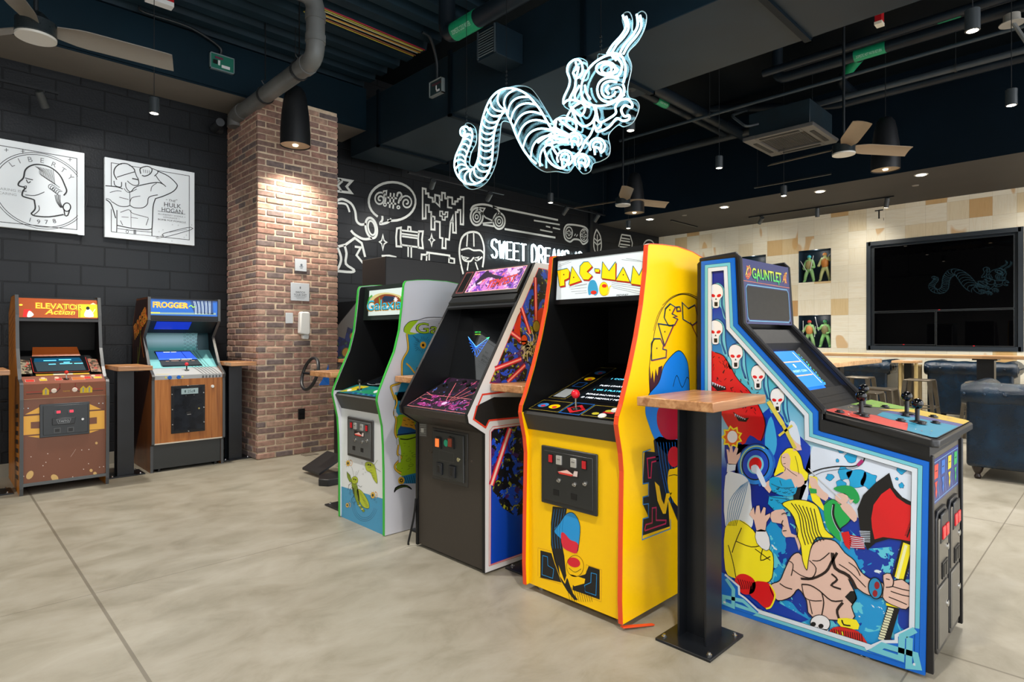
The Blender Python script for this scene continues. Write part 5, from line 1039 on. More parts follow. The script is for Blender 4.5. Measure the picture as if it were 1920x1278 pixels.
for x, y in ((335, 440), (425, 462)):
    uu, vv = pf.px(x, y); q = MB(); q.pbox(pf, uu-.028, uu+.028, vv-.035, vv+.035, .014, .026, C(26, 30, 36, .35)).pbox(pf, uu-.014, uu+.014, vv-.024, vv+.02, .024, .028, C(8, 8, 9)).done('return_slot', dd, bev=.003)
uu, vv = pf.px(467, 378); MB().lathe([(.014, .014), (.022, .012)], pf.pt(uu, vv), pf.N, C(200, 196, 160, .25, .8), 14).done('lock', dd); q = MB()
for x, y in ((382, 186), (382, 524), (262, 330), (508, 382), (242, 318), (545, 392)): uu, vv = pf.px(x, y); q = MB(); bolt(q, pf.pt(uu, vv), pf.N, .005, C(90, 80, 70, .5, .4)); q.done('bolt', dd)
s = MB(); s.line(pf, [(328, 310), (432, 335), (432, 400), (328, 378)], .002, C(80, 80, 76), 34, True); s.done('plate_outline', dd)
s = MB(); s.poly(pf, [(172, 125), (228, 128), (228, 222), (172, 215)], C(70, 70, 68), 2)
for k in range(7): s.line(pf, [(178, 135+k*12), (222, 137+k*12)], .002, C(170, 170, 165), 3)
s.poly(pf, [(186, 158), (206, 160), (206, 190), (186, 188)], C(190, 190, 185), 3); s.done('notice_sticker', t)
ps = Plane((0, Y0, 0), (1, 0, 0), (0, 0, 1), (740, 480, 4.26)); pb = Plane((0, Y0, 0), (1, 0, 0), (0, 0, 1), (740, 760, 3.76)); s = MB(); SO = C(216, 60, 40, .4)
SPACE = m_speckle('space_print', (14, 18, 34), [((20, 74, 206), .48, 1), ((70, 34, 110), .58, .7), ((14, 18, 26), .55, 1.6), ((150, 160, 40), .61, 2.8), ((235, 235, 240), .71, 8)], 8)
up = [(1150, 95), (1232, 95), (1300, 100), (1330, 1000), (760, 1010), (790, 900), (1000, 440)]
up = [(ps.px(1150, 95)), (2.96, 1.715), (2.96, 1.0), ps.px(760, 1012)]
s.poly(ps, up, SPACE, 1, True); s.line(ps, up, .004, SO, 2, True, True)
lo = [pb.px(680, 185), pb.px(700, 165), (2.96, .80), (2.96, .05), pb.px(675, 1120)]; s.poly(pb, lo, C(14, 70, 190, .35), 1, True); 
lo2 = [pb.px(680, 185), pb.px(700, 165), (2.96, .80), (2.96, .30), pb.px(850, 780), pb.px(760, 720), pb.px(690, 600)]; s.poly(pb, lo2, SPACE, 2, True); s.line(pb, lo, .003, SO, 3, True, True)
bo = [pb.px(665, 1130), pb.px(668, 180), pb.px(690, 150), (2.975, .815), (2.975, .03)]; s.line(pb, bo, .003, SO, 2, True, True)
s.poly(pb, [(580, 0), (555, 95), (640, 155), (665, 105), (930, 78), (930, -60), (700, -60)], C(10, 10, 12, .6), 3); s.line(pb, [(580, 0), (555, 95), (640, 155), (665, 105), (930, 78)], .010, SO, 4); s.line(ps, [(665, 1190), (700, 1105), (900, 1080), (1040, 1090)], .010, SO, 4)
for pts in ([(1040, 690), (930, 610)], [(1080, 620), (1012, 410)], [(1128, 520), (1122, 170)], [(1010, 820), (800, 900)], [(1040, 870), (900, 1005)]):
    for w_, cc, L in ((.030, C(150, 20, 60), 3), (.018, C(232, 60, 70), 4), (.007, C(250, 180, 170), 5)): s.line(ps, pts, w_, cc, L)
for w_, cc, L in ((.042, C(190, 24, 60), 3), (.028, C(240, 60, 70), 4), (.016, C(250, 214, 200), 5)): s.line(pb, [(812, 160), (680, 560)], w_, cc, L)
for k in range(40):
    an = rr.uniform(0, 6.28); r0 = rr.uniform(8, 40); r1 = rr.uniform(60, 130); cx, cy = 1090, 720
    x1, y1 = cx+r1*math.cos(an)*.8, cy+r1*math.sin(an); 
    if x1 < 1200: s.line(ps, [(cx+r0*math.cos(an), cy+r0*math.sin(an)), (cx+.5*r1*math.cos(an+.3), cy+.6*r1*math.sin(an+.3)), (x1, y1)], .006, C(206, 200, 176), 6, sm=2)
s.poly(ps, [(950, 620), (980, 480), (1010, 460), (1000, 600), (1010, 700)], C(200, 44, 30), 2, sm=3); s.poly(ps, [(1100, 560), (1140, 440), (1190, 420), (1190, 560), (1130, 600)], C(206, 50, 30), 2, sm=3); s.poly(ps, ell(1128, 560, 28, 46, k=16), C(150, 140, 50), 6); s.line(ps, ell(1128, 560, 28, 46, k=16), .004, INK, 7, True); s.poly(ps, ell(1032, 670, 26, 44, k=16), C(206, 70, 36), 6); s.line(ps, ell(1032, 670, 26, 44, k=16), .004, INK, 7, True)
s.done('side_artwork', t)
MB().tube(cat([(2.20, 3.13, .30), (2.19, 3.14, .18), (2.165, 3.16, .03), (2.17, 3.165, .012)], False, 5), .007, BLK, 6).done('peeling_trim', t)
for x, y in ((2.28, 2.55), (2.28, 3.06), (2.92, 2.55), (2.92, 3.06)): MB().cyl((x, y, 0), (x, y, .022), .018, BLK).done('leveller_foot', t)
# ---------------------------------------------------------------- four-player fantasy cabinet seen from its side
t = thing('arcade_cabinet', 'wide black arcade cabinet with four joysticks and blue fantasy side art', 'arcade cabinet', (3.07, .98, 0))
X0, X1 = 2.765, 3.37
BC = C(22, 22, 25, .38)
prof = [(.515, .02), (.515, .862), (.915, .925), (.912, 1.005), (1.269, 1.385), (1.290, 1.70), (1.305, 1.715), (1.49, 1.702), (1.505, 1.69), (1.505, .02)]
for x0, x1 in ((X0, X0+.02), (X1-.02, X1)): MB().profX(prof, x0, x1, BC).done('side_panel', t, bev=.004)
a, b = X0+.02, X1-.02
MB().profX([(.53, .03), (.53, .86), (.92, .90), (1.49, .90), (1.49, .03)], a, b, C(96, 90, 80, .42, .25)).done('front_panel', t)
MB().profX([(.95, .86), (.99, .93), (1.345, 1.32), (1.325, 1.37), (1.335, 1.70), (1.49, 1.69), (1.49, .86)], a, b, BLK).done('inner_body', t)
# T edge moulding along the sloping front edges
for x0 in (X0-.002, X1-.022):
    MB().tube([(x0+.012, y, z) for y, z in [(.915, .99), (.912, 1.005), (1.269, 1.385), (1.290, 1.70), (1.305, 1.718), (1.49, 1.705)]], .0135, C(28, 28, 31, .35), 8).done('edge_trim', t)
# marquee
mw_ = V((0, 1.290-1.270, 1.695-1.385)).normalized(); pm = Plane((0, 1.262, 1.385), (1, 0, 0), mw_, (1180, 440, 2.8235)); m = MB()
MP = C(42, 50, 106, .3); m.pbox(pm, a, b, .0, .315, -.01, 0, MP); L0, R0 = a+.012, b-.012
m.line(pm, [(L0+.012, .03), (L0+.03, .015), (R0-.03, .015), (R0-.012, .03), (R0-.012, .175), (R0-.03, .19), (L0+.03, .19), (L0+.012, .175)], .004, C(110, 180, 215), 2, True, True)
m.poly(pm, [(L0+.018, .035), (L0+.035, .022), (R0-.035, .022), (R0-.018, .035), (R0-.018, .17), (R0-.035, .183), (L0+.035, .183), (L0+.018, .17)], C(16, 17, 20, .35, 0, 0, .3), 2, True)
m.line(pm, [(a, .207), (b, .203)], .003, C(206, 110, 70), 1, True and False, True)
for off, cc, L in ((.045, C(20, 60, 40), 3), (.02, m_gradient('logo_fade', 'Z', 1.605, 1.665, [(0, (40, 190, 110)), (.5, (110, 205, 70)), (1, (230, 215, 60))]), 4)): m.text(pm, 'GAUNTLET', L0+.085, .226, .052, cc, L, width=.36, off=off)
for u_, l_ in ((.135, .03), (.40, .03)): m.poly(pm, [(L0+u_, .232), (L0+u_+.016, .232), (L0+u_+.004, .232-l_)], C(40, 190, 110), 4, True)
for s_ in (L0+.05, R0-.045):
    for k in range(7): m.line(pm, [(s_+rr.uniform(-.035, .03), .235+rr.uniform(-.02, .0)), (s_+rr.uniform(-.03, .03), .26+rr.uniform(-.01, .02)), (s_+rr.uniform(-.035, .03), .28+rr.uniform(-.01, .01))], .006, C(214, 96, 66) if k % 3 else C(225, 190, 80), 2, False, True, 3)
m.done('marquee', t)
for u_ in (L0+.01, R0-.01): MB().lathe([(0, .006), (.003, .004)], pm.pt(u_, .012), pm.N, BLK, 8).done('screw', t)
# sloping bezel, curved tube and lower cover
bw = V((0, 1.266-.93, 1.365-.99)).normalized(); pg = Plane((0, .928, .995), (1, 0, 0), bw, (1180, 440, 2.8235)); LB = .505
bz = MB(); B1 = C(24, 24, 26, .42, 0, 0, .35)
bz.pbox(pg, a, b, .405, LB, -.02, -.012, C(24, 25, 27, .45, 0, 0, .35)); bz.pbox(pg, a, b, 0, .115, -.02, -.006, B1)
O = [(a, .115), (b, .115), (b, .405), (a, .405)]; I = [(a+.10, .135), (b-.10, .135), (b-.085, .375), (a+.085, .375)]
def bq(p, q, r, s_): bz.add([pg.pt(p[0], p[1], -.008), pg.pt(q[0], q[1], -.008), pg.pt(r[0], r[1], -.05), pg.pt(s_[0], s_[1], -.05)], [(0, 1, 2, 3)], B1)
for i in range(4): bq(O[i], O[(i+1) % 4], I[(i+1) % 4], I[i])
bz.done('screen_bezel', t)
n_ = 8; sc = MB(); vs = []; fs = []
for i in range(n_+1):
    for j in range(n_+1):
        u = I[0][0]+(I[1][0]-I[0][0])*i/n_; v = .135+.24*j/n_; bul = -.05+.016*(1-((i/n_-.5)*2)**2)*(1-((j/n_-.5)*2)**2*.7); vs.append(pg.pt(u, v, bul))
for i in range(n_):
    for j in range(n_): A = i*(n_+1)+j; fs.append((A, A+n_+1, A+n_+2, A+1))
sc.add(vs, fs, C(40, 120, 225, .15, 0, .62)); sc = sc.done('screen', t)
x = MB(); U0, U1 = I[0][0], I[1][0]
x.poly(pg, [(U0+.02, .145), (U0+.335, .145), (U0+.32, .37), (U0+.035, .37)], C(56, 132, 226, .2, 0, .45), -62, True)
for v in (.30, .215): x.line(pg, [(U0+.05, v), (U0+.28, v)], .006, C(235, 170, 130, .3, 0, .6), -60, False, True)
x.line(pg, [(U0+.28, .36), (U0+.30, .16)], .008, C(200, 210, 250, .3, 0, .5), -60, False, True)
x.text(pg, 'INSERT COIN', U0+.08, .235, .014, C(170, 215, 245, .3, 0, .9), -58, width=.17); x.poly(pg, [(U0+.15, .265), (U0+.165, .265), (U0+.165, .285), (U0+.15, .285)], C(235, 240, 250, .3, 0, .9), -60, True)
for k in range(12): x.line(pg, [(U0+.335+rr.uniform(-.012, .012), .15+k*.017), (U0+.345+rr.uniform(-.015, .015), .16+k*.017)], .007, C(40, 190, 90, .3, 0, .5) if k % 2 else C(60, 170, 220, .3, 0, .5), -60, False, True)
x.done('screen_image', sc)
cv = MB(); cv.line(pg, [(a+.01, .07), (b-.01, .07)], .0022, BLK, -10, False, True); cv.line(pg, [(a+.02, .035), (b-.02, .035)], .002, BLK, -10, False, True); cv.done('cover_seams', t)
# control tray
tray = [(2.735, .49), (3.40, .485), (3.42, .50), (3.445, .915), (2.79, .925), (2.765, .90), (2.715, .51)]
tz = lambda y: .934+(y-.49)*.158
top = [(x_, y_, tz(y_)) for x_, y_ in tray]; TM = C(30, 31, 33, .35)
MB().prism([(p[0], p[1], p[2]-.036) for p in top], (0, 0, .034), TM).done('control_tray', t, bev=.008, seg=3)
MB().profX([(.525, .86), (.525, .905), (.92, .965), (.92, .915)], X0-.012, X1+.012, C(24, 26, 29, .4)).done('tray_support', t)
pt_ = Plane((0, .49, .934), (1, 0, 0), V((0, 1, .158))); d = MB(); Pn = lambda pts: [(x_, (y_-.49)*1.0124) for x_, y_ in pts]
base = [(2.745, .50), (3.39, .495), (3.41, .51), (3.435, .905), (2.80, .915), (2.777, .895), (2.727, .515)]
d.poly(pt_, Pn(base), C(80, 78, 76, .35), 4, True)
d.poly(pt_, Pn([(2.785, .90), (2.80, .913), (2.90, .91), (2.93, .82), (2.96, .76), (2.93, .70), (2.95, .63), (2.80, .60), (2.75, .58), (2.757, .70)]), C(206, 74, 66, .35), 5, True)
d.poly(pt_, Pn([(2.75, .60), (2.86, .62), (2.95, .64), (2.93, .70), (2.97, .76), (3.10, .77), (3.14, .66), (3.16, .50), (2.745, .502), (2.727, .515)]), C(46, 140, 172, .35), 6, True)
d.poly(pt_, Pn([(3.10, .77), (3.14, .66), (3.16, .498), (3.25, .497), (3.24, .66), (3.20, .76)]), C(82, 84, 140, .35), 6, True)
d.poly(pt_, Pn([(3.25, .497), (3.39, .496), (3.41, .512), (3.42, .70), (3.30, .75), (3.15, .80), (3.20, .74), (3.24, .66)]), C(208, 176, 70, .35), 7, True)
d.poly(pt_, Pn([(3.42, .70), (3.434, .903), (3.12, .908), (3.18, .84), (3.30, .755)]), C(128, 170, 76, .35), 7, True)
for k in range(8): d.line(pt_, Pn([(3.155, .52+k*.03), (3.245, .52+k*.03)]), .0012, C(140, 140, 190), 8, False, True)
for k in range(60):
    x_, y_ = rr.choice(((2.85, .85), (2.83, .56), (3.34, .58), (3.3, .83), (3.0, .86))); x_ += rr.uniform(-.05, .05); y_ += rr.uniform(-.03, .03)
    d.line(pt_, Pn([(x_, y_), (x_+rr.uniform(-.02, .02), y_+rr.uniform(-.012, .012))]), rr.uniform(.002, .005), rr.choice([C(230, 225, 210), C(220, 190, 90), C(190, 60, 60), C(90, 120, 180), C(40, 40, 44)]), 9, False, True)
d.done('tray_artwork', t)
ZT = lambda y: .934+(y-.49)*.158+.004
for i, (x_, y_) in enumerate(((2.895, .80), (3.17, .865), (3.02, .62), (3.21, .70))):
    MB().lathe([(0, .035), (.003, .033), (.006, .014)], (x_, y_, ZT(y_)), (0, 0, 1), BLK, 20).done('joystick_washer', t)
    stick(t, (x_, y_, ZT(y_)), .078, .023, C(8, 9, 11, .1, 0, 0, .5), shaft=C(20, 21, 24, .3), sr=.009)
for x_, y_ in ((2.81, .86), (2.85, .775), (2.95, .665), (2.99, .60), (3.12, .685), (3.10, .57), (3.27, .61), (3.26, .80)):
    MB().lathe([(0, .02), (.004, .019), (.004, .013), (.010, .012)], (x_, y_, ZT(y_)), (0, 0, 1), C(24, 24, 28, .25), 14).done('button', t)
# front: character panel and coin doors
pf = faceY(.53).crop(1540, 640, 4.916); m = MB(); PU = C(52, 62, 128, .35); LB_ = C(120, 170, 214, .4)
F0, F1 = X0+.03, X1-.03
m.poly(pf, [(F0, .655), (F0, .835), (F1-.0, .835), (F1, .655)], PU, 2, True)
m.line(pf, [(F0+.015, .665), (F0+.015, .822), (F1-.015, .822), (F1-.015, .665)], .003, LB_, 3, True, True)
for k, cc in enumerate((C(226, 70, 52), C(44, 110, 200), C(228, 204, 50), C(40, 170, 90))):
    cu = F0+.09+k*.13
    m.line(pf, [(cu+.065, .665), (cu+.03, .715), (cu+.065, .76), (cu+.065, .822)], .003, LB_, 3, False, True) if k < 3 else None
    m.poly(pf, [(cu-.035, .755), (cu+.03, .755), (cu+.036, .81), (cu-.03, .812)], cc, 4, True); m.poly(pf, [(cu-.028, .742), (cu+.022, .742), (cu+.004, .715), (cu+.016, .70), (cu-.004, .675), (cu-.016, .70), (cu-.008, .716)], cc, 4, True); m.line(pf, [(cu-.018, .785), (cu+.015, .785)], .004, INK, 5, False, True)
m.done('character_panel', t)
for k, cu in enumerate((X0+.175, X1-.185)):
    w = .105; d = MB().pprism(pf, [(cu-w, .09), (cu-w+.03, .06), (cu+w-.03, .06), (cu+w, .09), (cu+w, .60), (cu+w-.03, .63), (cu-w+.03, .63), (cu-w, .60)], 0, .012, C(26, 28, 34, .35)).done('coin_door', t, bev=.004)
    MB().pbox(pf, cu-w+.02, cu+w-.02, .34, .60, .010, .018, C(112, 106, 96, .35, .3)).done('door_plate', d, bev=.004); MB().pbox(pf, cu-w+.02, cu+w-.02, .085, .325, .010, .018, C(104, 100, 92, .35, .3)).done('cash_door', d, bev=.004)
    MB().pprism(pf, [(cu-.075, .50), (cu+.075, .50), (cu+.065, .615), (cu-.065, .615)], .012, .022, C(34, 36, 40, .35)).done('coin_entry', d, bev=.005)
    for s_ in (-.033, .033): MB().pbox(pf, cu+s_-.024, cu+s_+.024, .515, .565, .02, .027, C(206, 30, 40, .25, 0, .15)).done('coin_button', d, bev=.003)
    MB().pbox(pf, cu-.05, cu+.05, .355, .42, .014, .023, C(30, 32, 36, .35)).pbox(pf, cu-.035, cu-.006, .362, .412, .022, .025, C(6, 6, 7)).pbox(pf, cu+.006, cu+.035, .362, .412, .022, .025, C(6, 6, 7)).done('return_slot', d)
    for z_ in (.46, .225): MB().lathe([(.016, .015), (.022, .013), (.024, .006)], pf.pt(cu+.065, z_), pf.N, STEEL, 14).done('lock', d)
# side art, a generic fantasy scene in flat colour shapes
ps = Plane((X0, 0, 0), (0, -1, 0), (0, 0, 1)); pa = Plane((X0, 0, 0), (0, -1, 0), (0, 0, 1), (1180, 440, 2.8235)); pb = Plane((X0, 0, 0), (0, -1, 0), (0, 0, 1), (1180, 820, 2.79))
blue = [pa.px(385, 142), pa.px(560, 122), pa.px(576, 472), pa.px(1001, 935), pa.px(1003, 1035), pb.px(1570, 127), pb.px(1550, 1240), ps.px(1316, 1128)]
s = MB(); s.poly(ps, blue, C(8, 104, 208, .3), 1, True)
def ins(d0): 
    q = inset(blue, d0); return q
s.poly(ps, ins(.020), C(112, 196, 212, .3), 2, True); s.poly(ps, ins(.036), C(214, 224, 236, .3), 3, True); s.line(ps, ins(.036), .0014, INK, 4, True, True); s.line(ps, ins(.020), .001, INK, 3, True, True)
pic = ins(.056); s.line(ps, pic, .0016, INK, 4, True, True); DB = C(20, 60, 170, .3); MBL = C(40, 140, 210, .3); TB = C(110, 200, 220, .3); PW = C(214, 226, 244, .3); SK = C(226, 190, 176, .35); SKD = C(40, 26, 24, .4); YH = C(246, 232, 40, .3); RD = C(214, 28, 34, .3); CYA = C(30, 164, 220, .3)
s.poly(ps, pic, m_gradient('side_print', 'Z', .25, 1.60, [(0, (14, 46, 150)), (.32, (16, 60, 170)), (.42, (170, 214, 236)), (.56, (96, 176, 214)), (.66, (70, 190, 210)), (.75, (40, 130, 200)), (.9, (16, 50, 170)), (1, (14, 40, 150))]), 4, True)
IN = pic
# pale sky field on the right, deep blue behind the lower figures
s.poly(pb, [(960, 45), (1480, 158), (1495, 330), (1498, 560), (1300, 400), (1200, 420), (1080, 330), (960, 260), (920, 170)], PW, 5)
s.poly(pb, [(500, 30), (720, 40), (780, 200), (760, 330), (740, 420), (560, 330), (500, 100)], C(16, 40, 140, .3), 5); s.poly(pa, [(560, 1100), (640, 1000), (760, 900), (830, 980), (900, 1060), (960, 1120), (960, 1260), (560, 1260)], C(18, 60, 180, .3), 5); s.poly(pa, [(720, 1060), (752, 960), (782, 1080), (770, 1160), (730, 1200)], C(60, 170, 225), 6, sm=3)
BLOT = m_speckle('splash_print', (18, 56, 160), [((30, 150, 214), .49, 1), ((96, 200, 224), .57, 1.7), ((220, 236, 244), .66, 3.2)], 6.5, rough=.3)
s.poly(pb, [(520, 720), (740, 440), (800, 300), (960, 300), (1260, 580), (1490, 560), (1490, 1000), (1400, 1060), (1250, 1085), (700, 905)], BLOT, 5)
s.poly(pb, [(740, 1000), (950, 930), (1240, 930), (1300, 800), (1340, 1040), (1240, 1090), (760, 925)][:0] or [(560, 790), (760, 850), (940, 950), (900, 965), (700, 900)], DB, 6)
for x_, y_, r_ in ((1110, 60, 26), (1165, 95, 36), (1280, 100, 22), (1425, 158, 32), (1090, 120, 10), (1190, 215, 60), (1130, 190, 40), (1255, 225, 50), (1110, 250, 34), (1350, 130, 10), (1425, 250, 16), (1400, 215, 9), (1050, 205, 22)):
    q = [(x_+r_*rr.uniform(.65, 1.15)*math.cos(k*.52), y_+r_*rr.uniform(.6, 1.1)*math.sin(k*.52)) for k in range(12)]; s.poly(pb, q, CYA, 6, sm=3); s.line(pb, q, .0012, C(20, 60, 110), 7, True, sm=3)
# hooded pale spirits drifting down the left border
for cx, cy, k in ((462, 320, 1), (460, 512, 1), (566, 640, .96), (684, 750, .98), (786, 872, 1)):
    s.poly(pa, [(cx-34, cy+70), (cx-44, cy-10), (cx-20, cy-58), (cx+14, cy-66), (cx+46, cy-30), (cx+52, cy+50), (cx+64, cy+130), (cx+40, cy+120), (cx+20, cy+60)], TB, 6, sm=4); s.line(pa, [(cx-20, cy-58), (cx+14, cy-66), (cx+46, cy-30), (cx+52, cy+50), (cx+66, cy+132)], .005, C(18, 60, 130), 7, sm=4)
    s.line(pa, [(cx+34, cy-20), (cx+30, cy+50), (cx+52, cy+120)], .010, C(30, 90, 150), 7, sm=4)
    s.poly(pa, [(cx-38, cy-8), (cx-30, cy-48), (cx, cy-60), (cx+32, cy-40), (cx+36, cy), (cx+18, cy+26), (cx+14, cy+64), (cx-18, cy+64), (cx-22, cy+28)], C(236, 240, 246), 8, sm=3); s.line(pa, [(cx-38, cy-8), (cx-30, cy-48), (cx, cy-60), (cx+32, cy-40), (cx+36, cy), (cx+18, cy+26), (cx+14, cy+64), (cx-18, cy+64), (cx-22, cy+28)], .0018, INK, 9, True, sm=3)
    for sg in (-1, 1): s.poly(pa, ell(cx-1+sg*16, cy+2, 12, 8, k=12, rot=sg*-22), RD, 9)
    s.poly(pa, [(cx-6, cy+24), (cx+4, cy+24), (cx-1, cy+14)], INK, 9); s.poly(pa, [(cx-10, cy+36), (cx+8, cy+36), (cx+8, cy+58), (cx-9, cy+58)], INK, 9)
# red rocky mass with dark fissures
s.poly(pa, [(420, 640), (455, 622), (500, 640), (540, 700), (560, 740), (590, 780), (640, 830), (700, 930), (722, 1010), (700, 1090), (640, 1060), (600, 1110), (520, 1010), (480, 940), (420, 930)], RD, 6, sm=3); s.line(pa, [(455, 622), (500, 640), (540, 700), (560, 740), (590, 780), (640, 830), (700, 930), (722, 1010), (700, 1090)], .004, INK, 7, sm=3)
for k in range(60): x_ = rr.uniform(425, 690); y_ = rr.uniform(640+max(0, x_-500)*1.0, 820+max(0, x_-520)*1.1); s.line(pa, [(x_, y_), (x_+rr.uniform(-14, 14), y_+rr.uniform(4, 20))], rr.uniform(.002, .0045), C(60, 8, 12), 7)
s.poly(pa, [(432, 770), (470, 800), (510, 800), (515, 820), (470, 826), (430, 790)], INK, 8); s.poly(pa, [(550, 935), (600, 970), (636, 968), (620, 990), (580, 985)], INK, 8)
for k in range(6): s.poly(pa, [(440+k*12, 778+k*5), (450+k*12, 782+k*5), (444+k*12, 798+k*3)], PW, 9); s.poly(pa, [(560+k*10, 945+k*5), (568+k*10, 949+k*5), (562+k*10, 964+k*3)], PW, 9)
# fireball above an open hand
s.poly(pa, [(545+rd_*math.cos(k*.35), 1070+rd_*1.1*math.sin(k*.35)) for k in range(18) for rd_ in ((58 if k % 2 else 42),)], YH, 8); s.poly(pa, [(545+rd_*math.cos(k*.35), 1070+rd_*1.1*math.sin(k*.35)) for k in range(18) for rd_ in ((46 if k % 2 else 34),)], C(230, 110, 30), 9); s.poly(pa, ell(548, 1068, 27, 32, k=20), C(240, 240, 240), 10)
s.poly(pb, [(515, 95), (510, 60), (520, 62), (526, 80), (528, 40), (540, 42), (545, 80), (560, 48), (572, 56), (562, 92), (585, 76), (582, 100), (560, 140), (520, 140)], SK, 9); s.poly(pb, [(515, 135), (560, 138), (556, 170), (512, 180)], PW, 9)
# round shield
for r_, cc, L in ((1.0, C(16, 40, 120), 6), (.93, C(40, 130, 220), 7), (.74, INK, 8), (.68, C(30, 70, 190), 9), (.44, C(120, 200, 225), 10), (.34, RD, 11)): s.poly(pb, ell(662, 140, 98*r_, 112*r_, k=32, rot=8), cc, L)
s.line(pb, ell(668, 142, 84, 98, 150, 300, 20), .005, C(190, 220, 130), 9); s.line(pb, [(730, 60), (760, 120), (740, 200), (680, 250)], .010, C(30, 100, 200), 9, sm=3)
# archer, swordswoman, robed elder and axe warrior as plain silhouettes with simple ink lines
s.poly(pb, [(640, 150), (665, 140), (686, 165), (720, 245), (700, 255), (668, 190), (645, 180)], PW, 12, sm=2); s.poly(pb, [(680, 210), (715, 235), (745, 215), (760, 250), (735, 290), (700, 250)], SK, 11)
s.poly(pb, [(795, 90), (830, 55), (870, 60), (900, 100), (915, 160), (940, 190), (925, 240), (880, 240), (850, 180), (800, 180), (760, 200), (775, 150)], YH, 10, sm=3); s.line(pb, [(795, 90), (830, 55), (870, 60), (900, 100), (915, 160), (940, 190), (925, 240)], .0024, INK, 11, sm=3)
s.poly(pb, [(800, 92), (830, 80), (846, 110), (842, 150), (850, 170), (905, 190), (918, 240), (870, 262), (780, 250), (735, 218), (790, 195), (815, 170), (800, 130)], SK, 11, sm=2); s.line(pb, [(800, 92), (796, 118), (804, 145), (820, 156), (815, 175)], .002, INK, 12, sm=3)
for p_ in ([(806, 104), (818, 102)], [(808, 136), (820, 134)], [(826, 160), (850, 180), (880, 200)], [(870, 95), (880, 130), (890, 190)]): s.line(pb, p_, .002, INK, 12)
s.poly(pb, [(860, 70), (905, 64), (892, 20), (870, -40), (848, -30)], SK, 11); s.poly(pb, [(845, -10), (900, 40), (880, -60), (850, -90), (835, -60)], PW, 12, sm=2)
s.poly(pb, [(735, 215), (780, 205), (820, 220), (850, 215), (870, 262), (880, 250), (872, 290), (830, 306), (750, 280)], CYA, 12, sm=2); s.poly(pb, [(735, 305), (800, 305), (840, 320), (830, 370), (760, 378), (728, 345)], CYA, 12)
for k in range(34): x_ = rr.uniform(745, 865); y_ = rr.choice([rr.uniform(256, 290), rr.uniform(312, 365)]); s.line(pb, ell(x_, y_, 6, 5, 0, 180, 5), .0016, INK, 13)
for p_ in ([(745, 240), (800, 262), (868, 258)], [(790, 222), (800, 250)], [(728, 300), (760, 312), (840, 320)]): s.line(pb, p_, .003, C(30, 90, 120), 13, sm=2)
s.line(pb, [(806, -70), (870, 55)], .016, C(214, 200, 70), 13); s.line(pb, [(730, -190), (806, -70)], .020, C(222, 210, 90), 13); s.line(pb, [(785, -10), (855, -65)], .010, C(214, 200, 70), 13)
s.poly(pb, [(905, 230), (935, 220), (940, 290), (930, 330), (890, 320)], PW, 10); s.poly(pb, [(860, 300), (900, 235), (930, 250), (900, 330), (860, 330)], INK, 10)
s.poly(pb, [(945, 200), (985, 205), (990, 270), (1000, 320), (1040, 400), (960, 330), (940, 260)], YH, 10); s.poly(pb, [(945, 205), (980, 215), (990, 245), (1020, 280), (1045, 300), (1030, 330), (985, 300), (950, 250)], SK, 12, sm=2); s.poly(pb, [(944, 262), (982, 268), (984, 290), (950, 290)], C(40, 160, 80), 13)
s.line(pb, [(940, 160), (1000, 220), (1110, 320)], .004, C(210, 214, 220), 13); s.line(pb, [(940, 190), (1000, 165), (1090, 150), (1170, 150), (1220, 130), (1232, 100), (1215, 85)], .005, INK, 8, sm=4); s.line(pb, [(960, 205), (1010, 180), (1100, 165), (1180, 158), (1222, 135)], .0018, INK, 8, sm=4); s.line(pb, [(1196, 145), (1222, 118)], .012, C(170, 40, 110), 9)
s.poly(pb, [(1070, 268), (1110, 250), (1160, 252), (1190, 275), (1208, 318), (1185, 345), (1140, 300)], C(30, 160, 80), 12, sm=3); s.poly(pb, [(1085, 295), (1130, 290), (1150, 318), (1130, 345), (1100, 345), (1080, 320)], SK, 12, sm=2); s.poly(pb, [(1150, 325), (1178, 322), (1160, 345)], SK, 13)
s.poly(pb, [(1020, 350), (1060, 320), (1100, 340), (1140, 370), (1160, 410), (1150, 440), (1100, 480), (1110, 540), (1060, 500), (1030, 450)], C(36, 170, 80), 11, sm=3); s.line(pb, [(1020, 350), (1060, 320), (1100, 340), (1140, 370), (1160, 410), (1150, 440), (1100, 480)], .0026, INK, 12, sm=3); s.poly(pb, [(1105, 355), (1140, 340), (1170, 365), (1195, 410), (1180, 440), (1140, 400)], SK, 13, sm=2)
s.line(pb, [(1072, 345), (1068, 400), (1085, 450), (1110, 490)], .010, INK, 13, sm=3); s.line(pb, [(1066, 350), (1062, 400), (1079, 452), (1104, 492)], .002, PW, 14, sm=3)
s.poly(pb, [(1110, 495), (1150, 488), (1165, 540), (1155, 585), (1130, 560)], RD, 13); s.poly(pb, [(1150, 505), (1225, 520), (1235, 582), (1165, 575)], C(180, 20, 40), 12)
for k in range(6): s.line(pb, [(1155, 515+k*11), (1232, 528+k*9)], .003, PW, 13)
AXB = [(1195, 372), (1225, 300), (1290, 235), (1362, 183), (1385, 260), (1430, 310), (1497, 345), (1497, 560), (1440, 540), (1360, 528), (1290, 548), (1248, 586), (1215, 520), (1205, 450)]
s.poly(pb, AXB, INK, 11); s.poly(pb, [(1268, 420), (1280, 350), (1320, 295), (1366, 262), (1400, 310), (1450, 345), (1497, 362), (1497, 545), (1420, 530), (1330, 518), (1285, 530), (1272, 470)], RD, 12); 
for k in range(7): s.poly(pb, [(1205+k*2, 486+k*9), (1262, 488+k*9), (1262, 491+k*9), (1207+k*2, 490+k*9)], PW, 12)
s.line(pb, [(1497, 400), (1455, 520)], .004, INK, 13)
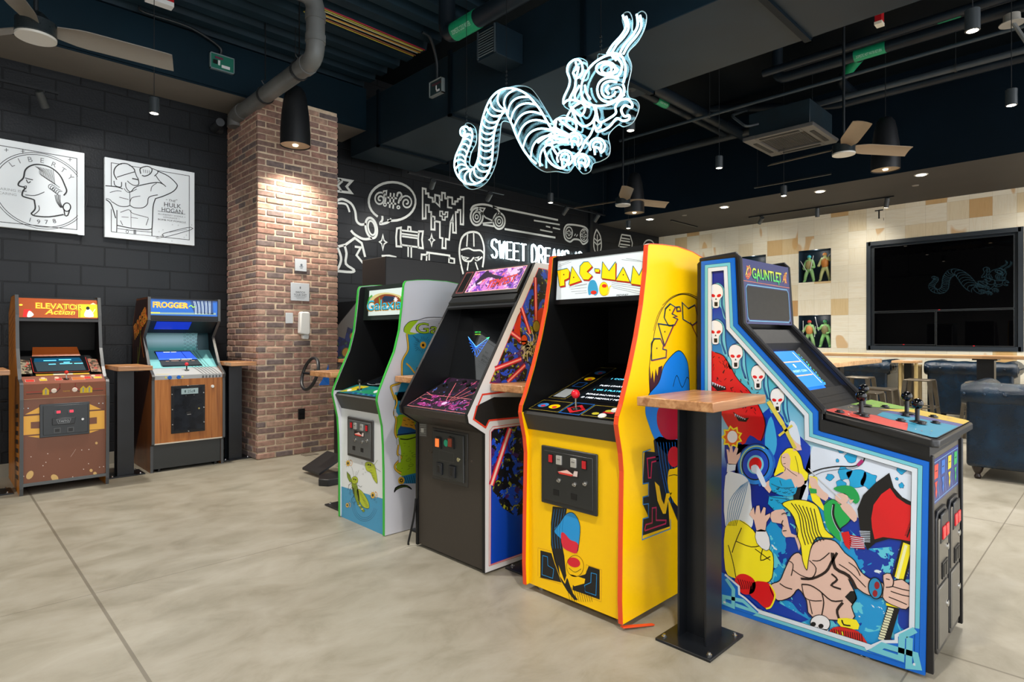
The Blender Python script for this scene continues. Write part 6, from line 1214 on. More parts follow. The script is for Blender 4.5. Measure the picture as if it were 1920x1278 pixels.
for k in range(16): s.line(pb, [(1495-k*2.3, 405+k*7), (1480-k*2.5, 404+k*7)], .002, INK, 13)
s.line(pb, [(1462, 548), (1410, 735)], .046, INK, 11); s.line(pb, [(1458, 555), (1412, 735)], .030, YH, 12); s.line(pb, [(1450, 560), (1404, 735)], .010, C(240, 240, 180), 13); s.line(pb, [(1385, 880), (1335, 1052)], .040, INK, 11)
for k in range(13): s.line(pb, [(1355-k*4.2, 890+k*13), (1385-k*4.2, 897+k*13)], .008, C(224, 224, 190), 12)
s.line(pb, [(1345, 868), (1425, 885)], .010, YH, 13)
# elder
s.poly(pb, [(505, 200), (560, 185), (610, 205), (635, 250), (640, 330), (650, 420), (640, 470), (600, 470), (580, 440), (505, 460)], C(220, 230, 240), 9, sm=3)
for k in range(7): s.line(pb, [(625-k*6, 225+k*4), (600-k*12, 330), (560-k*8, 460)], .0028, C(70, 130, 180), 10, sm=3)
s.poly(pb, [(505, 470), (580, 430), (650, 480), (700, 560), (750, 600), (756, 680), (735, 752), (640, 760), (560, 735), (505, 690)], YH, 10, sm=3); s.line(pb, [(580, 430), (650, 480), (700, 560), (750, 600), (756, 680), (735, 752), (640, 760), (560, 735)], .003, INK, 11, sm=3)
for p_ in ([(590, 470), (560, 540), (540, 600)], [(560, 540), (640, 570), (700, 560)], [(700, 580), (690, 640), (740, 620)], [(520, 560), (545, 650), (560, 730)], [(660, 580), (740, 640)]): s.line(pb, p_, .004, INK, 11, sm=3)
s.poly(pb, [(640, 380), (655, 360), (660, 400), (668, 355), (684, 352), (690, 395), (705, 360), (718, 366), (714, 405), (740, 392), (742, 410), (722, 440), (715, 490), (670, 490), (655, 430), (630, 400)], SK, 12); s.line(pb, [(640, 380), (655, 360), (660, 400), (668, 355), (684, 352), (690, 395), (705, 360), (718, 366), (714, 405), (740, 392), (742, 410), (722, 440), (715, 490)], .0018, INK, 13); s.poly(pb, [(665, 488), (720, 486), (740, 560), (720, 590), (670, 550)], C(226, 230, 238), 12, sm=2); s.line(pb, [(665, 488), (720, 486), (740, 560), (720, 590), (670, 550)], .002, INK, 13, True, sm=2)
# axe warrior from behind
s.poly(pb, [(745, 390), (805, 370), (830, 420), (850, 500), (900, 520), (890, 590), (868, 520), (820, 520), (800, 490), (805, 450), (750, 440)], SK, 11, sm=2)
TORSO = [(850, 620), (890, 600), (930, 640), (960, 560), (1010, 530), (1080, 540), (1130, 600), (1180, 640), (1215, 700), (1270, 740), (1330, 760), (1335, 830), (1250, 820), (1190, 780), (1150, 740), (1190, 830), (1165, 880), (1170, 950), (960, 935), (930, 850), (888, 790), (850, 830), (780, 850), (745, 800), (745, 765), (790, 745), (815, 690)]
s.poly(pb, TORSO, SK, 12, sm=3); s.line(pb, TORSO, .004, INK, 13, True, sm=3)
for p_, w_ in (([(945, 640), (980, 680), (960, 730), (905, 720), (860, 690)], .004), ([(900, 735), (960, 735), (1030, 700), (1060, 650), (1090, 600)], .010), ([(1065, 600), (1080, 680), (1150, 720), (1190, 790)], .014), ([(905, 765), (950, 770), (1000, 800), (1060, 850), (1120, 850)], .006), ([(905, 765), (920, 830), (960, 850), (1010, 850)], .004), ([(1010, 810), (1020, 860), (1010, 925)], .005), ([(945, 850), (960, 920)], .004), ([(1060, 710), (1090, 740), (1060, 770), (1110, 790)], .008), ([(1120, 860), (1090, 900), (1100, 945)], .010), ([(830, 640), (860, 660), (850, 720)], .004), ([(790, 760), (820, 780), (855, 790)], .005), ([(1150, 650), (1190, 680), (1210, 720)], .004), ([(1100, 660), (1160, 700), (1240, 780)], .004), ([(960, 640), (1000, 640), (1050, 600)], .004)): s.line(pb, p_, w_, SKD, 14, sm=3)
s.poly(pb, [(1180, 800), (1195, 840), (1170, 870), (1130, 830), (1160, 800)], INK, 13)
HAIR = [(803, 345), (850, 325), (920, 326), (985, 355), (1010, 420), (1030, 480), (1075, 520), (1030, 522), (985, 520), (955, 570), (940, 640), (932, 690), (910, 640), (900, 560), (880, 500), (870, 430), (840, 380)]
s.poly(pb, HAIR, YH, 15, sm=3); s.line(pb, HAIR, .003, INK, 16, True, sm=3)
for k in range(7): s.line(pb, [(850+k*20, 340+k*5), (890+k*16, 400+k*8), (905+k*15, 490), (925+k*16, 560-k*4)], .004, INK, 16, sm=3)
for p_ in ([(800, 400), (815, 392), (832, 402)], [(808, 430), (800, 450), (812, 462)], [(806, 486), (826, 484)], [(870, 440), (885, 480), (880, 520)]): s.line(pb, p_, .0035, INK, 16, sm=2)
s.poly(pb, [(555, 745), (575, 715), (610, 712), (650, 735), (665, 770), (650, 810), (610, 818), (580, 800)], RD, 13, sm=3); s.poly(pb, [(650, 755), (700, 750), (740, 765), (768, 820), (745, 880), (718, 892), (670, 850), (630, 815)], RD, 13, sm=2); s.line(pb, [(738, 765), (766, 820), (745, 880), (718, 892)], .007, YH, 14, sm=3)
for k in range(7): s.line(pb, [(570+k*12, 735+k*3), (580+k*11, 760), (590+k*9, 790)], .0035, C(70, 6, 12), 14, sm=2)
s.poly(pb, ell(1290, 785, 36, 56, k=24, rot=-8), C(40, 140, 190), 14); s.line(pb, ell(1290, 785, 36, 56, k=24, rot=-8), .004, INK, 15, True); s.poly(pb, ell(1298, 770, 14, 20, k=14), C(150, 30, 40), 15); s.poly(pb, ell(1288, 812, 13, 18, k=14), C(150, 30, 40), 15)
HAND = [(1330, 715), (1370, 708), (1385, 745), (1430, 738), (1480, 780), (1492, 800), (1488, 850), (1450, 895), (1400, 880), (1355, 860), (1328, 830), (1335, 770)]
s.poly(pb, HAND, SK, 15, sm=2); s.line(pb, HAND, .003, INK, 16, True, sm=2)
for p_ in ([(1385, 745), (1380, 775), (1345, 780)], [(1380, 775), (1430, 790), (1480, 800)], [(1370, 800), (1430, 820), (1485, 830)], [(1360, 830), (1410, 850), (1455, 870)], [(1345, 735), (1365, 740)]): s.line(pb, p_, .004, SKD, 16, sm=2)
s.poly(pb, ell(1002, 968, 52, 44, k=24, rot=10), C(232, 232, 236), 16); s.line(pb, ell(1002, 968, 52, 44, k=24, rot=10), .003, INK, 17, True); s.poly(pb, [(960, 990), (1045, 1000), (1040, 1022), (965, 1005)], C(232, 232, 236), 16)
for x_, y_ in ((966, 972), (1006, 982)): s.poly(pb, ell(x_, y_, 14, 12, k=12), INK, 17)
s.poly(pb, [(984, 996), (992, 996), (988, 984)], INK, 17)
s.poly(pb, [(1095, 942), (1190, 950), (1200, 1000), (1110, 985)], YH, 15, sm=2); s.line(pb, [(1115, 950), (1125, 975), (1160, 980)], .006, INK, 16, sm=2)
s.poly(pb, [(1056, 1000), (1090, 985), (1140, 990), (1200, 1010), (1235, 1050), (1243, 1082), (1150, 1056), (1056, 1028)], C(204, 34, 30), 15, sm=2)
for k in range(14): s.line(pb, [(1062+k*12, 996+k*2), (1066+k*12, 1018+k*4)], .0035, C(80, 8, 10), 16)
for p_ in ([(1085, 1005), (1100, 1035)], [(1115, 1010), (1125, 1042)]): s.line(pb, p_, .005, YH, 16)
# clip: repaint the frame over anything that strays past it, then the knotwork corners
fr_o, fr_i = ins(.020), pic
for ring_o, ring_i, cc, L in ((ins(.036), pic, C(214, 224, 236, .3), 19), (ins(.020), ins(.036), C(112, 196, 212, .3), 19), (blue, ins(.020), C(8, 104, 208, .3), 19)):
    ro = inset(ring_o, 0); ri = ring_i
    for i in range(len(ro)):
        j = (i+1) % len(ro); s.add([ps.pt(*ro[i], L*LAY), ps.pt(*ro[j], L*LAY), ps.pt(*ri[j], L*LAY), ps.pt(*ri[i], L*LAY)], [(0, 1, 2, 3)], cc)
s.line(ps, ins(.036), .0014, INK, 20, True, True); s.line(ps, ins(.020), .001, INK, 20, True, True); s.line(ps, pic, .0014, INK, 20, True, True)
KN = C(112, 196, 212, .3); KB = C(8, 104, 208, .3); KW = C(214, 224, 236, .3)
s.poly(pb, [(1545, 1000), (1490, 990), (1400, 1030), (1395, 1060), (1310, 1085), (1240, 1110), (1550, 1230)], KB, 20); s.line(pb, [(1490, 988), (1400, 1030), (1400, 1062), (1330, 1062), (1240, 1100)], .012, KW, 21)
for p_ in ([(1500, 1000), (1430, 1035), (1425, 1150), (1290, 1105), (1330, 1080), (1500, 1130), (1515, 1195), (1465, 1190), (1470, 1040)],): s.line(pb, p_, .022, KN, 22)
s.poly(pb, [(1488, 1172), (1500, 1174), (1500, 1188), (1488, 1185)], KW, 23)
s.poly(pb, [(485, 700), (510, 710), (580, 770), (585, 810), (690, 905), (640, 930), (485, 875)], KB, 20); s.line(pb, [(505, 712), (578, 775), (580, 815), (610, 835), (690, 910)], .010, KW, 21)
for p_ in ([(512, 735), (550, 790), (548, 880), (500, 860), (500, 828), (600, 850), (660, 905), (560, 870)],): s.line(pb, p_, .018, KN, 22)
s.poly(pb, [(498, 850), (510, 853), (510, 864), (498, 860)], KW, 23)
s.line(pb, [(1192, 1136), (1205, 1142), (1215, 1138), (1228, 1152), (1240, 1148), (1264, 1160)], .0022, C(200, 204, 210), 1, sm=2)
s.done('side_artwork', t)

# ---------------------------------------------------------------- left wall cabinets (facing the camera, -Y)
def wallcab(label, loc, X0, X1, prof, smat, tmat, th=.022):
    t = thing('arcade_cabinet', label, 'arcade cabinet', loc); n = len(prof)
    for x0, x1 in ((X0, X0+th), (X1-th, X1)):
        o = MB().profX(prof, x0, x1, smat).done('side_panel', t)
        e = MB()
        for (y0, z0), (y1, z1) in zip(prof[:-2], prof[1:-1]):
            dy, dz = y1-y0, z1-z0; k = math.hypot(dy, dz); ny, nz = -dz/k*.004, dy/k*.004
            e.prism([(x0-.0015, y0, z0), (x0-.0015, y1, z1), (x0-.0015, y1+ny, z1+nz), (x0-.0015, y0+ny, z0+nz)], (th+.003, 0, 0), tmat)
        e.done('edge_trim', o)
    hi = [p for p in prof if p[1] > .98]; hi.append((hi[-1][0], .98))
    for xx in (X0+th-.0005, X1-th-.002): MB().profX(inset(hi, .004), xx, xx+.0025, SHR).done('inner_lining', t)
    return t
GT = C(74, 76, 78, .4, .2)
prof = [(6.40, .0), (6.39, .06), (6.37, .80), (6.38, .92), (6.395, .94), (6.50, .96), (6.58, 1.05), (6.68, 1.22), (6.72, 1.47), (6.72, 1.52), (6.765, 1.69), (7.12, 1.69), (7.35, 1.55), (7.35, .0)]
t = wallcab('brown and orange upright arcade cabinet with scuffed front at the left edge', (.84, 6.85, 0), .53, 1.152, prof, m_wood('orange_laminate', (150, 84, 20), (190, 116, 30), (206, 134, 44), 2, .3), GT)
a, b = .552, 1.13; BR = C(116, 70, 48, .45); DBR = C(96, 54, 38, .45)
MB().box((a, 6.40, .09), (b, 7.3, .80), BR).done('front_panel', t); MB().box((a, 6.385, .075), (b, 6.40, .10), C(84, 88, 90, .4)).done('kick_trim', t)
MB().profX([(6.398, .80), (6.378, .925), (6.54, .985), (6.56, .80)], a, b, C(140, 84, 62, .4)).done('control_panel', t)
MB().profX([(6.535, .98), (6.86, 1.16), (6.90, 1.20), (7.2, 1.20), (7.2, .8), (6.56, .8)], a, b, SHR).profX([(6.90, 1.2), (6.86, 1.47), (7.3, 1.47), (7.3, 1.2)], a, b, SHR).done('shroud', t)
MB().profX([(6.735, 1.468), (6.73, 1.485), (6.775, 1.682), (7.11, 1.682), (7.3, 1.55), (7.3, 1.468)], a, b, BLK).done('marquee_box', t)
mv = V((0, .045, .19)).normalized(); pm = Plane((0, 6.727, 1.487), (1, 0, 0), mv, (0, 540, 6.39)); m = MB(); OE = C(166, 74, 24, .35, 0, .12)
m.pbox(pm, a, b, .008, .185, -.004, 0, OE); u0, u1 = a+.01, b-.01
m.poly(pm, [(940, 192), (1200, 196), (1200, 352), (940, 350)], C(220, 200, 30, .35, 0, .3), 1); m.poly(pm, [(285, 250), (375, 256), (375, 345), (272, 345)], C(190, 30, 26, .35, 0, .5), 1); m.poly(pm, [(330, 300), (350, 270), (385, 290), (405, 320), (370, 345), (325, 345)], C(210, 206, 200, .4, 0, .3), 2, sm=2)
m.poly(pm, [(1020, 345), (1010, 300), (1040, 250), (1060, 230), (1075, 250), (1110, 290), (1120, 345)], C(200, 200, 204, .4, 0, .3), 2, sm=2); m.poly(pm, ell(1052, 240, 22, 20, k=14), INK, 3); m.line(pm, [(1110, 300), (1140, 250)], .005, C(200, 200, 204, .4, 0, .3), 2); m.line(pm, [(960, 200), (955, 350)], .004, INK, 2); m.poly(pm, [(1080, 195), (1115, 175), (1150, 196)], C(220, 214, 170, .4, 0, .4), 2)
for dx in (0,):
    for off, cc, L in ((.05, C(240, 150, 30, .35, 0, .5), 2), (.02, C(90, 40, 10), 3), (.0, C(250, 214, 60, .35, 0, .5), 4)):
        uu, vv = pm.px(420, 236); u2, _ = pm.px(985, 236); m.text(pm, 'ELEVATOR', uu, vv-.002, .052, cc, L, width=u2-uu, off=off, rot=-1)
        uu, vv = pm.px(545, 312); u2, _ = pm.px(900, 312); m.text(pm, 'Action', uu, vv, .05, cc, L+3, width=u2-uu, off=off, shear=.3)
m.poly(pm, ell(250, 200, 22, 10, k=12), C(250, 190, 50, .35, 0, 1), 2); m.done('marquee', t)
MB().box((a, 6.718, 1.462), (b, 6.735, 1.484), C(40, 40, 42, .4)).done('marquee_retainer', t)
cp = V((0, .157, .058)).normalized(); pc = Plane((0, 6.38, .9265), (1, 0, 0), cp); d = MB()
d.poly(pc, [(a, .0), (b, .0), (b, .165), (a, .165)], C(140, 88, 72, .4), 1, True)
for k, (u, v, w_, h_, cc) in enumerate(((.02, .05, .06, .05, (206, 60, 50)), (.115, .06, .05, .05, (220, 180, 50)), (.22, .06, .05, .05, (206, 60, 50)), (.34, .05, .09, .07, (190, 110, 60)), (.43, .07, .05, .05, (206, 60, 50)), (.50, .07, .06, .04, (226, 184, 40)), (.51, .12, .05, .03, (200, 60, 50)))): d.poly(pc, [(a+u, v), (a+u+w_, v), (a+u+w_, v+h_), (a+u, v+h_)], C(*cc, .4), 2, True); d.line(pc, [(a+u, v), (a+u+w_, v), (a+u+w_, v+h_), (a+u, v+h_)], .002, C(216, 206, 196), 3, True, True)
d.poly(pc, [(a+.10, .172), (a+.48, .172), (a+.48, .20), (a+.10, .20)], C(236, 186, 70, .35, 0, .3), 6, True); d.poly(pc, [(a+.22, .173), (a+.36, .173), (a+.36, .199), (a+.22, .199)], C(236, 226, 200, .35, 0, .3), 7, True); d.done('deck_artwork', t)
for u, v in ((.14, .11), (.235, .11), (.42, .12), (.50, .125)): MB().lathe([(0, .018), (.006, .016)], pc.pt(a+u, v), pc.N, C(232, 196, 170, .3), 14).done('button', t)
stick(t, pc.pt(a+.30, .08), .06, .016, C(206, 44, 30, .25))
pl2 = V((0, -.02, .125)).normalized(); pk = Plane((0, 6.3975, .802), (1, 0, 0), pl2); d = MB()
for v in (.045, .06): d.line(pk, [(a+.02, v), (a+.22, v), (a+.245, v+.03), (a+.245, .12)], .0045, C(190, 44, 50) if v > .05 else C(40, 34, 34), 2, False, True); d.line(pk, [(b-.02, v), (b-.20, v), (b-.225, v+.03), (b-.225, .12)], .0045, C(190, 44, 50) if v > .05 else C(40, 34, 34), 2, False, True)
for u in (.15, .41, .455): d.poly(pk, [(a+u-.022, .03), (a+u+.022, .03), (a+u+.022, .07), (a+u, .095), (a+u-.022, .07)], C(220, 186, 40, .4), 3, True); d.line(pk, [(a+u, .035), (a+u, .078)], .010, C(150, 150, 146), 4, False, True)
d.text(pk, 'TAITO', a+.265, .048, .012, C(220, 180, 60), 3, width=.05); d.line(pk, [(a, .0), (b, .0)], .003, C(206, 170, 130), 2, False, True); d.done('panel_artwork', t)
for u in (.205, .35): MB().lathe([(0, .02), (.008, .017)], pk.pt(a+u, .062), pk.N, C(236, 220, 206, .3), 16).done('start_button', t)
sc = MB().profX([(6.56, 1.003), (6.80, 1.135), (6.79, 1.15), (6.55, 1.018)], a+.09, b-.10, C(18, 22, 26, .2)); sc = sc.done('screen', t)
sv = V((0, .24, .132)).normalized(); pg = Plane((0, 6.552, 1.019), (1, 0, 0), sv); g = MB(); g.poly(pg, [(a+.11, .01), (b-.12, .01), (b-.13, .18), (a+.10, .18)], C(56, 70, 78, .15), 1, True, 0); g.poly(pg, [(a+.10, .17), (b-.13, .17), (b-.14, .235), (a+.11, .235)], C(20, 70, 100, .2, 0, .25), 2, True)
for u, v, w_ in ((.17, .19, .09), (.28, .20, .09), (.31, .155, .045), (.20, .125, .05), (.28, .13, .09), (.385, .13, .065)): g.line(pg, [(a+u, v), (a+u+w_, v)], .010, GLOWC, 3, False, True)
g.done('screen_image', sc)
bz = MB(); bz.poly(Plane((0, 6.84, 1.158), (1, 0, 0), V((0, .06, .08))), [(a+.10, -.02), (b-.12, -.02), (b-.14, .09), (a+.11, .09)], C(190, 92, 34, .4), 1, True)
for x0, x1, cc in ((a, a+.075, (150, 140, 120)), (b-.085, b-.01, (150, 120, 100))): bz.poly(pg, [(x0, -.02), (x1, -.03), (x1-.0, .20), (x0, .22)], m_speckle('side_bezel_print', cc, [((60, 50, 40), .52, 1), ((190, 60, 50), .62, 1.4), ((120, 140, 60), .66, 2)], 22), 1, True)
bz.line(pg, [(a+.085, .24), (a+.085, .0), (a+.10, -.01), (b-.11, -.01), (b-.095, .0), (b-.095, .24)], .004, C(170, 40, 36), 3, False, True); bz.done('bezel_artwork', t)
pf = faceY(6.40).crop(0, 720, 5.808); f = MB(); AM = C(226, 168, 62, .4)
f.poly(pf, [(240, 352), (1138, 284), (1138, 484), (240, 556)], AM, 1); f.line(pf, [(240, 340), (1138, 272)], .006, DBR, 2); f.poly(pf, [(272, 330), (430, 248), (430, 318)], AM, 1); f.poly(pf, [(975, 215), (1105, 272), (975, 282)], AM, 1); f.poly(pf, [(300, 568), (430, 556), (430, 584)], AM, 1); f.poly(pf, [(975, 505), (1080, 497), (975, 532)], AM, 1)
f.poly(pf, [(335, 412), (440, 405), (440, 480), (335, 482)], BR, 2); f.poly(pf, [(970, 365), (1055, 358), (1055, 428), (970, 436)], BR, 2)
for x, y, r1, r2 in ((325, 988, 34, 52), (595, 1018, 44, 34), (1050, 640, 14, 14), (992, 938, 17, 17), (1034, 970, 20, 17)): f.poly(pf, ell(x, y, r1, r2, k=14, rot=35 if r1 > 20 else 0), C(206, 168, 104, .5), 1)
for x, y in ((520, 756), (650, 812), (338, 790), (968, 710), (890, 716), (500, 850), (910, 925), (964, 864), (468, 886), (792, 1008), (476, 1002), (258, 1002), (1084, 902), (1128, 896)): f.poly(pf, ell(x, y, 6, 5, k=8), C(222, 206, 196), 1)
f.line(pf, [(770, 790), (826, 706)], .0016, C(210, 190, 180), 1); f.done('front_artwork', t)
for x, y in ((254, 262), (306, 262), (1076, 208), (1120, 208), (700, 96), (306, 118), (1074, 76)): uu, vv = pf.px(x, y); q = MB(); bolt(q, pf.pt(uu, vv, .002), pf.N, .0042); q.done('bolt', t)
u0, v1 = pf.px(430, 225); u1, v0 = pf.px(972, 560); v0 = pf.px(430, 600)[1]; v1 = pf.px(700, 205)[1]
dd = MB().pbox(pf, u0, u1, v0+.012, v1, 0, .012, C(58, 62, 66, .4, .2)).done('coin_door', t, bev=.004); MB().pbox(pf, u0+.022, u1-.012, v0+.03, v1-.015, .01, .018, C(46, 50, 54, .4)).done('door_plate', dd, bev=.006)
for x, y in ((624, 300), (766, 290)): uu, vv = pf.px(x, y); MB().pbox(pf, uu-.022, uu+.022, vv-.014, vv+.014, .016, .026, C(70, 74, 76, .3, .6)).pbox(pf, uu-.008, uu+.018, vv-.010, vv+.010, .024, .03, C(236, 40, 60, .3, 0, 1.1)).done('coin_button', dd)
uu, vv = pf.px(690, 398); q = MB().pprism(pf, [(uu-.08, vv-.03), (uu+.075, vv-.03), (uu+.085, vv+.03), (uu-.08, vv+.03)], .016, .026, C(40, 43, 47, .4)); q = q.done('name_plate', dd, bev=.004); q2 = MB(); q2.line(pf, [(uu-.05, vv+.018), (uu+.05, vv+.018), (uu+.038, vv-.016), (uu-.038, vv-.016)], .0022, C(150, 154, 158), 53, True, True); q2.text(pf, 'TAITO', uu-.036, vv-.008, .018, C(170, 174, 178), 53, width=.072); q2.done('plate_lettering', q)
for x, y in ((620, 500), (765, 490)): uu, vv = pf.px(x, y); MB().pbox(pf, uu-.024, uu+.024, vv-.022, vv+.022, .016, .022, C(76, 78, 80, .4)).pbox(pf, uu-.016, uu+.016, vv-.014, vv+.014, .02, .0235, C(10, 10, 11)).done('return_slot', dd)
uu, vv = pf.px(895, 376); MB().lathe([(.016, .013), (.028, .01)], pf.pt(uu, vv), pf.N, STEEL, 14).done('lock', dd)
psd = Plane((.53, 0, 0), (0, -1, 0), (0, 0, 1)); s = MB(); 
for k in range(9): s.poly(psd, [(-6.48, .12+k*.075), (-6.72, .10+k*.075), (-6.72, .135+k*.075), (-6.48, .16+k*.075)], C(50, 34, 24, .5), 1, True)
for k in range(8): s.line(psd, [(-7.3, 1.0+k*.07), (-6.85, 1.18+k*.055)], .010, C(116, 62, 26), 1, False, True)
s.done('side_artwork', t)

prof = [(6.60, .0), (6.60, .26), (6.55, .285), (6.55, .90), (6.535, .935), (6.55, .955), (6.66, 1.02), (6.70, 1.05), (6.88, 1.32), (6.69, 1.49), (6.69, 1.715), (7.14, 1.715), (7.30, 1.45), (7.32, .0)]
t = wallcab('wood-grain upright arcade cabinet with a blue marquee beside the brick pillar', (1.86, 6.9, 0), 1.53, 2.20, prof, m_wood('brown_laminate', (104, 58, 22), (134, 78, 32), (150, 92, 42), 2, .5), GT)
a, b = 1.552, 2.178
MB().box((a, 6.56, .285), (b, 7.28, .905), m_wood('walnut_panel', (140, 80, 32), (168, 102, 44), (184, 118, 58), 2, .6)).done('front_panel', t)
MB().box((a, 6.555, .275), (b, 6.575, .287), C(206, 196, 180, .3, .3)).done('trim_strip', t); MB().box((a, 6.61, .03), (b, 7.28, .275), C(44, 46, 45, .42)).done('kick_panel', t)
MB().profX([(6.56, .905), (6.555, .945), (6.75, 1.02), (7.2, 1.02), (7.2, .905)], a, b, C(176, 178, 180, .35)).done('control_panel', t)
MB().profX([(6.74, 1.0), (6.965, 1.158), (6.98, 1.18), (7.02, 1.43), (7.25, 1.43), (7.25, 1.0)], a, b, C(150, 196, 204, .3)).done('monitor_bezel', t)
MB().profX([(6.70, 1.49), (6.89, 1.365), (6.90, 1.385), (6.90, 1.425), (7.06, 1.425), (7.2, 1.45), (7.13, 1.70), (6.70, 1.70)], a, b, C(16, 22, 26, .4)).done('marquee_box', t)
MB().poly(Plane((0, 6.79, 1.43), (1, 0, 0), V((0, -.19, .125))), [(a+.06, -.05), (a+.38, -.05), (a+.38, .09), (a+.06, .09)], C(20, 50, 190, .2, 0, .35), 6, True).done('speaker_panel_glow', t)
pm = Plane((0, 6.698, 0), (1, 0, 0), (0, 0, 1), (230, 540, 7.1)); m = MB(); BE = C(20, 96, 190, .3, 0, .15)
m.pbox(pm, a+.004, b-.004, 1.537, 1.70, 0, .003, BE); L = 7
m.poly(pm, [(350, 320), (1240, 330), (1240, 356), (350, 344)], C(120, 150, 150, .4, 0, .3), L); m.poly(pm, [(370, 318), (495, 320), (495, 334), (370, 332)], C(206, 206, 40, .4, 0, .6), L+1)
m.poly(pm, [(900, 165), (1200, 172), (1206, 350), (1130, 345), (960, 330), (915, 260)], C(20, 60, 120, .3, 0, .3), L)
for k in range(16): x = 925+k*17; m.line(pm, [(x, 172), (x+22-k*1.4, 250), (x+26-k*1.6, 345)], .0032, C(206, 222, 226, .4, 0, .5) if k % 3 else C(60, 70, 80), L+1, sm=3)
m.line(pm, [(880, 250), (910, 230), (935, 255), (965, 240)], .008, C(140, 206, 60, .4, 0, .6), L+2, sm=3)
uu, vv = pm.px(366, 252); u2, _ = pm.px(866, 250); uu = max(uu, a+.018)
for off, cc, l_ in ((.035, C(240, 216, 60, .4, 0, .5), 2), (.0, C(240, 120, 40, .4, 0, .7), 3)): m.text(pm, 'FROGGER', uu, vv, .056, cc, L+l_, width=u2-uu, off=off)
m.done('marquee', t)
MB().box((a, 6.688, 1.482), (b, 6.70, 1.496), BLK).box((a, 6.688, 1.70), (b, 6.70, 1.712), BLK).box((a, 6.686, 1.50), (b, 6.70, 1.538), BLK).done('marquee_retainer', t)
pb_ = Plane((0, 6.90, 1.13), (1, 0, 0), V((0, .12, .07))); g = MB(); 
g2 = Plane((0, 6.977, 1.183), (1, 0, 0), V((0, .04, .25)))
g.poly(g2, [(a, .0), (b, .0), (b, .233), (a, .233)], m_gradient('bezel_sky', 'Z', 1.2, 1.43, [(0, (40, 150, 150)), (.35, (170, 210, 220)), (1, (110, 180, 186))]), 1, True)
g.poly(g2, [(b-.13, .0), (b, .0), (b, .233), (b-.10, .233)], C(16, 60, 70), 2, True)
for k in range(5):
    for j in range(12): g.line(g2, ell(b-.235+k*.028, .012+j*.019, .010, .009, k=6), .0022, C(20, 90, 110) if (k+j) % 2 else C(130, 214, 220), 3, True, True)
g.done('backdrop', t)
p3 = Plane((0, 6.722, 1.008), (1, 0, 0), V((0, .24, .17))); g = MB(); g.poly(p3, [(a, 0), (b, 0), (b, .295), (a, .295)], C(120, 186, 190), 6, True); scq = MB()
scq.pprism(p3, [(a+.12, .02), (b-.14, .02), (b-.20, .275), (a+.09, .275)], .004, .012, C(30, 36, 42, .2)); sc = scq.done('screen', t); g.done('screen_surround', t)
g = MB(); g.poly(p3, [(a+.105, .125), (b-.165, .125), (b-.205, .262), (a+.10, .262)], C(60, 100, 230, .25, 0, .8), 26, True); g.poly(p3, [(a+.11, .03), (b-.145, .03), (b-.165, .11), (a+.11, .11)], C(60, 66, 72, .2), 26, True); g.line(p3, [(b-.29, .262), (b-.26, .13)], .006, C(30, 60, 170, .3, 0, .2), 27, False, True)
for u, v, w_ in ((.17, .255, .06), (.24, .255, .05), (.20, .128, .10), (.31, .128, .10)): g.line(p3, [(a+u, v), (a+u+w_, v)], .007, GLOWW, 27, False, True)
for u, v, w_ in ((.16, .10, .03), (.21, .102, .07), (.30, .102, .08), (.40, .10, .03)): g.line(p3, [(a+u, v), (a+u+w_, v)], .004, C(200, 150, 130, .3, 0, .7), 27, False, True)
g.done('screen_image', sc)
st = MB(); cp = V((0, .195, .075)).normalized(); pc = Plane((0, 6.555, .946), (1, 0, 0), cp); pk = faceY(6.5575)
for k in range(6):
    u = b-.185+k*.032; st.line(pc, [(u-.0, .0), (u-.02, .10), (u-.05, .2)], .006, C(60, 62, 66), 2, False, True); st.line(p3, [(u-.05, .0), (u-.085, .14), (u-.11, .29)], .005, C(30, 40, 46), 8, False, True)
    for j in range(3): st.poly(pk, [(u-.012, .908+j*.012), (u+.004, .908+j*.012), (u+.008, .917+j*.012), (u-.008, .917+j*.012)], C(50, 52, 56), 2, True)
st.line(pc, [(a+.02, .03), (a+.14, .03)], .006, C(220, 206, 120), 2, False, True); st.done('deck_artwork', t)
stick(t, pc.pt(a+.315, .11), .062, .018, C(214, 40, 50, .25), shaft=BLK, sr=.006, base=C(60, 70, 60))
for u in (.135, .215): MB().lathe([(0, .019), (.010, .017)], pk.pt(a+u, .924), pk.N, C(20, 96, 190, .3), 16).done('start_button', t)
for u in (.10, .25): MB().lathe([(0, .008), (.003, .007)], pk.pt(a+u, .926), pk.N, C(220, 206, 60, .4), 12).done('player_light', t)
pf = faceY(6.56).crop(230, 700, 6.39); u0 = pf.px(577, 420)[0]; u1 = pf.px(984, 410)[0]; v1 = pf.px(780, 140)[1]; v0 = pf.px(785, 702)[1]
dd = MB().pbox(pf, u0, u1, v0, v1, 0, .010, C(22, 24, 28, .25)).done('coin_door', t, bev=.003); MB().pbox(pf, u0+.025, u1-.02, v0+.025, v1-.02, .008, .013, m_dark('scuffed_gloss_black', (24, 27, 32), .16, 9, 1.5)).done('door_plate', dd, bev=.002)
uu0, vv0 = pf.px(698, 248); uu1, vv1 = pf.px(900, 170); lb = MB().pbox(pf, uu0, uu1, vv0, vv1, .012, .015, C(150, 172, 176, .4)).done('price_plate', dd); q = MB(); q.text(pf, '25¢', uu0+.055, vv0+.014, .028, C(60, 80, 84), 31, width=.05); 
for du in (.035, .118): q.poly(pf, ell(uu0+du, (vv0+vv1)/2, .007, .014, k=10), C(60, 80, 84), 31, True)
q.done('plate_lettering', lb)
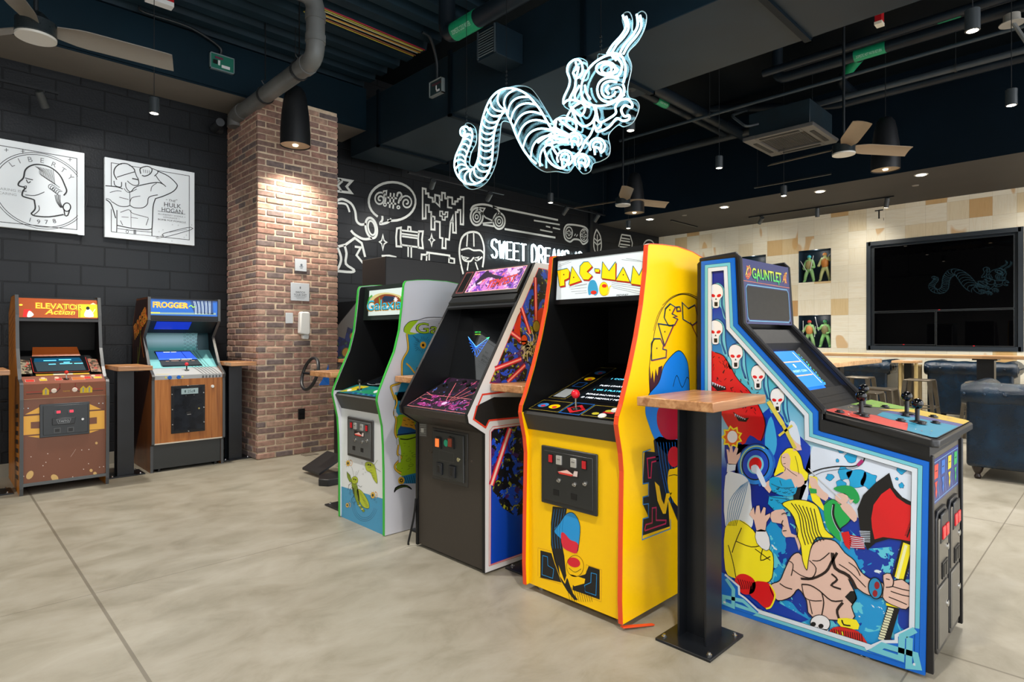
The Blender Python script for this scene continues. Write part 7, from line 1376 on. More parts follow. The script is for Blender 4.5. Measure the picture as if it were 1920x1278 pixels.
for x, y in ((780, 145), (590, 248), (594, 430), (596, 612), (968, 226), (970, 402), (972, 578), (788, 688), (754, 262), (850, 254)): uu, vv = pf.px(x, y); q = MB(); bolt(q, pf.pt(uu, vv, .009), pf.N, .0045); q.done('bolt', dd)
uu, vv = pf.px(788, 478); MB().pbox(pf, uu-.02, uu+.02, vv-.008, vv+.02, .012, .016, C(4, 4, 5)).pbox(pf, uu-.018, uu+.018, vv-.010, vv-.004, .012, .024, STEEL).done('coin_return', dd)
uu, vv = pf.px(908, 414); MB().lathe([(.012, .011), (.022, .008)], pf.pt(uu, vv), pf.N, C(200, 180, 120, .25, .9), 12).done('lock', dd); uu, vv = pf.px(1076, 152); MB().lathe([(0, .016), (.012, .014)], pf.pt(uu, vv), pf.N, C(214, 214, 210, .3), 14).done('side_button', t)
psd = Plane((1.53, 0, 0), (0, -1, 0), (0, 0, 1)); s = MB()
s.poly(psd, [(-7.29, .0), (-7.29, 1.43), (-7.15, 1.70), (-6.71, 1.70), (-6.71, 1.50), (-6.9, 1.33), (-6.72, 1.06), (-6.62, 1.0), (-6.62, .95)], C(44, 26, 26, .45), 1, True)
for off, cc, L in ((.06, C(230, 190, 60), 2), (.0, C(220, 76, 36), 3)): s.text(psd, 'FROGGER', -7.22, 1.30, .14, cc, L, width=.55, off=off, rot=22)
s.line(psd, [(-7.05, 1.45), (-6.98, 1.36), (-7.0, 1.22), (-7.08, 1.05)], .022, C(120, 150, 40), 2, False, True, 4); s.line(psd, [(-6.98, 1.36), (-6.9, 1.2), (-6.84, 1.12)], .016, C(200, 120, 40), 2, False, True, 4); s.line(psd, [(-7.08, 1.22), (-7.1, 1.08), (-7.12, .95)], .012, C(140, 160, 60), 2, False, True, 4)
s.done('side_artwork', t)
for x in (1.60, 2.12): MB().profY([(x, .0), (x, .03), (x+.02, .03), (x+.02, 0)], 6.62, 7.2, BLK).done('skid', t)
# ---------------------------------------------------------------- driving cabinet behind
t = thing('driving_cabinet', 'tall black driving cabinet with a steering wheel behind the green edged cabinet', 'arcade cabinet', (3.4, 5.5, 0))
MB().box((3.30, 5.22, 1.35), (4.28, 5.68, 2.14), BLK).done('monitor_housing', t, bev=.006)
MB().profY([(2.97, .06), (2.97, .95), (3.02, 1.02), (3.2, 1.1), (3.3, 1.4), (4.2, 1.4), (4.2, .06)], 5.24, 5.67, BLK).done('body', t)
MB().box((2.72, 5.32, .98), (2.9, 5.6, 1.0), BLK).add([(2.66, 5.38, .86), (2.76, 5.36, .86), (2.75, 5.36, 1.06), (2.70, 5.38, .92)], [(0, 1, 2, 3), (3, 2, 1, 0)], C(20, 110, 200, .35)).done('dashboard', t)
MB().tube([(2.62+.03*math.sin(an)*1.5, 5.48+.15*math.cos(an), .97+.15*math.sin(an)) for an in [k*math.pi/12 for k in range(24)]], .016, C(22, 22, 24, .4), 8, True).cyl((2.62, 5.48, .97), (2.86, 5.48, .95), .02, BLK).cyl((2.62, 5.34, .97), (2.62, 5.62, .97), .012, BLK, k=8).done('steering_wheel', t)
MB().prism([(2.60, 5.25, .03), (2.86, 5.25, .16), (2.86, 5.6, .16), (2.60, 5.6, .03)], (0, 0, .02), C(24, 26, 29, .4)).done('pedal_board', t)
MB().pprism(Plane((0, 0, 0), (1, 0, 0), (0, 1, 0)), [(2.47, 5.0), (2.52, 4.92), (2.86, 4.92), (2.9, 5.2), (2.55, 5.15)], .0, .06, C(24, 26, 29, .35)).done('foot_base', t, bev=.006)
t = thing('arcade_cabinet', 'grey sided slanted cabinet with blue planet art beyond the pillar corner', 'arcade cabinet', (3.9, 7.05, 0))
prof = [(3.49, .0), (3.49, 1.344), (3.61, 1.484), (3.87, 1.784), (4.35, 1.80), (4.35, .0)]
for y0 in (6.75, 7.31): MB().profY(prof, y0, y0+.02, C(120, 118, 116, .4)).done('side_panel', t)
MB().profY([(x+.01, z) for x, z in prof], 6.77, 7.31, BLK).done('body', t)
ps = Plane((0, 6.75, 0), (1, 0, 0), (0, 0, 1)); s = MB()
s.poly(ps, [(3.495, 1.0), (3.495, 1.26), (3.56, 1.22), (3.60, 1.33), (3.68, 1.30), (3.72, 1.45), (3.78, 1.42), (3.84, 1.60), (3.90, 1.55), (4.0, 1.72), (4.3, 1.76), (4.3, 1.0)], m_speckle('planet_print', (22, 44, 120), [((16, 28, 80), .52, 1), ((120, 118, 116), .62, .8), ((60, 110, 60), .66, 1.5)], 8), 1, True)
for x, z, r, cc in ((3.70, 1.13, .055, (200, 150, 60)), (3.80, 1.33, .05, (206, 130, 50)), (3.87, 1.56, .045, (150, 110, 140)), (3.62, 1.05, .03, (60, 130, 80)), (3.84, 1.22, .035, (50, 120, 70))): s.poly(ps, ell(x, z, r*1.25, r*1.25, k=14), C(60, 80, 60), 2, True); s.poly(ps, ell(x, z, r, r, k=18), C(*cc, .4), 3, True)
s.line(ps, [(3.6, 1.02), (3.75, 1.10), (3.95, 1.12)], .012, C(160, 160, 160), 2, False, True, 3); s.done('side_artwork', t)
# ---------------------------------------------------------------- butcher-block drink tables on steel columns
WT = m_wood('butcher_block', (150, 100, 62), (184, 132, 88), (206, 158, 112), 0, .1, .3)
def table(loc, wx, wy, label, flip=False, top=None, group='drink tables on steel columns'):
    x, y = loc; t = thing('drink_table', label, 'table', (x, y, 0), group)
    tx, ty = top or (x, y)
    MB().box((tx-wx/2, ty-wy/2, 1.022), (tx+wx/2, ty+wy/2, 1.062), WT).done('table_top', t, bev=.004)
    p = MB(); h = .068; z0, z1 = .012, 1.012
    if not flip: p.box((x-h, y-h, z0), (x+h, y-h+.009, z1), STEELBLK).box((x-h, y+h-.009, z0), (x+h, y+h, z1), STEELBLK).box((x-.004, y-h+.009, z0), (x+.004, y+h-.009, z1), STEELBLK)
    else: p.box((x-h, y-h, z0), (x-h+.009, y+h, z1), STEELBLK).box((x+h-.009, y-h, z0), (x+h, y+h, z1), STEELBLK).box((x-h+.009, y-.004, z0), (x+h-.009, y+.004, z1), STEELBLK)
    p.done('steel_column', t)
    MB().box((tx-min(wx/2-.04, .15), ty-min(wy/2-.03, .13), 1.010), (tx+min(wx/2-.04, .15), ty+min(wy/2-.03, .13), 1.021), STEELBLK).done('mounting_plate', t)
    MB().box((x-.152, y-.128, 0), (x+.152, y+.128, .012), STEELBLK).done('base_plate', t, bev=.002)
    for sx in (-1, 1):
        for sy in (-1, 1): q = MB(); bolt(q, (x+sx*.115, y+sy*.105, .0115), (0, 0, 1), .009); q.done('anchor_bolt', t)
    return t
table((2.415, 1.302), .495, .355, 'wooden drink table in front between the yellow and the fantasy cabinets', top=(2.4525, 1.308))
table((2.50, 2.34), .47, .245, 'narrow drink table between the yellow cabinet and the dark slanted one', top=(2.47, 2.342))
table((2.50, 3.28), .47, .255, 'narrow drink table between the dark slanted and the green edged cabinets', top=(2.46, 3.28))
table((2.37, 4.26), .50, .34, 'drink table behind the green edged cabinet with its base plate showing', top=(2.35, 4.225))
table((3.68, 6.48), .44, .36, 'drink table beyond the driving cabinet beside the pillar')
table((1.335, 6.72), .27, .55, 'drink table between the two upright cabinets on the left wall', flip=False, top=(1.31, 6.42))
table((2.37, 6.80), .26, .55, 'drink table between the wood-grain cabinet and the brick pillar', top=(2.345, 6.69))
table((.35, 6.66), .30, .60, 'drink table cut off by the left edge beside the brown cabinet', top=(.30, 6.42))

# ---------------------------------------------------------------- things on the pillar
pp = faceY(PY0-.006)
def pplate(name, lab, cat_, u0, u1, v0, v1, th, m, bev=.002): 
    return MB().pbox(pp, u0, u1, v0, v1, 0, th, m).done(name, loc=((u0+u1)/2, PY0-.006, v0), bev=bev, label=lab, cat_=cat_)
SG = C(196, 202, 210, .4)
t = thing('wall_sign', 'upper small pale sign on the brick pillar', 'sign', (2.99, PY0-.006, 2.06)); MB().pbox(pp, 2.925, 3.06, 2.065, 2.20, 0, .012, SG).done('sign_plate', t, bev=.002)
q = MB(); q.poly(pp, ell(2.998, 2.135, .013, .013, k=16), C(90, 100, 110), 26, True); q.line(pp, [(2.975, 2.115), (3.02, 2.115)], .006, C(90, 100, 110), 26, False, True); q.line(pp, [(2.982, 2.10), (3.012, 2.10)], .006, C(120, 130, 140), 26, False, True); q.done('sign_print', t)
t = thing('wall_sign', 'square white sign reading WATCH YOUR SHIT on the brick pillar', 'sign', (2.985, PY0-.006, 1.73)); MB().pbox(pp, 2.877, 3.093, 1.73, 1.93, 0, .010, SG).done('sign_plate', t, bev=.002)
q = MB(); IK = C(50, 54, 60); q.text(pp, 'WATCH', 2.985, 1.815, .024, IK, 22, width=.11, align='CENTER'); q.text(pp, 'YOUR SHIT', 2.985, 1.785, .024, IK, 22, width=.15, align='CENTER'); q.line(pp, [(2.91, 1.777), (3.06, 1.777)], .002, IK, 22, False, True)
for k in range(3): q.line(pp, [(2.93+.008*k, 1.768-k*.008), (3.045-.008*k, 1.768-k*.008)], .002, C(120, 124, 130), 22, False, True)
q.poly(pp, ell(2.985, 1.878, .008, .014, k=12), C(110, 114, 120), 22, True); q.done('sign_print', t)
pplate('wall_plate', 'small blank white plate left of the white dispenser on the pillar', 'wall plate', 2.818, 2.90, 1.475, 1.592, .014, C(206, 210, 214, .4))
t = thing('soap_dispenser', 'white sanitizer dispenser on the brick pillar', 'dispenser', (3.02, PY0, 1.29))
MB().pprism(pp, [(2.955, 1.36), (3.055, 1.34), (3.078, 1.37), (3.074, 1.59), (3.062, 1.606), (2.975, 1.606), (2.962, 1.59)], 0, .075, C(224, 224, 222, .3)).done('housing', t, bev=.014, seg=3)
MB().pprism(pp, [(2.985, 1.345), (2.998, 1.30), (3.06, 1.296), (3.07, 1.345)], .01, .065, C(214, 214, 212, .3)).done('nozzle', t, bev=.008)
t = thing('power_outlet', 'black power outlet low on the brick pillar', 'outlet', (3.0, PY0, .39)); MB().pbox(pp, 2.962, 3.037, .395, .515, 0, .02, C(16, 16, 18, .4)).done('cover', t, bev=.003)
for v in (.43, .48): MB().pbox(pp, 2.98, 3.02, v-.015, v+.015, .018, .024, C(30, 30, 32, .3)).done('socket', t)
MB().box((2.98, 6.35, .0005), (3.14, 6.46, .006), C(120, 112, 100, .5)).done('floor_plate', loc=(3.06, 6.4, .0005), label='small flat metal cover in the floor at the foot of the pillar', cat_='floor cover')
t = thing('wall_conduit', 'thin conduit on the left wall beside the brown cabinet', 'conduit', (.3, 7.39, .7)); MB().tube([(-.6, 7.385, .72), (.52, 7.385, .72)], .012, C(30, 32, 35, .4), 8).done('conduit_run', t); MB().box((.1, 7.37, .70), (.13, 7.40, .74), C(44, 46, 50, .4)).done('clamp', t)

# ---------------------------------------------------------------- posters
PWH = C(222, 228, 232, .45); LN = C(30, 30, 32, .5)
def poster(name_label, x0, x1, z0=2.355, z1=3.182):
    t = thing('canvas_print', name_label, 'wall art', ((x0+x1)/2, 7.38, z0), 'white line-art canvases on the left wall')
    MB().box((x0, 7.35, z0), (x1, 7.40, z1), PWH).done('canvas', t, bev=.003)
    return t
pw = faceY(7.3495); pw.crop(0, 260, 4.564)
t = poster('white canvas with a line drawing of a 1978 coin with a profile head', .26, 1.117); q = MB()
q.line(pw, [(.305, 2.40), (1.055, 2.40), (1.055, 3.115), (.305, 3.115)], 0.0060, LN, 1, True, True)
CX_, CZ_ = .775, 2.74
for r_ in (.366, .348): q.line(pw, ell(CX_, CZ_, r_, r_, k=56), .005 if r_ > .36 else 0.0053, LN, 2, True, True)
q.poly(pw, [(1.061, 2.35), (1.117, 2.35), (1.117, 3.18), (1.061, 3.18)], PWH, 3, True)
for ch, an in zip('LIBERTY', (134, 119, 105, 87, 70, 54, 38)):
    a_ = math.radians(an+2); q.text(pw, ch, CX_+.285*math.cos(a_)-.02, CZ_+.285*math.sin(a_)-.01, .05, C(120, 122, 126), 3, rot=(an-90)*.8)
for ch, an in zip('1978', (253, 266, 278, 291)):
    a_ = math.radians(an); q.text(pw, ch, CX_+.30*math.cos(a_)-.018, CZ_+.30*math.sin(a_)-.02, .042, C(60, 62, 66), 3, rot=(an-270)*.7)
q.text(pw, 'SHARING IS', .42, 2.70, .024, C(160, 164, 166), 3, width=.20); q.text(pw, 'CARING', .455, 2.66, .024, C(160, 164, 166), 3, width=.13)
HP = [(265, 640), (300, 600), (295, 540), (285, 520), (215, 500), (190, 485), (195, 450), (210, 430), (205, 415), (158, 400), (165, 370), (200, 335), (215, 270), (260, 232), (330, 220), (430, 245), (510, 310), (555, 400), (570, 450), (545, 485)]
q.line(pw, HP, 0.0121, LN, 4, sm=4); q.line(pw, [(265, 640), (300, 660), (420, 668), (545, 648)], 0.0121, LN, 4, sm=3); q.line(pw, [(215, 335), (250, 345), (282, 352)], 0.0081, LN, 4, sm=3); q.line(pw, [(225, 350), (240, 378), (262, 366)], 0.0081, LN, 4, sm=3); q.line(pw, [(200, 410), (225, 405), (220, 430)], 0.0061, LN, 4, sm=3); q.line(pw, [(196, 448), (228, 450)], 0.0061, LN, 4); q.line(pw, [(215, 480), (300, 485), (380, 455)], 0.0061, LN, 4, sm=3); q.line(pw, [(330, 570), (335, 610), (290, 650)], 0.0061, LN, 4, sm=3)
for k in range(12): q.line(pw, [(300+k*14, 235+k*3), (335+k*12, 262+k*9), (340+k*12, 300+k*8), (380+k*12, 330+k*8)], 0.0041, LN, 4, sm=3)
for k in range(6): q.line(pw, ell(440+k*16, 410+k*12, 26, 22, 30+k*20, 300, 12), 0.0050, LN, 4)
for k in range(4): q.line(pw, [(470+k*14, 480), (485+k*10, 540), (520+k*6, 590)], 0.0061, LN, 4, sm=3)
q.line(pw, ell(572, 585, 32, 36, k=18), 0.0101, LN, 4, True); q.line(pw, [(548, 600), (555, 655), (580, 655), (595, 610)], 0.0101, LN, 4, sm=2)
for x, y in ((54, 96), (195, 106), (598, 178), (700, 150)): q.line(pw, [(x-18, y), (x+18, y)], 0.0041, LN, 4) if x < 650 else None; q.line(pw, [(x, y-16), (x, y+16)], 0.0041, LN, 4) if x < 650 else None
q.done('line_drawing', t)
t = poster('white canvas with a line drawing of a flexing muscular man in a headscarf', 1.29, 2.143); q = MB()
q.line(pw, [(952, 795), (952, 205), (1620, 318), (1620, 865), (952, 795)], 0.0060, LN, 1)
q.poly(pw, [(902, 402), (1000, 405), (985, 360), (975, 270), (1010, 225), (1080, 214), (1135, 250), (1150, 290), (1180, 350), (1185, 400), (1200, 400), (1290, 385), (1360, 375), (1400, 390), (1380, 370), (1330, 290), (1260, 315), (1215, 300), (1205, 250), (1280, 238), (1345, 270), (1430, 310), (1500, 370), (1515, 410), (1480, 450), (1340, 510), (1310, 600), (1300, 770), (1300, 830), (1000, 800), (995, 680), (930, 560), (905, 530)], PWH, 2)
for p_, w_ in (([(902, 402), (1000, 412), (1050, 430)], .005), ([(1000, 350), (975, 300), (985, 250), (1030, 215), (1090, 216), (1140, 250), (1155, 280)], .005), ([(1000, 330), (1060, 310), (1155, 282)], .004), ([(1155, 282), (1168, 320), (1182, 345), (1186, 390), (1150, 400), (1110, 380), (1090, 360)], .004), ([(1130, 340), (1180, 350)], .006), ([(1075, 375), (1080, 420), (1115, 455), (1150, 420), (1195, 400)], .004), ([(975, 360), (985, 400), (1035, 412), (1040, 370)], .004), ([(1195, 400), (1290, 380), (1360, 375), (1405, 395)], .005), ([(1205, 300), (1200, 255), (1260, 236), (1300, 260), (1285, 300), (1240, 320), (1215, 312)], .005), ([(1300, 255), (1340, 270), (1350, 290), (1320, 320)], .004), ([(1345, 275), (1440, 320), (1505, 380), (1515, 410), (1480, 452), (1400, 490), (1330, 512)], .005), ([(1330, 310), (1365, 360), (1420, 410)], .004), ([(1290, 450), (1300, 410), (1340, 380)], .003), ([(905, 520), (950, 560), (990, 680)], .005), ([(905, 510), (940, 520), (960, 545)], .003), ([(1330, 512), (1310, 580), (1305, 700), (1300, 770)], .005), ([(1000, 610), (1000, 740)], .004), ([(960, 540), (1020, 575), (1080, 580), (1112, 570)], .004), ([(1112, 570), (1150, 590), (1220, 590), (1260, 560), (1275, 500), (1350, 480)], .004), ([(1110, 460), (1112, 570)], .003), ([(1112, 545), (1130, 505), (1200, 490)], .003), ([(1020, 500), (1100, 520)], .003), ([(1030, 630), (1090, 608), (1110, 612), (1140, 640), (1270, 675)], .003), ([(1030, 700), (1050, 740)], .003), ([(1270, 680), (1250, 740)], .003), ([(1040, 668), (1100, 672)], .0025), ([(1120, 672), (1180, 682)], .0025), ([(1120, 610), (1122, 760)], .002), ([(1000, 740), (1120, 765), (1250, 778), (1300, 770)], .005), ([(1005, 768), (1140, 785), (1300, 800)], .003), ([(1300, 770), (1300, 830)], .004), ([(1000, 740), (998, 800)], .004), ([(940, 460), (1000, 445), (1040, 450)], .003), ([(1060, 425), (1100, 460), (1170, 430)], .003)): q.line(pw, p_, w_*2.0, LN, 3, sm=4)
for k in range(4): q.line(pw, [(1225+k*17, 262+k*3), (1230+k*17, 290+k*3)], 0.0045, LN, 3)
q.poly(pw, [(1142, 778), (1165, 780), (1165, 818), (1142, 814)], C(120, 124, 128), 3); q.line(pw, ell(1088, 795, 10, 14, k=12), 0.0045, LN, 3, True)
LT = lambda s_, x, y, h, x2, al='LEFT', cc=LN, **kw: q.text(pw, s_, pw.px(x, y)[0], pw.px(x, y)[1], h, cc, 3, width=pw.px(x2, y)[0]-pw.px(x, y)[0], rot=0, **kw)
LT('THE', 1437, 535, .026, 1500, shear=.3); LT('HULK', 1400, 578, .05, 1545); LT('HOGAN', 1380, 622, .05, 1560); q.line(pw, [(1350, 618), (1585, 646)], 0.0045, LN, 3); q.line(pw, [(1420, 520), (1432, 522)], 0.0045, LN, 3); q.line(pw, [(1505, 522), (1518, 524)], 0.0045, LN, 3)
LT('BLUEBERRY VODKA +', 1352, 648, .017, 1585, cc=C(120, 122, 126)); LT('LEMONADE +', 1395, 675, .017, 1535, cc=C(120, 122, 126)); LT('BOMB POP POPSICLE', 1350, 694, .017, 1588)
q.line(pw, [(1400, 830), (1400, 810), (1600, 760), (1640, 762), (1630, 780), (1410, 842)], 0.0060, LN, 3, True, sm=2); q.line(pw, [(1335, 848), (1400, 830)], .008, C(200, 202, 204), 3); q.line(pw, [(1332, 845), (1400, 826)], 0.0030, LN, 4); q.line(pw, [(1340, 856), (1405, 838)], 0.0030, LN, 4); q.line(pw, [(1450, 800), (1600, 775)], 0.0030, LN, 4)
for x, y in ((1395, 780), (1475, 735), (1525, 740), (1360, 795), (1575, 845), (1595, 825), (1470, 875), (1640, 738)): q.line(pw, [(x-7, y), (x+7, y)], .0015, C(120, 122, 126), 4); q.line(pw, [(x, y-7), (x, y+7)], .0015, C(120, 122, 126), 4)
q.done('line_drawing', t)
t = poster('white canvas reading THE GAME OVER seen mirrored in the dark glass of the vector cabinet', -1.80, -.945); q = MB()
q.line(pw, [(-1.75, 2.40), (-1.0, 2.40), (-1.0, 3.13), (-1.75, 3.13)], 0.0060, LN, 1, True, True); q.text(pw, 'THE', -1.25, 2.95, .03, LN, 2, shear=.2); q.text(pw, 'GAME', -1.32, 2.86, .05, LN, 2); q.text(pw, 'OVER', -1.32, 2.79, .05, LN, 2); q.line(pw, [(-1.32, 2.77), (-1.1, 2.77)], 0.0045, LN, 2, False, True)
for k in range(3): q.line(pw, [(-1.32, 2.74-k*.03), (-1.12, 2.74-k*.03)], .004, C(140, 142, 144), 2, False, True)
q.line(pw, [(-1.68, 3.0), (-1.62, 2.5), (-1.42, 2.5), (-1.36, 3.0)], 0.0090, LN, 2, True, True); q.line(pw, ell(-1.52, 3.0, .16, .03, k=24), 0.0090, LN, 2, True, True); q.line(pw, [(-1.5, 3.02), (-1.45, 3.1)], .02, LN, 2, False, True); q.done('line_drawing', t)

# ================================================================== lounge on the right
LE = m_leather(); FOOT = C(30, 18, 14, .3)
def sofa(label, loc, wid, dep, rz=0, back=.88, arm=None, group='navy leather chesterfield sofas', z0=.12):
    "origin at the middle of the back's outer face; seat opens towards local +X"
    t = thing('chesterfield_sofa', label, 'sofa', loc, group, 0); ox, oy, _ = loc; w = wid/2; r = .115; ah = arm or back
    c, s_ = math.cos(rz), math.sin(rz)
    T = lambda x, y, z: (ox+x*c-y*s_, oy+x*s_+y*c, z)
    def bx(x0, x1, y0, y1, za, zb, name, m=LE, bev=.03):
        P = [T(x, y, z) for z in (za, zb) for x, y in ((x0, y0), (x1, y0), (x1, y1), (x0, y1))]
        return MB().add(P, [(3, 2, 1, 0), (4, 5, 6, 7), (0, 1, 5, 4), (1, 2, 6, 5), (2, 3, 7, 6), (3, 0, 4, 7)], m).done(name, t, bev=bev, seg=3)
    def roll(p, q, rr_, name, n=26):
        pts = []; rad = []
        for i in range(n+1):
            f = i/n; pts.append(T(p[0]+(q[0]-p[0])*f, p[1]+(q[1]-p[1])*f, p[2]+(q[2]-p[2])*f)); rad.append(rr_*(1+.035*math.sin(f*math.pi*n/2.2)))
        rad[0] *= .82; rad[-1] *= .82
        return MB().tube(pts, rad, LE, 20).done(name, t)
    bx(.03, .17, -w+.03, w-.03, z0, back-.10, 'back')
    bx(.17, dep-.02, -w+.17, w-.17, z0, .30, 'seat_base'); bx(.18, dep, -w+.18, w-.18, .30, .46, 'seat_cushion', bev=.05)
    for sg in (-1, 1): bx(.06, dep-.03, sg*(w-.034)-(.14 if sg > 0 else 0), sg*(w-.03)+(.14 if sg < 0 else 0), z0, ah-.10, 'arm')
    b = roll((r, -w-.01, back-r), (r, w+.01, back-r), r, 'back_roll')
    for k in range(int(wid/.15)):
        y = -w+.13+k*.15; MB().ball(T(-.002, y, back-r+.01), .016, LE, 10).done('tuft_button', b)
    for sg in (-1, 1):
        a_ = roll((r*.6, sg*(w-r+.02), ah-r), (dep+.01, sg*(w-r+.02), ah-r), r, 'arm_roll')
        for k in range(int(dep/.15)): MB().ball(T(.2+k*.15, sg*(w+.018), ah-r+.01), .013, LE, 10).done('tuft_button', a_)
    for x in (.1, dep-.1):
        for sg in (-1, 1): MB().lathe([(0, .022), (.02, .03), (.045, .02), (.07, .035), (.10, .045), (z0+.005, .048)], T(x, sg*(w-.11), 0), (0, 0, 1), FOOT, 16).done('turned_foot', t)
    return t
sofa('nearest navy leather chesterfield at the right edge, its back to the arcade cabinets', (6.93, .10, 0), 1.95, .95, z0=.115, back=.90)
sofa('navy chesterfield behind the tall bar right under the television', (10.85, 1.60, 0), 1.08, .85, z0=.17, back=.965)
sofa('navy chesterfield left of the wooden partition under the action figures', (10.55, 3.22, 0), 1.36, .9, z0=.17, back=.965)
# tall bar table along the lounge
BW = m_wood('pale_bar_top', (176, 128, 84), (206, 162, 116), (222, 184, 140), 1, .12, .35)
t = thing('bar_table', 'long narrow wooden bar table running past the television', 'table', (9.9, 1.6, 0)); MB().box((9.72, -1.5, 1.04), (10.12, 4.6, 1.082), BW).done('table_top', t, bev=.004)
for y in (1.27, 4.2): MB().box((9.82, y-.09, 0), (9.99, y+.09, 1.02), STEELBLK).box((9.76, y-.13, 1.02), (10.05, y+.13, 1.039), STEELBLK).done('steel_column', t)
t = thing('communal_table', 'wide wooden high table whose corner shows just right of the fantasy cabinet', 'table', (6.9, 2.35, 0)); MB().box((5.95, 1.93, 1.03), (7.75, 2.75, 1.075), BW).done('table_top', t, bev=.004)
for x in (6.2, 7.5): MB().box((x-.07, 2.27, .012), (x+.07, 2.41, 1.03), STEELBLK).box((x-.2, 2.2, 0), (x+.2, 2.5, .012), STEELBLK).done('steel_column', t)
t = thing('side_table', 'small square wooden table with plywood uprights between the two far sofas', 'table', (10.75, 2.33, 0)); MB().box((10.5, 2.17, .93), (10.9, 2.49, .965), BW).done('table_top', t, bev=.003); MB().box((10.7, 2.27, 0), (10.82, 2.37, .93), STEELBLK).done('steel_column', t)
for y in (2.18, 2.38): MB().box((10.58, y, 0), (10.66, y+.03, .93), C(206, 180, 120, .5)).done('plywood_upright', t)
t = thing('menu', 'small stack of papers on the little wooden table', 'papers', (10.75, 2.6, .966)); MB().box((10.6, 2.25, .966), (10.8, 2.36, .975), C(200, 196, 190)).done('paper_stack', t)
t = thing('wood_partition', 'plywood booth partition between the two far sofas', 'partition', (10.95, 2.35, 0)); MB().box((10.93, 2.19, 0), (10.97, 2.50, .90), C(176, 152, 108, .6)).done('panel', t)
STM = m_dark('worn_gunmetal', (104, 96, 84), .35, 9, 1.12, .7)
def stool(loc, label, h=.76, rz=0):
    t = thing('bar_stool', label, 'stool', loc, 'brown metal bar stools'); x, y, _ = loc; w = .155; f = .21
    MB().box((x-w, y-w, h-.022), (x+w, y+w, h), STM).done('seat', t, bev=.012, seg=3)
    for sx in (-1, 1):
        for sy in (-1, 1):
            a_ = V((x+sx*(w-.02), y+sy*(w-.02), h-.018)); b_ = V((x+sx*f, y+sy*f, 0)); k = .024
            MB().add([a_+V((-k, -k, 0)), a_+V((k, -k, 0)), a_+V((k, k, 0)), a_+V((-k, k, 0)), b_+V((-k*.6, -k*.6, 0)), b_+V((k*.6, -k*.6, 0)), b_+V((k*.6, k*.6, 0)), b_+V((-k*.6, k*.6, 0))], [(0, 3, 2, 1)[::-1], (4, 5, 6, 7)[::-1], (0, 4, 5, 1), (1, 5, 6, 2), (2, 6, 7, 3), (3, 7, 4, 0)], STM).done('leg', t)
    g = w+(f-w)*.5; fr = MB(); z = h*.52
    for p, q in (((x-g, y-g), (x+g, y-g)), ((x+g, y-g), (x+g, y+g)), ((x+g, y+g), (x-g, y+g)), ((x-g, y+g), (x-g, y-g))): fr.tube([(p[0], p[1], z), (q[0], q[1], z)], .009, STM, 6)
    fr.done('foot_rail', t); return t
s0 = stool((9.48, 1.92, 0), 'metal stool standing clear in front of the small wooden table')
clone(s0, (9.48, 2.64, 0), 'metal stool farther left, partly hidden by the slanted screen hood')
clone(s0, (9.48, 1.26, 0), 'metal stool behind the nearest sofa roll beside the bar column')
clone(s0, (7.50, 1.90, 0), 'metal stool tucked under the right end of the communal table')
clone(s0, (6.95, 1.90, 0), 'metal stool nearest the joysticks under the communal table')
# ------------------------------------------------------------------ televisions
TVB = C(3, 3, 4, .015, 0, 0, .05)
def tv(label, y0, y1, z0, z1):
    t = thing('television', label, 'television', (XW+.03, (y0+y1)/2, z0), 'wall televisions'); MB().box((XW-.02, y0, z0), (XW+.03, y1, z1), C(70, 72, 74, .3, .6)).done('housing', t)
    MB().box((XW-.022, y0+.010, z0+.012), (XW-.0195, y1-.010, z1-.010), TVB).done('screen', t); MB().box((XW-.024, (y0+y1)/2-.012, z0+.002), (XW-.019, (y0+y1)/2+.012, z0+.012), C(190, 30, 40, .3, 0, .6)).done('status_light', t); return t
tv('large upper black television reflecting the neon centipede', 1.185, 3.085, 1.765, 2.895)
tv('smaller black television at the lower left of the wall recess', 2.185, 3.085, 1.19, 1.75)
tv('smaller black television at the lower right of the wall recess', 1.185, 2.175, 1.175, 1.755)
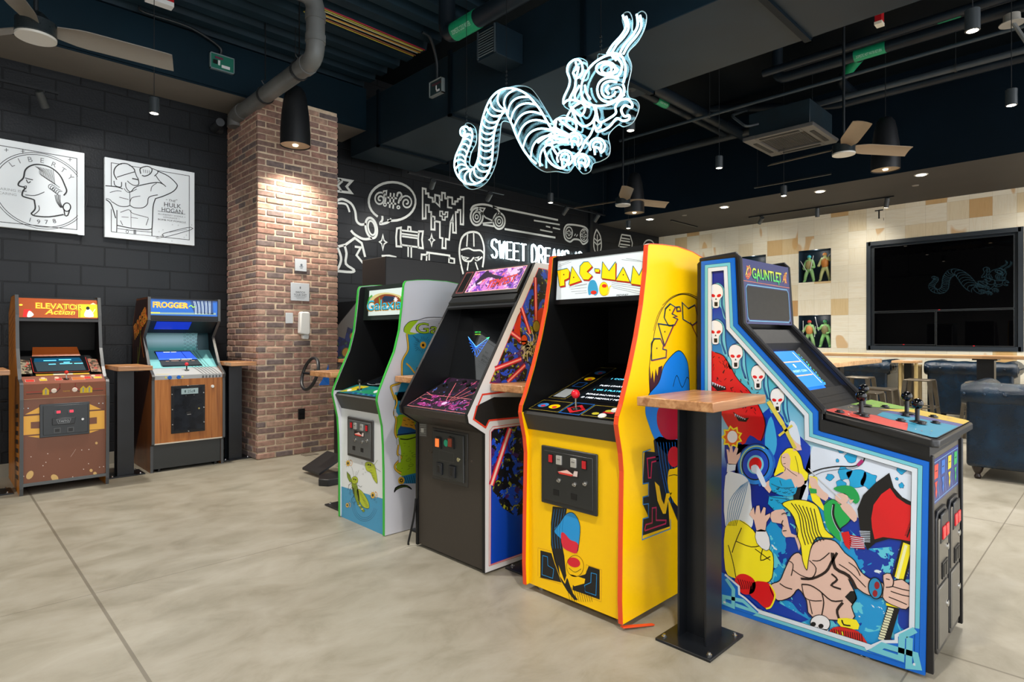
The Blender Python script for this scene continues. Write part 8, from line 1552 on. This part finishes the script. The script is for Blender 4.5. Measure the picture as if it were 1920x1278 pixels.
# ------------------------------------------------------------------ small painted figures in the niches (plain fighters)
def figure(label, loc, pose, cols, rz=0, staff=None):
    t = thing('toy_figure', label, 'figurine', loc, 'painted toy figures in the wall niches'); ox, oy, oz = loc
    me = bpy.data.meshes.new('body'); J = pose; names = list(J)
    vs = [(ox*0+0.0+J[k][0], J[k][1], J[k][2]) for k in names]
    E = [('pelvis', 'chest'), ('chest', 'neck'), ('neck', 'head'), ('head', 'crown'), ('chest', 'shl'), ('shl', 'ell'), ('ell', 'hal'), ('chest', 'shr'), ('shr', 'elr'), ('elr', 'har'), ('pelvis', 'hil'), ('hil', 'knl'), ('knl', 'anl'), ('anl', 'tol'), ('pelvis', 'hir'), ('hir', 'knr'), ('knr', 'anr'), ('anr', 'tor')]
    R = dict(pelvis=.046, chest=.060, neck=.024, head=.036, crown=.028, shl=.032, shr=.032, ell=.026, elr=.026, hal=.024, har=.024, hil=.040, hir=.040, knl=.034, knr=.034, anl=.026, anr=.026, tol=.020, tor=.020)
    me.from_pydata(vs, [(names.index(a_), names.index(b_)) for a_, b_ in E], []); o = bpy.data.objects.new('body', me); COL.objects.link(o)
    sk = o.modifiers.new('skin', 'SKIN'); 
    for i, k in enumerate(names): me.skin_vertices[0].data[i].radius = (R[k], R[k])
    me.skin_vertices[0].data[names.index('pelvis')].use_root = True
    sd = o.modifiers.new('sub', 'SUBSURF'); sd.levels = 1; sd.render_levels = 1
    dg = bpy.context.evaluated_depsgraph_get(); dg.update(); m2 = bpy.data.meshes.new_from_object(o.evaluated_get(dg)); bpy.data.objects.remove(o)
    m2.materials.clear(); [m2.materials.append(C(*c_, .45)) for c_ in cols]
    for p in m2.polygons: p.material_index = 0; p.use_smooth = True
    b = bpy.data.objects.new('body', m2); COL.objects.link(b); b.parent = t
    P = lambda k: V(J[k])
    v = MB(); v.lathe([(-.06, .052), (0, .070), (.06, .066), (.10, .04)], V(loc)+(P('pelvis')+P('chest'))/2, (P('chest')-P('pelvis')), C(*cols[1], .5), 14).done('tunic', t)
    MB().lathe([(-.012, .036), (.0, .037), (.02, .034), (.034, .02), (.04, .004)], V(loc)+P('head')+V((0, 0, .008)), (0, 0, 1), C(*cols[2], .5), 14).done('cap', t)
    for a_, b_ in (staff or []): 
        q0 = V(loc)+P(a_); MB().cyl(q0-V(b_)*.25, q0+V(b_)*.75, .0065, C(214, 216, 214, .3, .4), k=8).done('sword', t)
    t.rotation_euler.z = 0; return t
def pose(arm, mir=1, h=1.0):
    h *= 1.12
    z = lambda v: v*h
    J = dict(pelvis=(0, 0, z(.20)), chest=(0, .005, z(.31)), neck=(0, .006, z(.355)), head=(-.004, .006, z(.385)), crown=(-.004, .006, z(.415)), shl=(0, -.055, z(.33)), shr=(0, .06, z(.33)))
    J.update(hil=(0, -.035, z(.185)), knl=(-.03, -.065, z(.11)), anl=(-.005, -.08, .022), tol=(-.055, -.085, .016), hir=(0, .035, z(.185)), knr=(-.025, .06, z(.11)), anr=(-.01, .085, .022), tor=(-.06, .09, .016)); J.update(arm); return J
NX = XW+.12
figure('toy figure with two crossed pale swords in the upper niche, left one', (NX, 4.205, 2.364), pose(dict(ell=(-.03, -.10, .27), hal=(-.07, -.05, .29), elr=(-.03, .10, .26), har=(-.07, .05, .25)), 1, 1.1), [(130, 176, 110), (150, 134, 84), (50, 150, 160)], staff=[('hal', (0, -.06, .28)), ('har', (0, .12, .22))])
figure('toy figure raising one arm in the upper niche, right one', (NX, 3.925, 2.364), pose(dict(ell=(-.02, -.09, .38), hal=(-.03, -.07, .47), elr=(-.03, .11, .29), har=(-.06, .10, .30)), 1, 1.15), [(176, 180, 120), (190, 120, 50), (200, 130, 60)], staff=[('hal', (0, -.03, .05))])
figure('toy figure with a red cap in the lower niche, left one', (NX, 4.20, 1.127), pose(dict(ell=(-.03, -.11, .27), hal=(-.06, -.11, .25), elr=(-.03, .11, .29), har=(-.06, .10, .33)), 1, 1.1), [(140, 180, 116), (200, 134, 70), (190, 70, 56)], staff=[('hal', (0, -.02, .2)), ('har', (0, .0, .24))])
figure('toy figure leaning with a long staff in the lower niche, right one', (NX, 3.92, 1.127), pose(dict(ell=(-.03, -.09, .28), hal=(-.06, -.02, .26), elr=(-.03, .11, .33), har=(-.06, .12, .38)), 1, 1.1), [(130, 186, 110), (134, 126, 84), (70, 150, 96)], staff=[('har', (0, .06, .26))])
MB().ball((XW+.1, 5.27, 2.478), .115, C(190, 110, 60, .5), 24).done('display_ball', loc=(XW+.1, 5.27, 2.363), label='round orange ball in the niche behind the four-joystick cabinet', cat_='ball')
t = thing('steel_post', 'black steel post just outside the right edge carrying the white dispenser', 'post', (8.35, .335, 0)); MB().box((8.28, .25, 0), (8.42, .37, 1.9), STEELBLK).done('post', t)
t = thing('soap_dispenser', 'white sanitizer dispenser cut off by the right edge of the picture', 'dispenser', (8.24, .36, 1.38))
MB().pprism(faceX(8.279), [(-.39, 1.43), (-.31, 1.42), (-.28, 1.44), (-.285, 1.63), (-.30, 1.645), (-.375, 1.645), (-.385, 1.63)], 0, .07, C(214, 216, 220, .3)).done('housing', t, bev=.012, seg=3)
MB().pprism(faceX(8.279), [(-.395, 1.372), (-.33, 1.368), (-.32, 1.42), (-.38, 1.43)], .01, .06, C(206, 208, 212, .3)).done('nozzle', t, bev=.006)
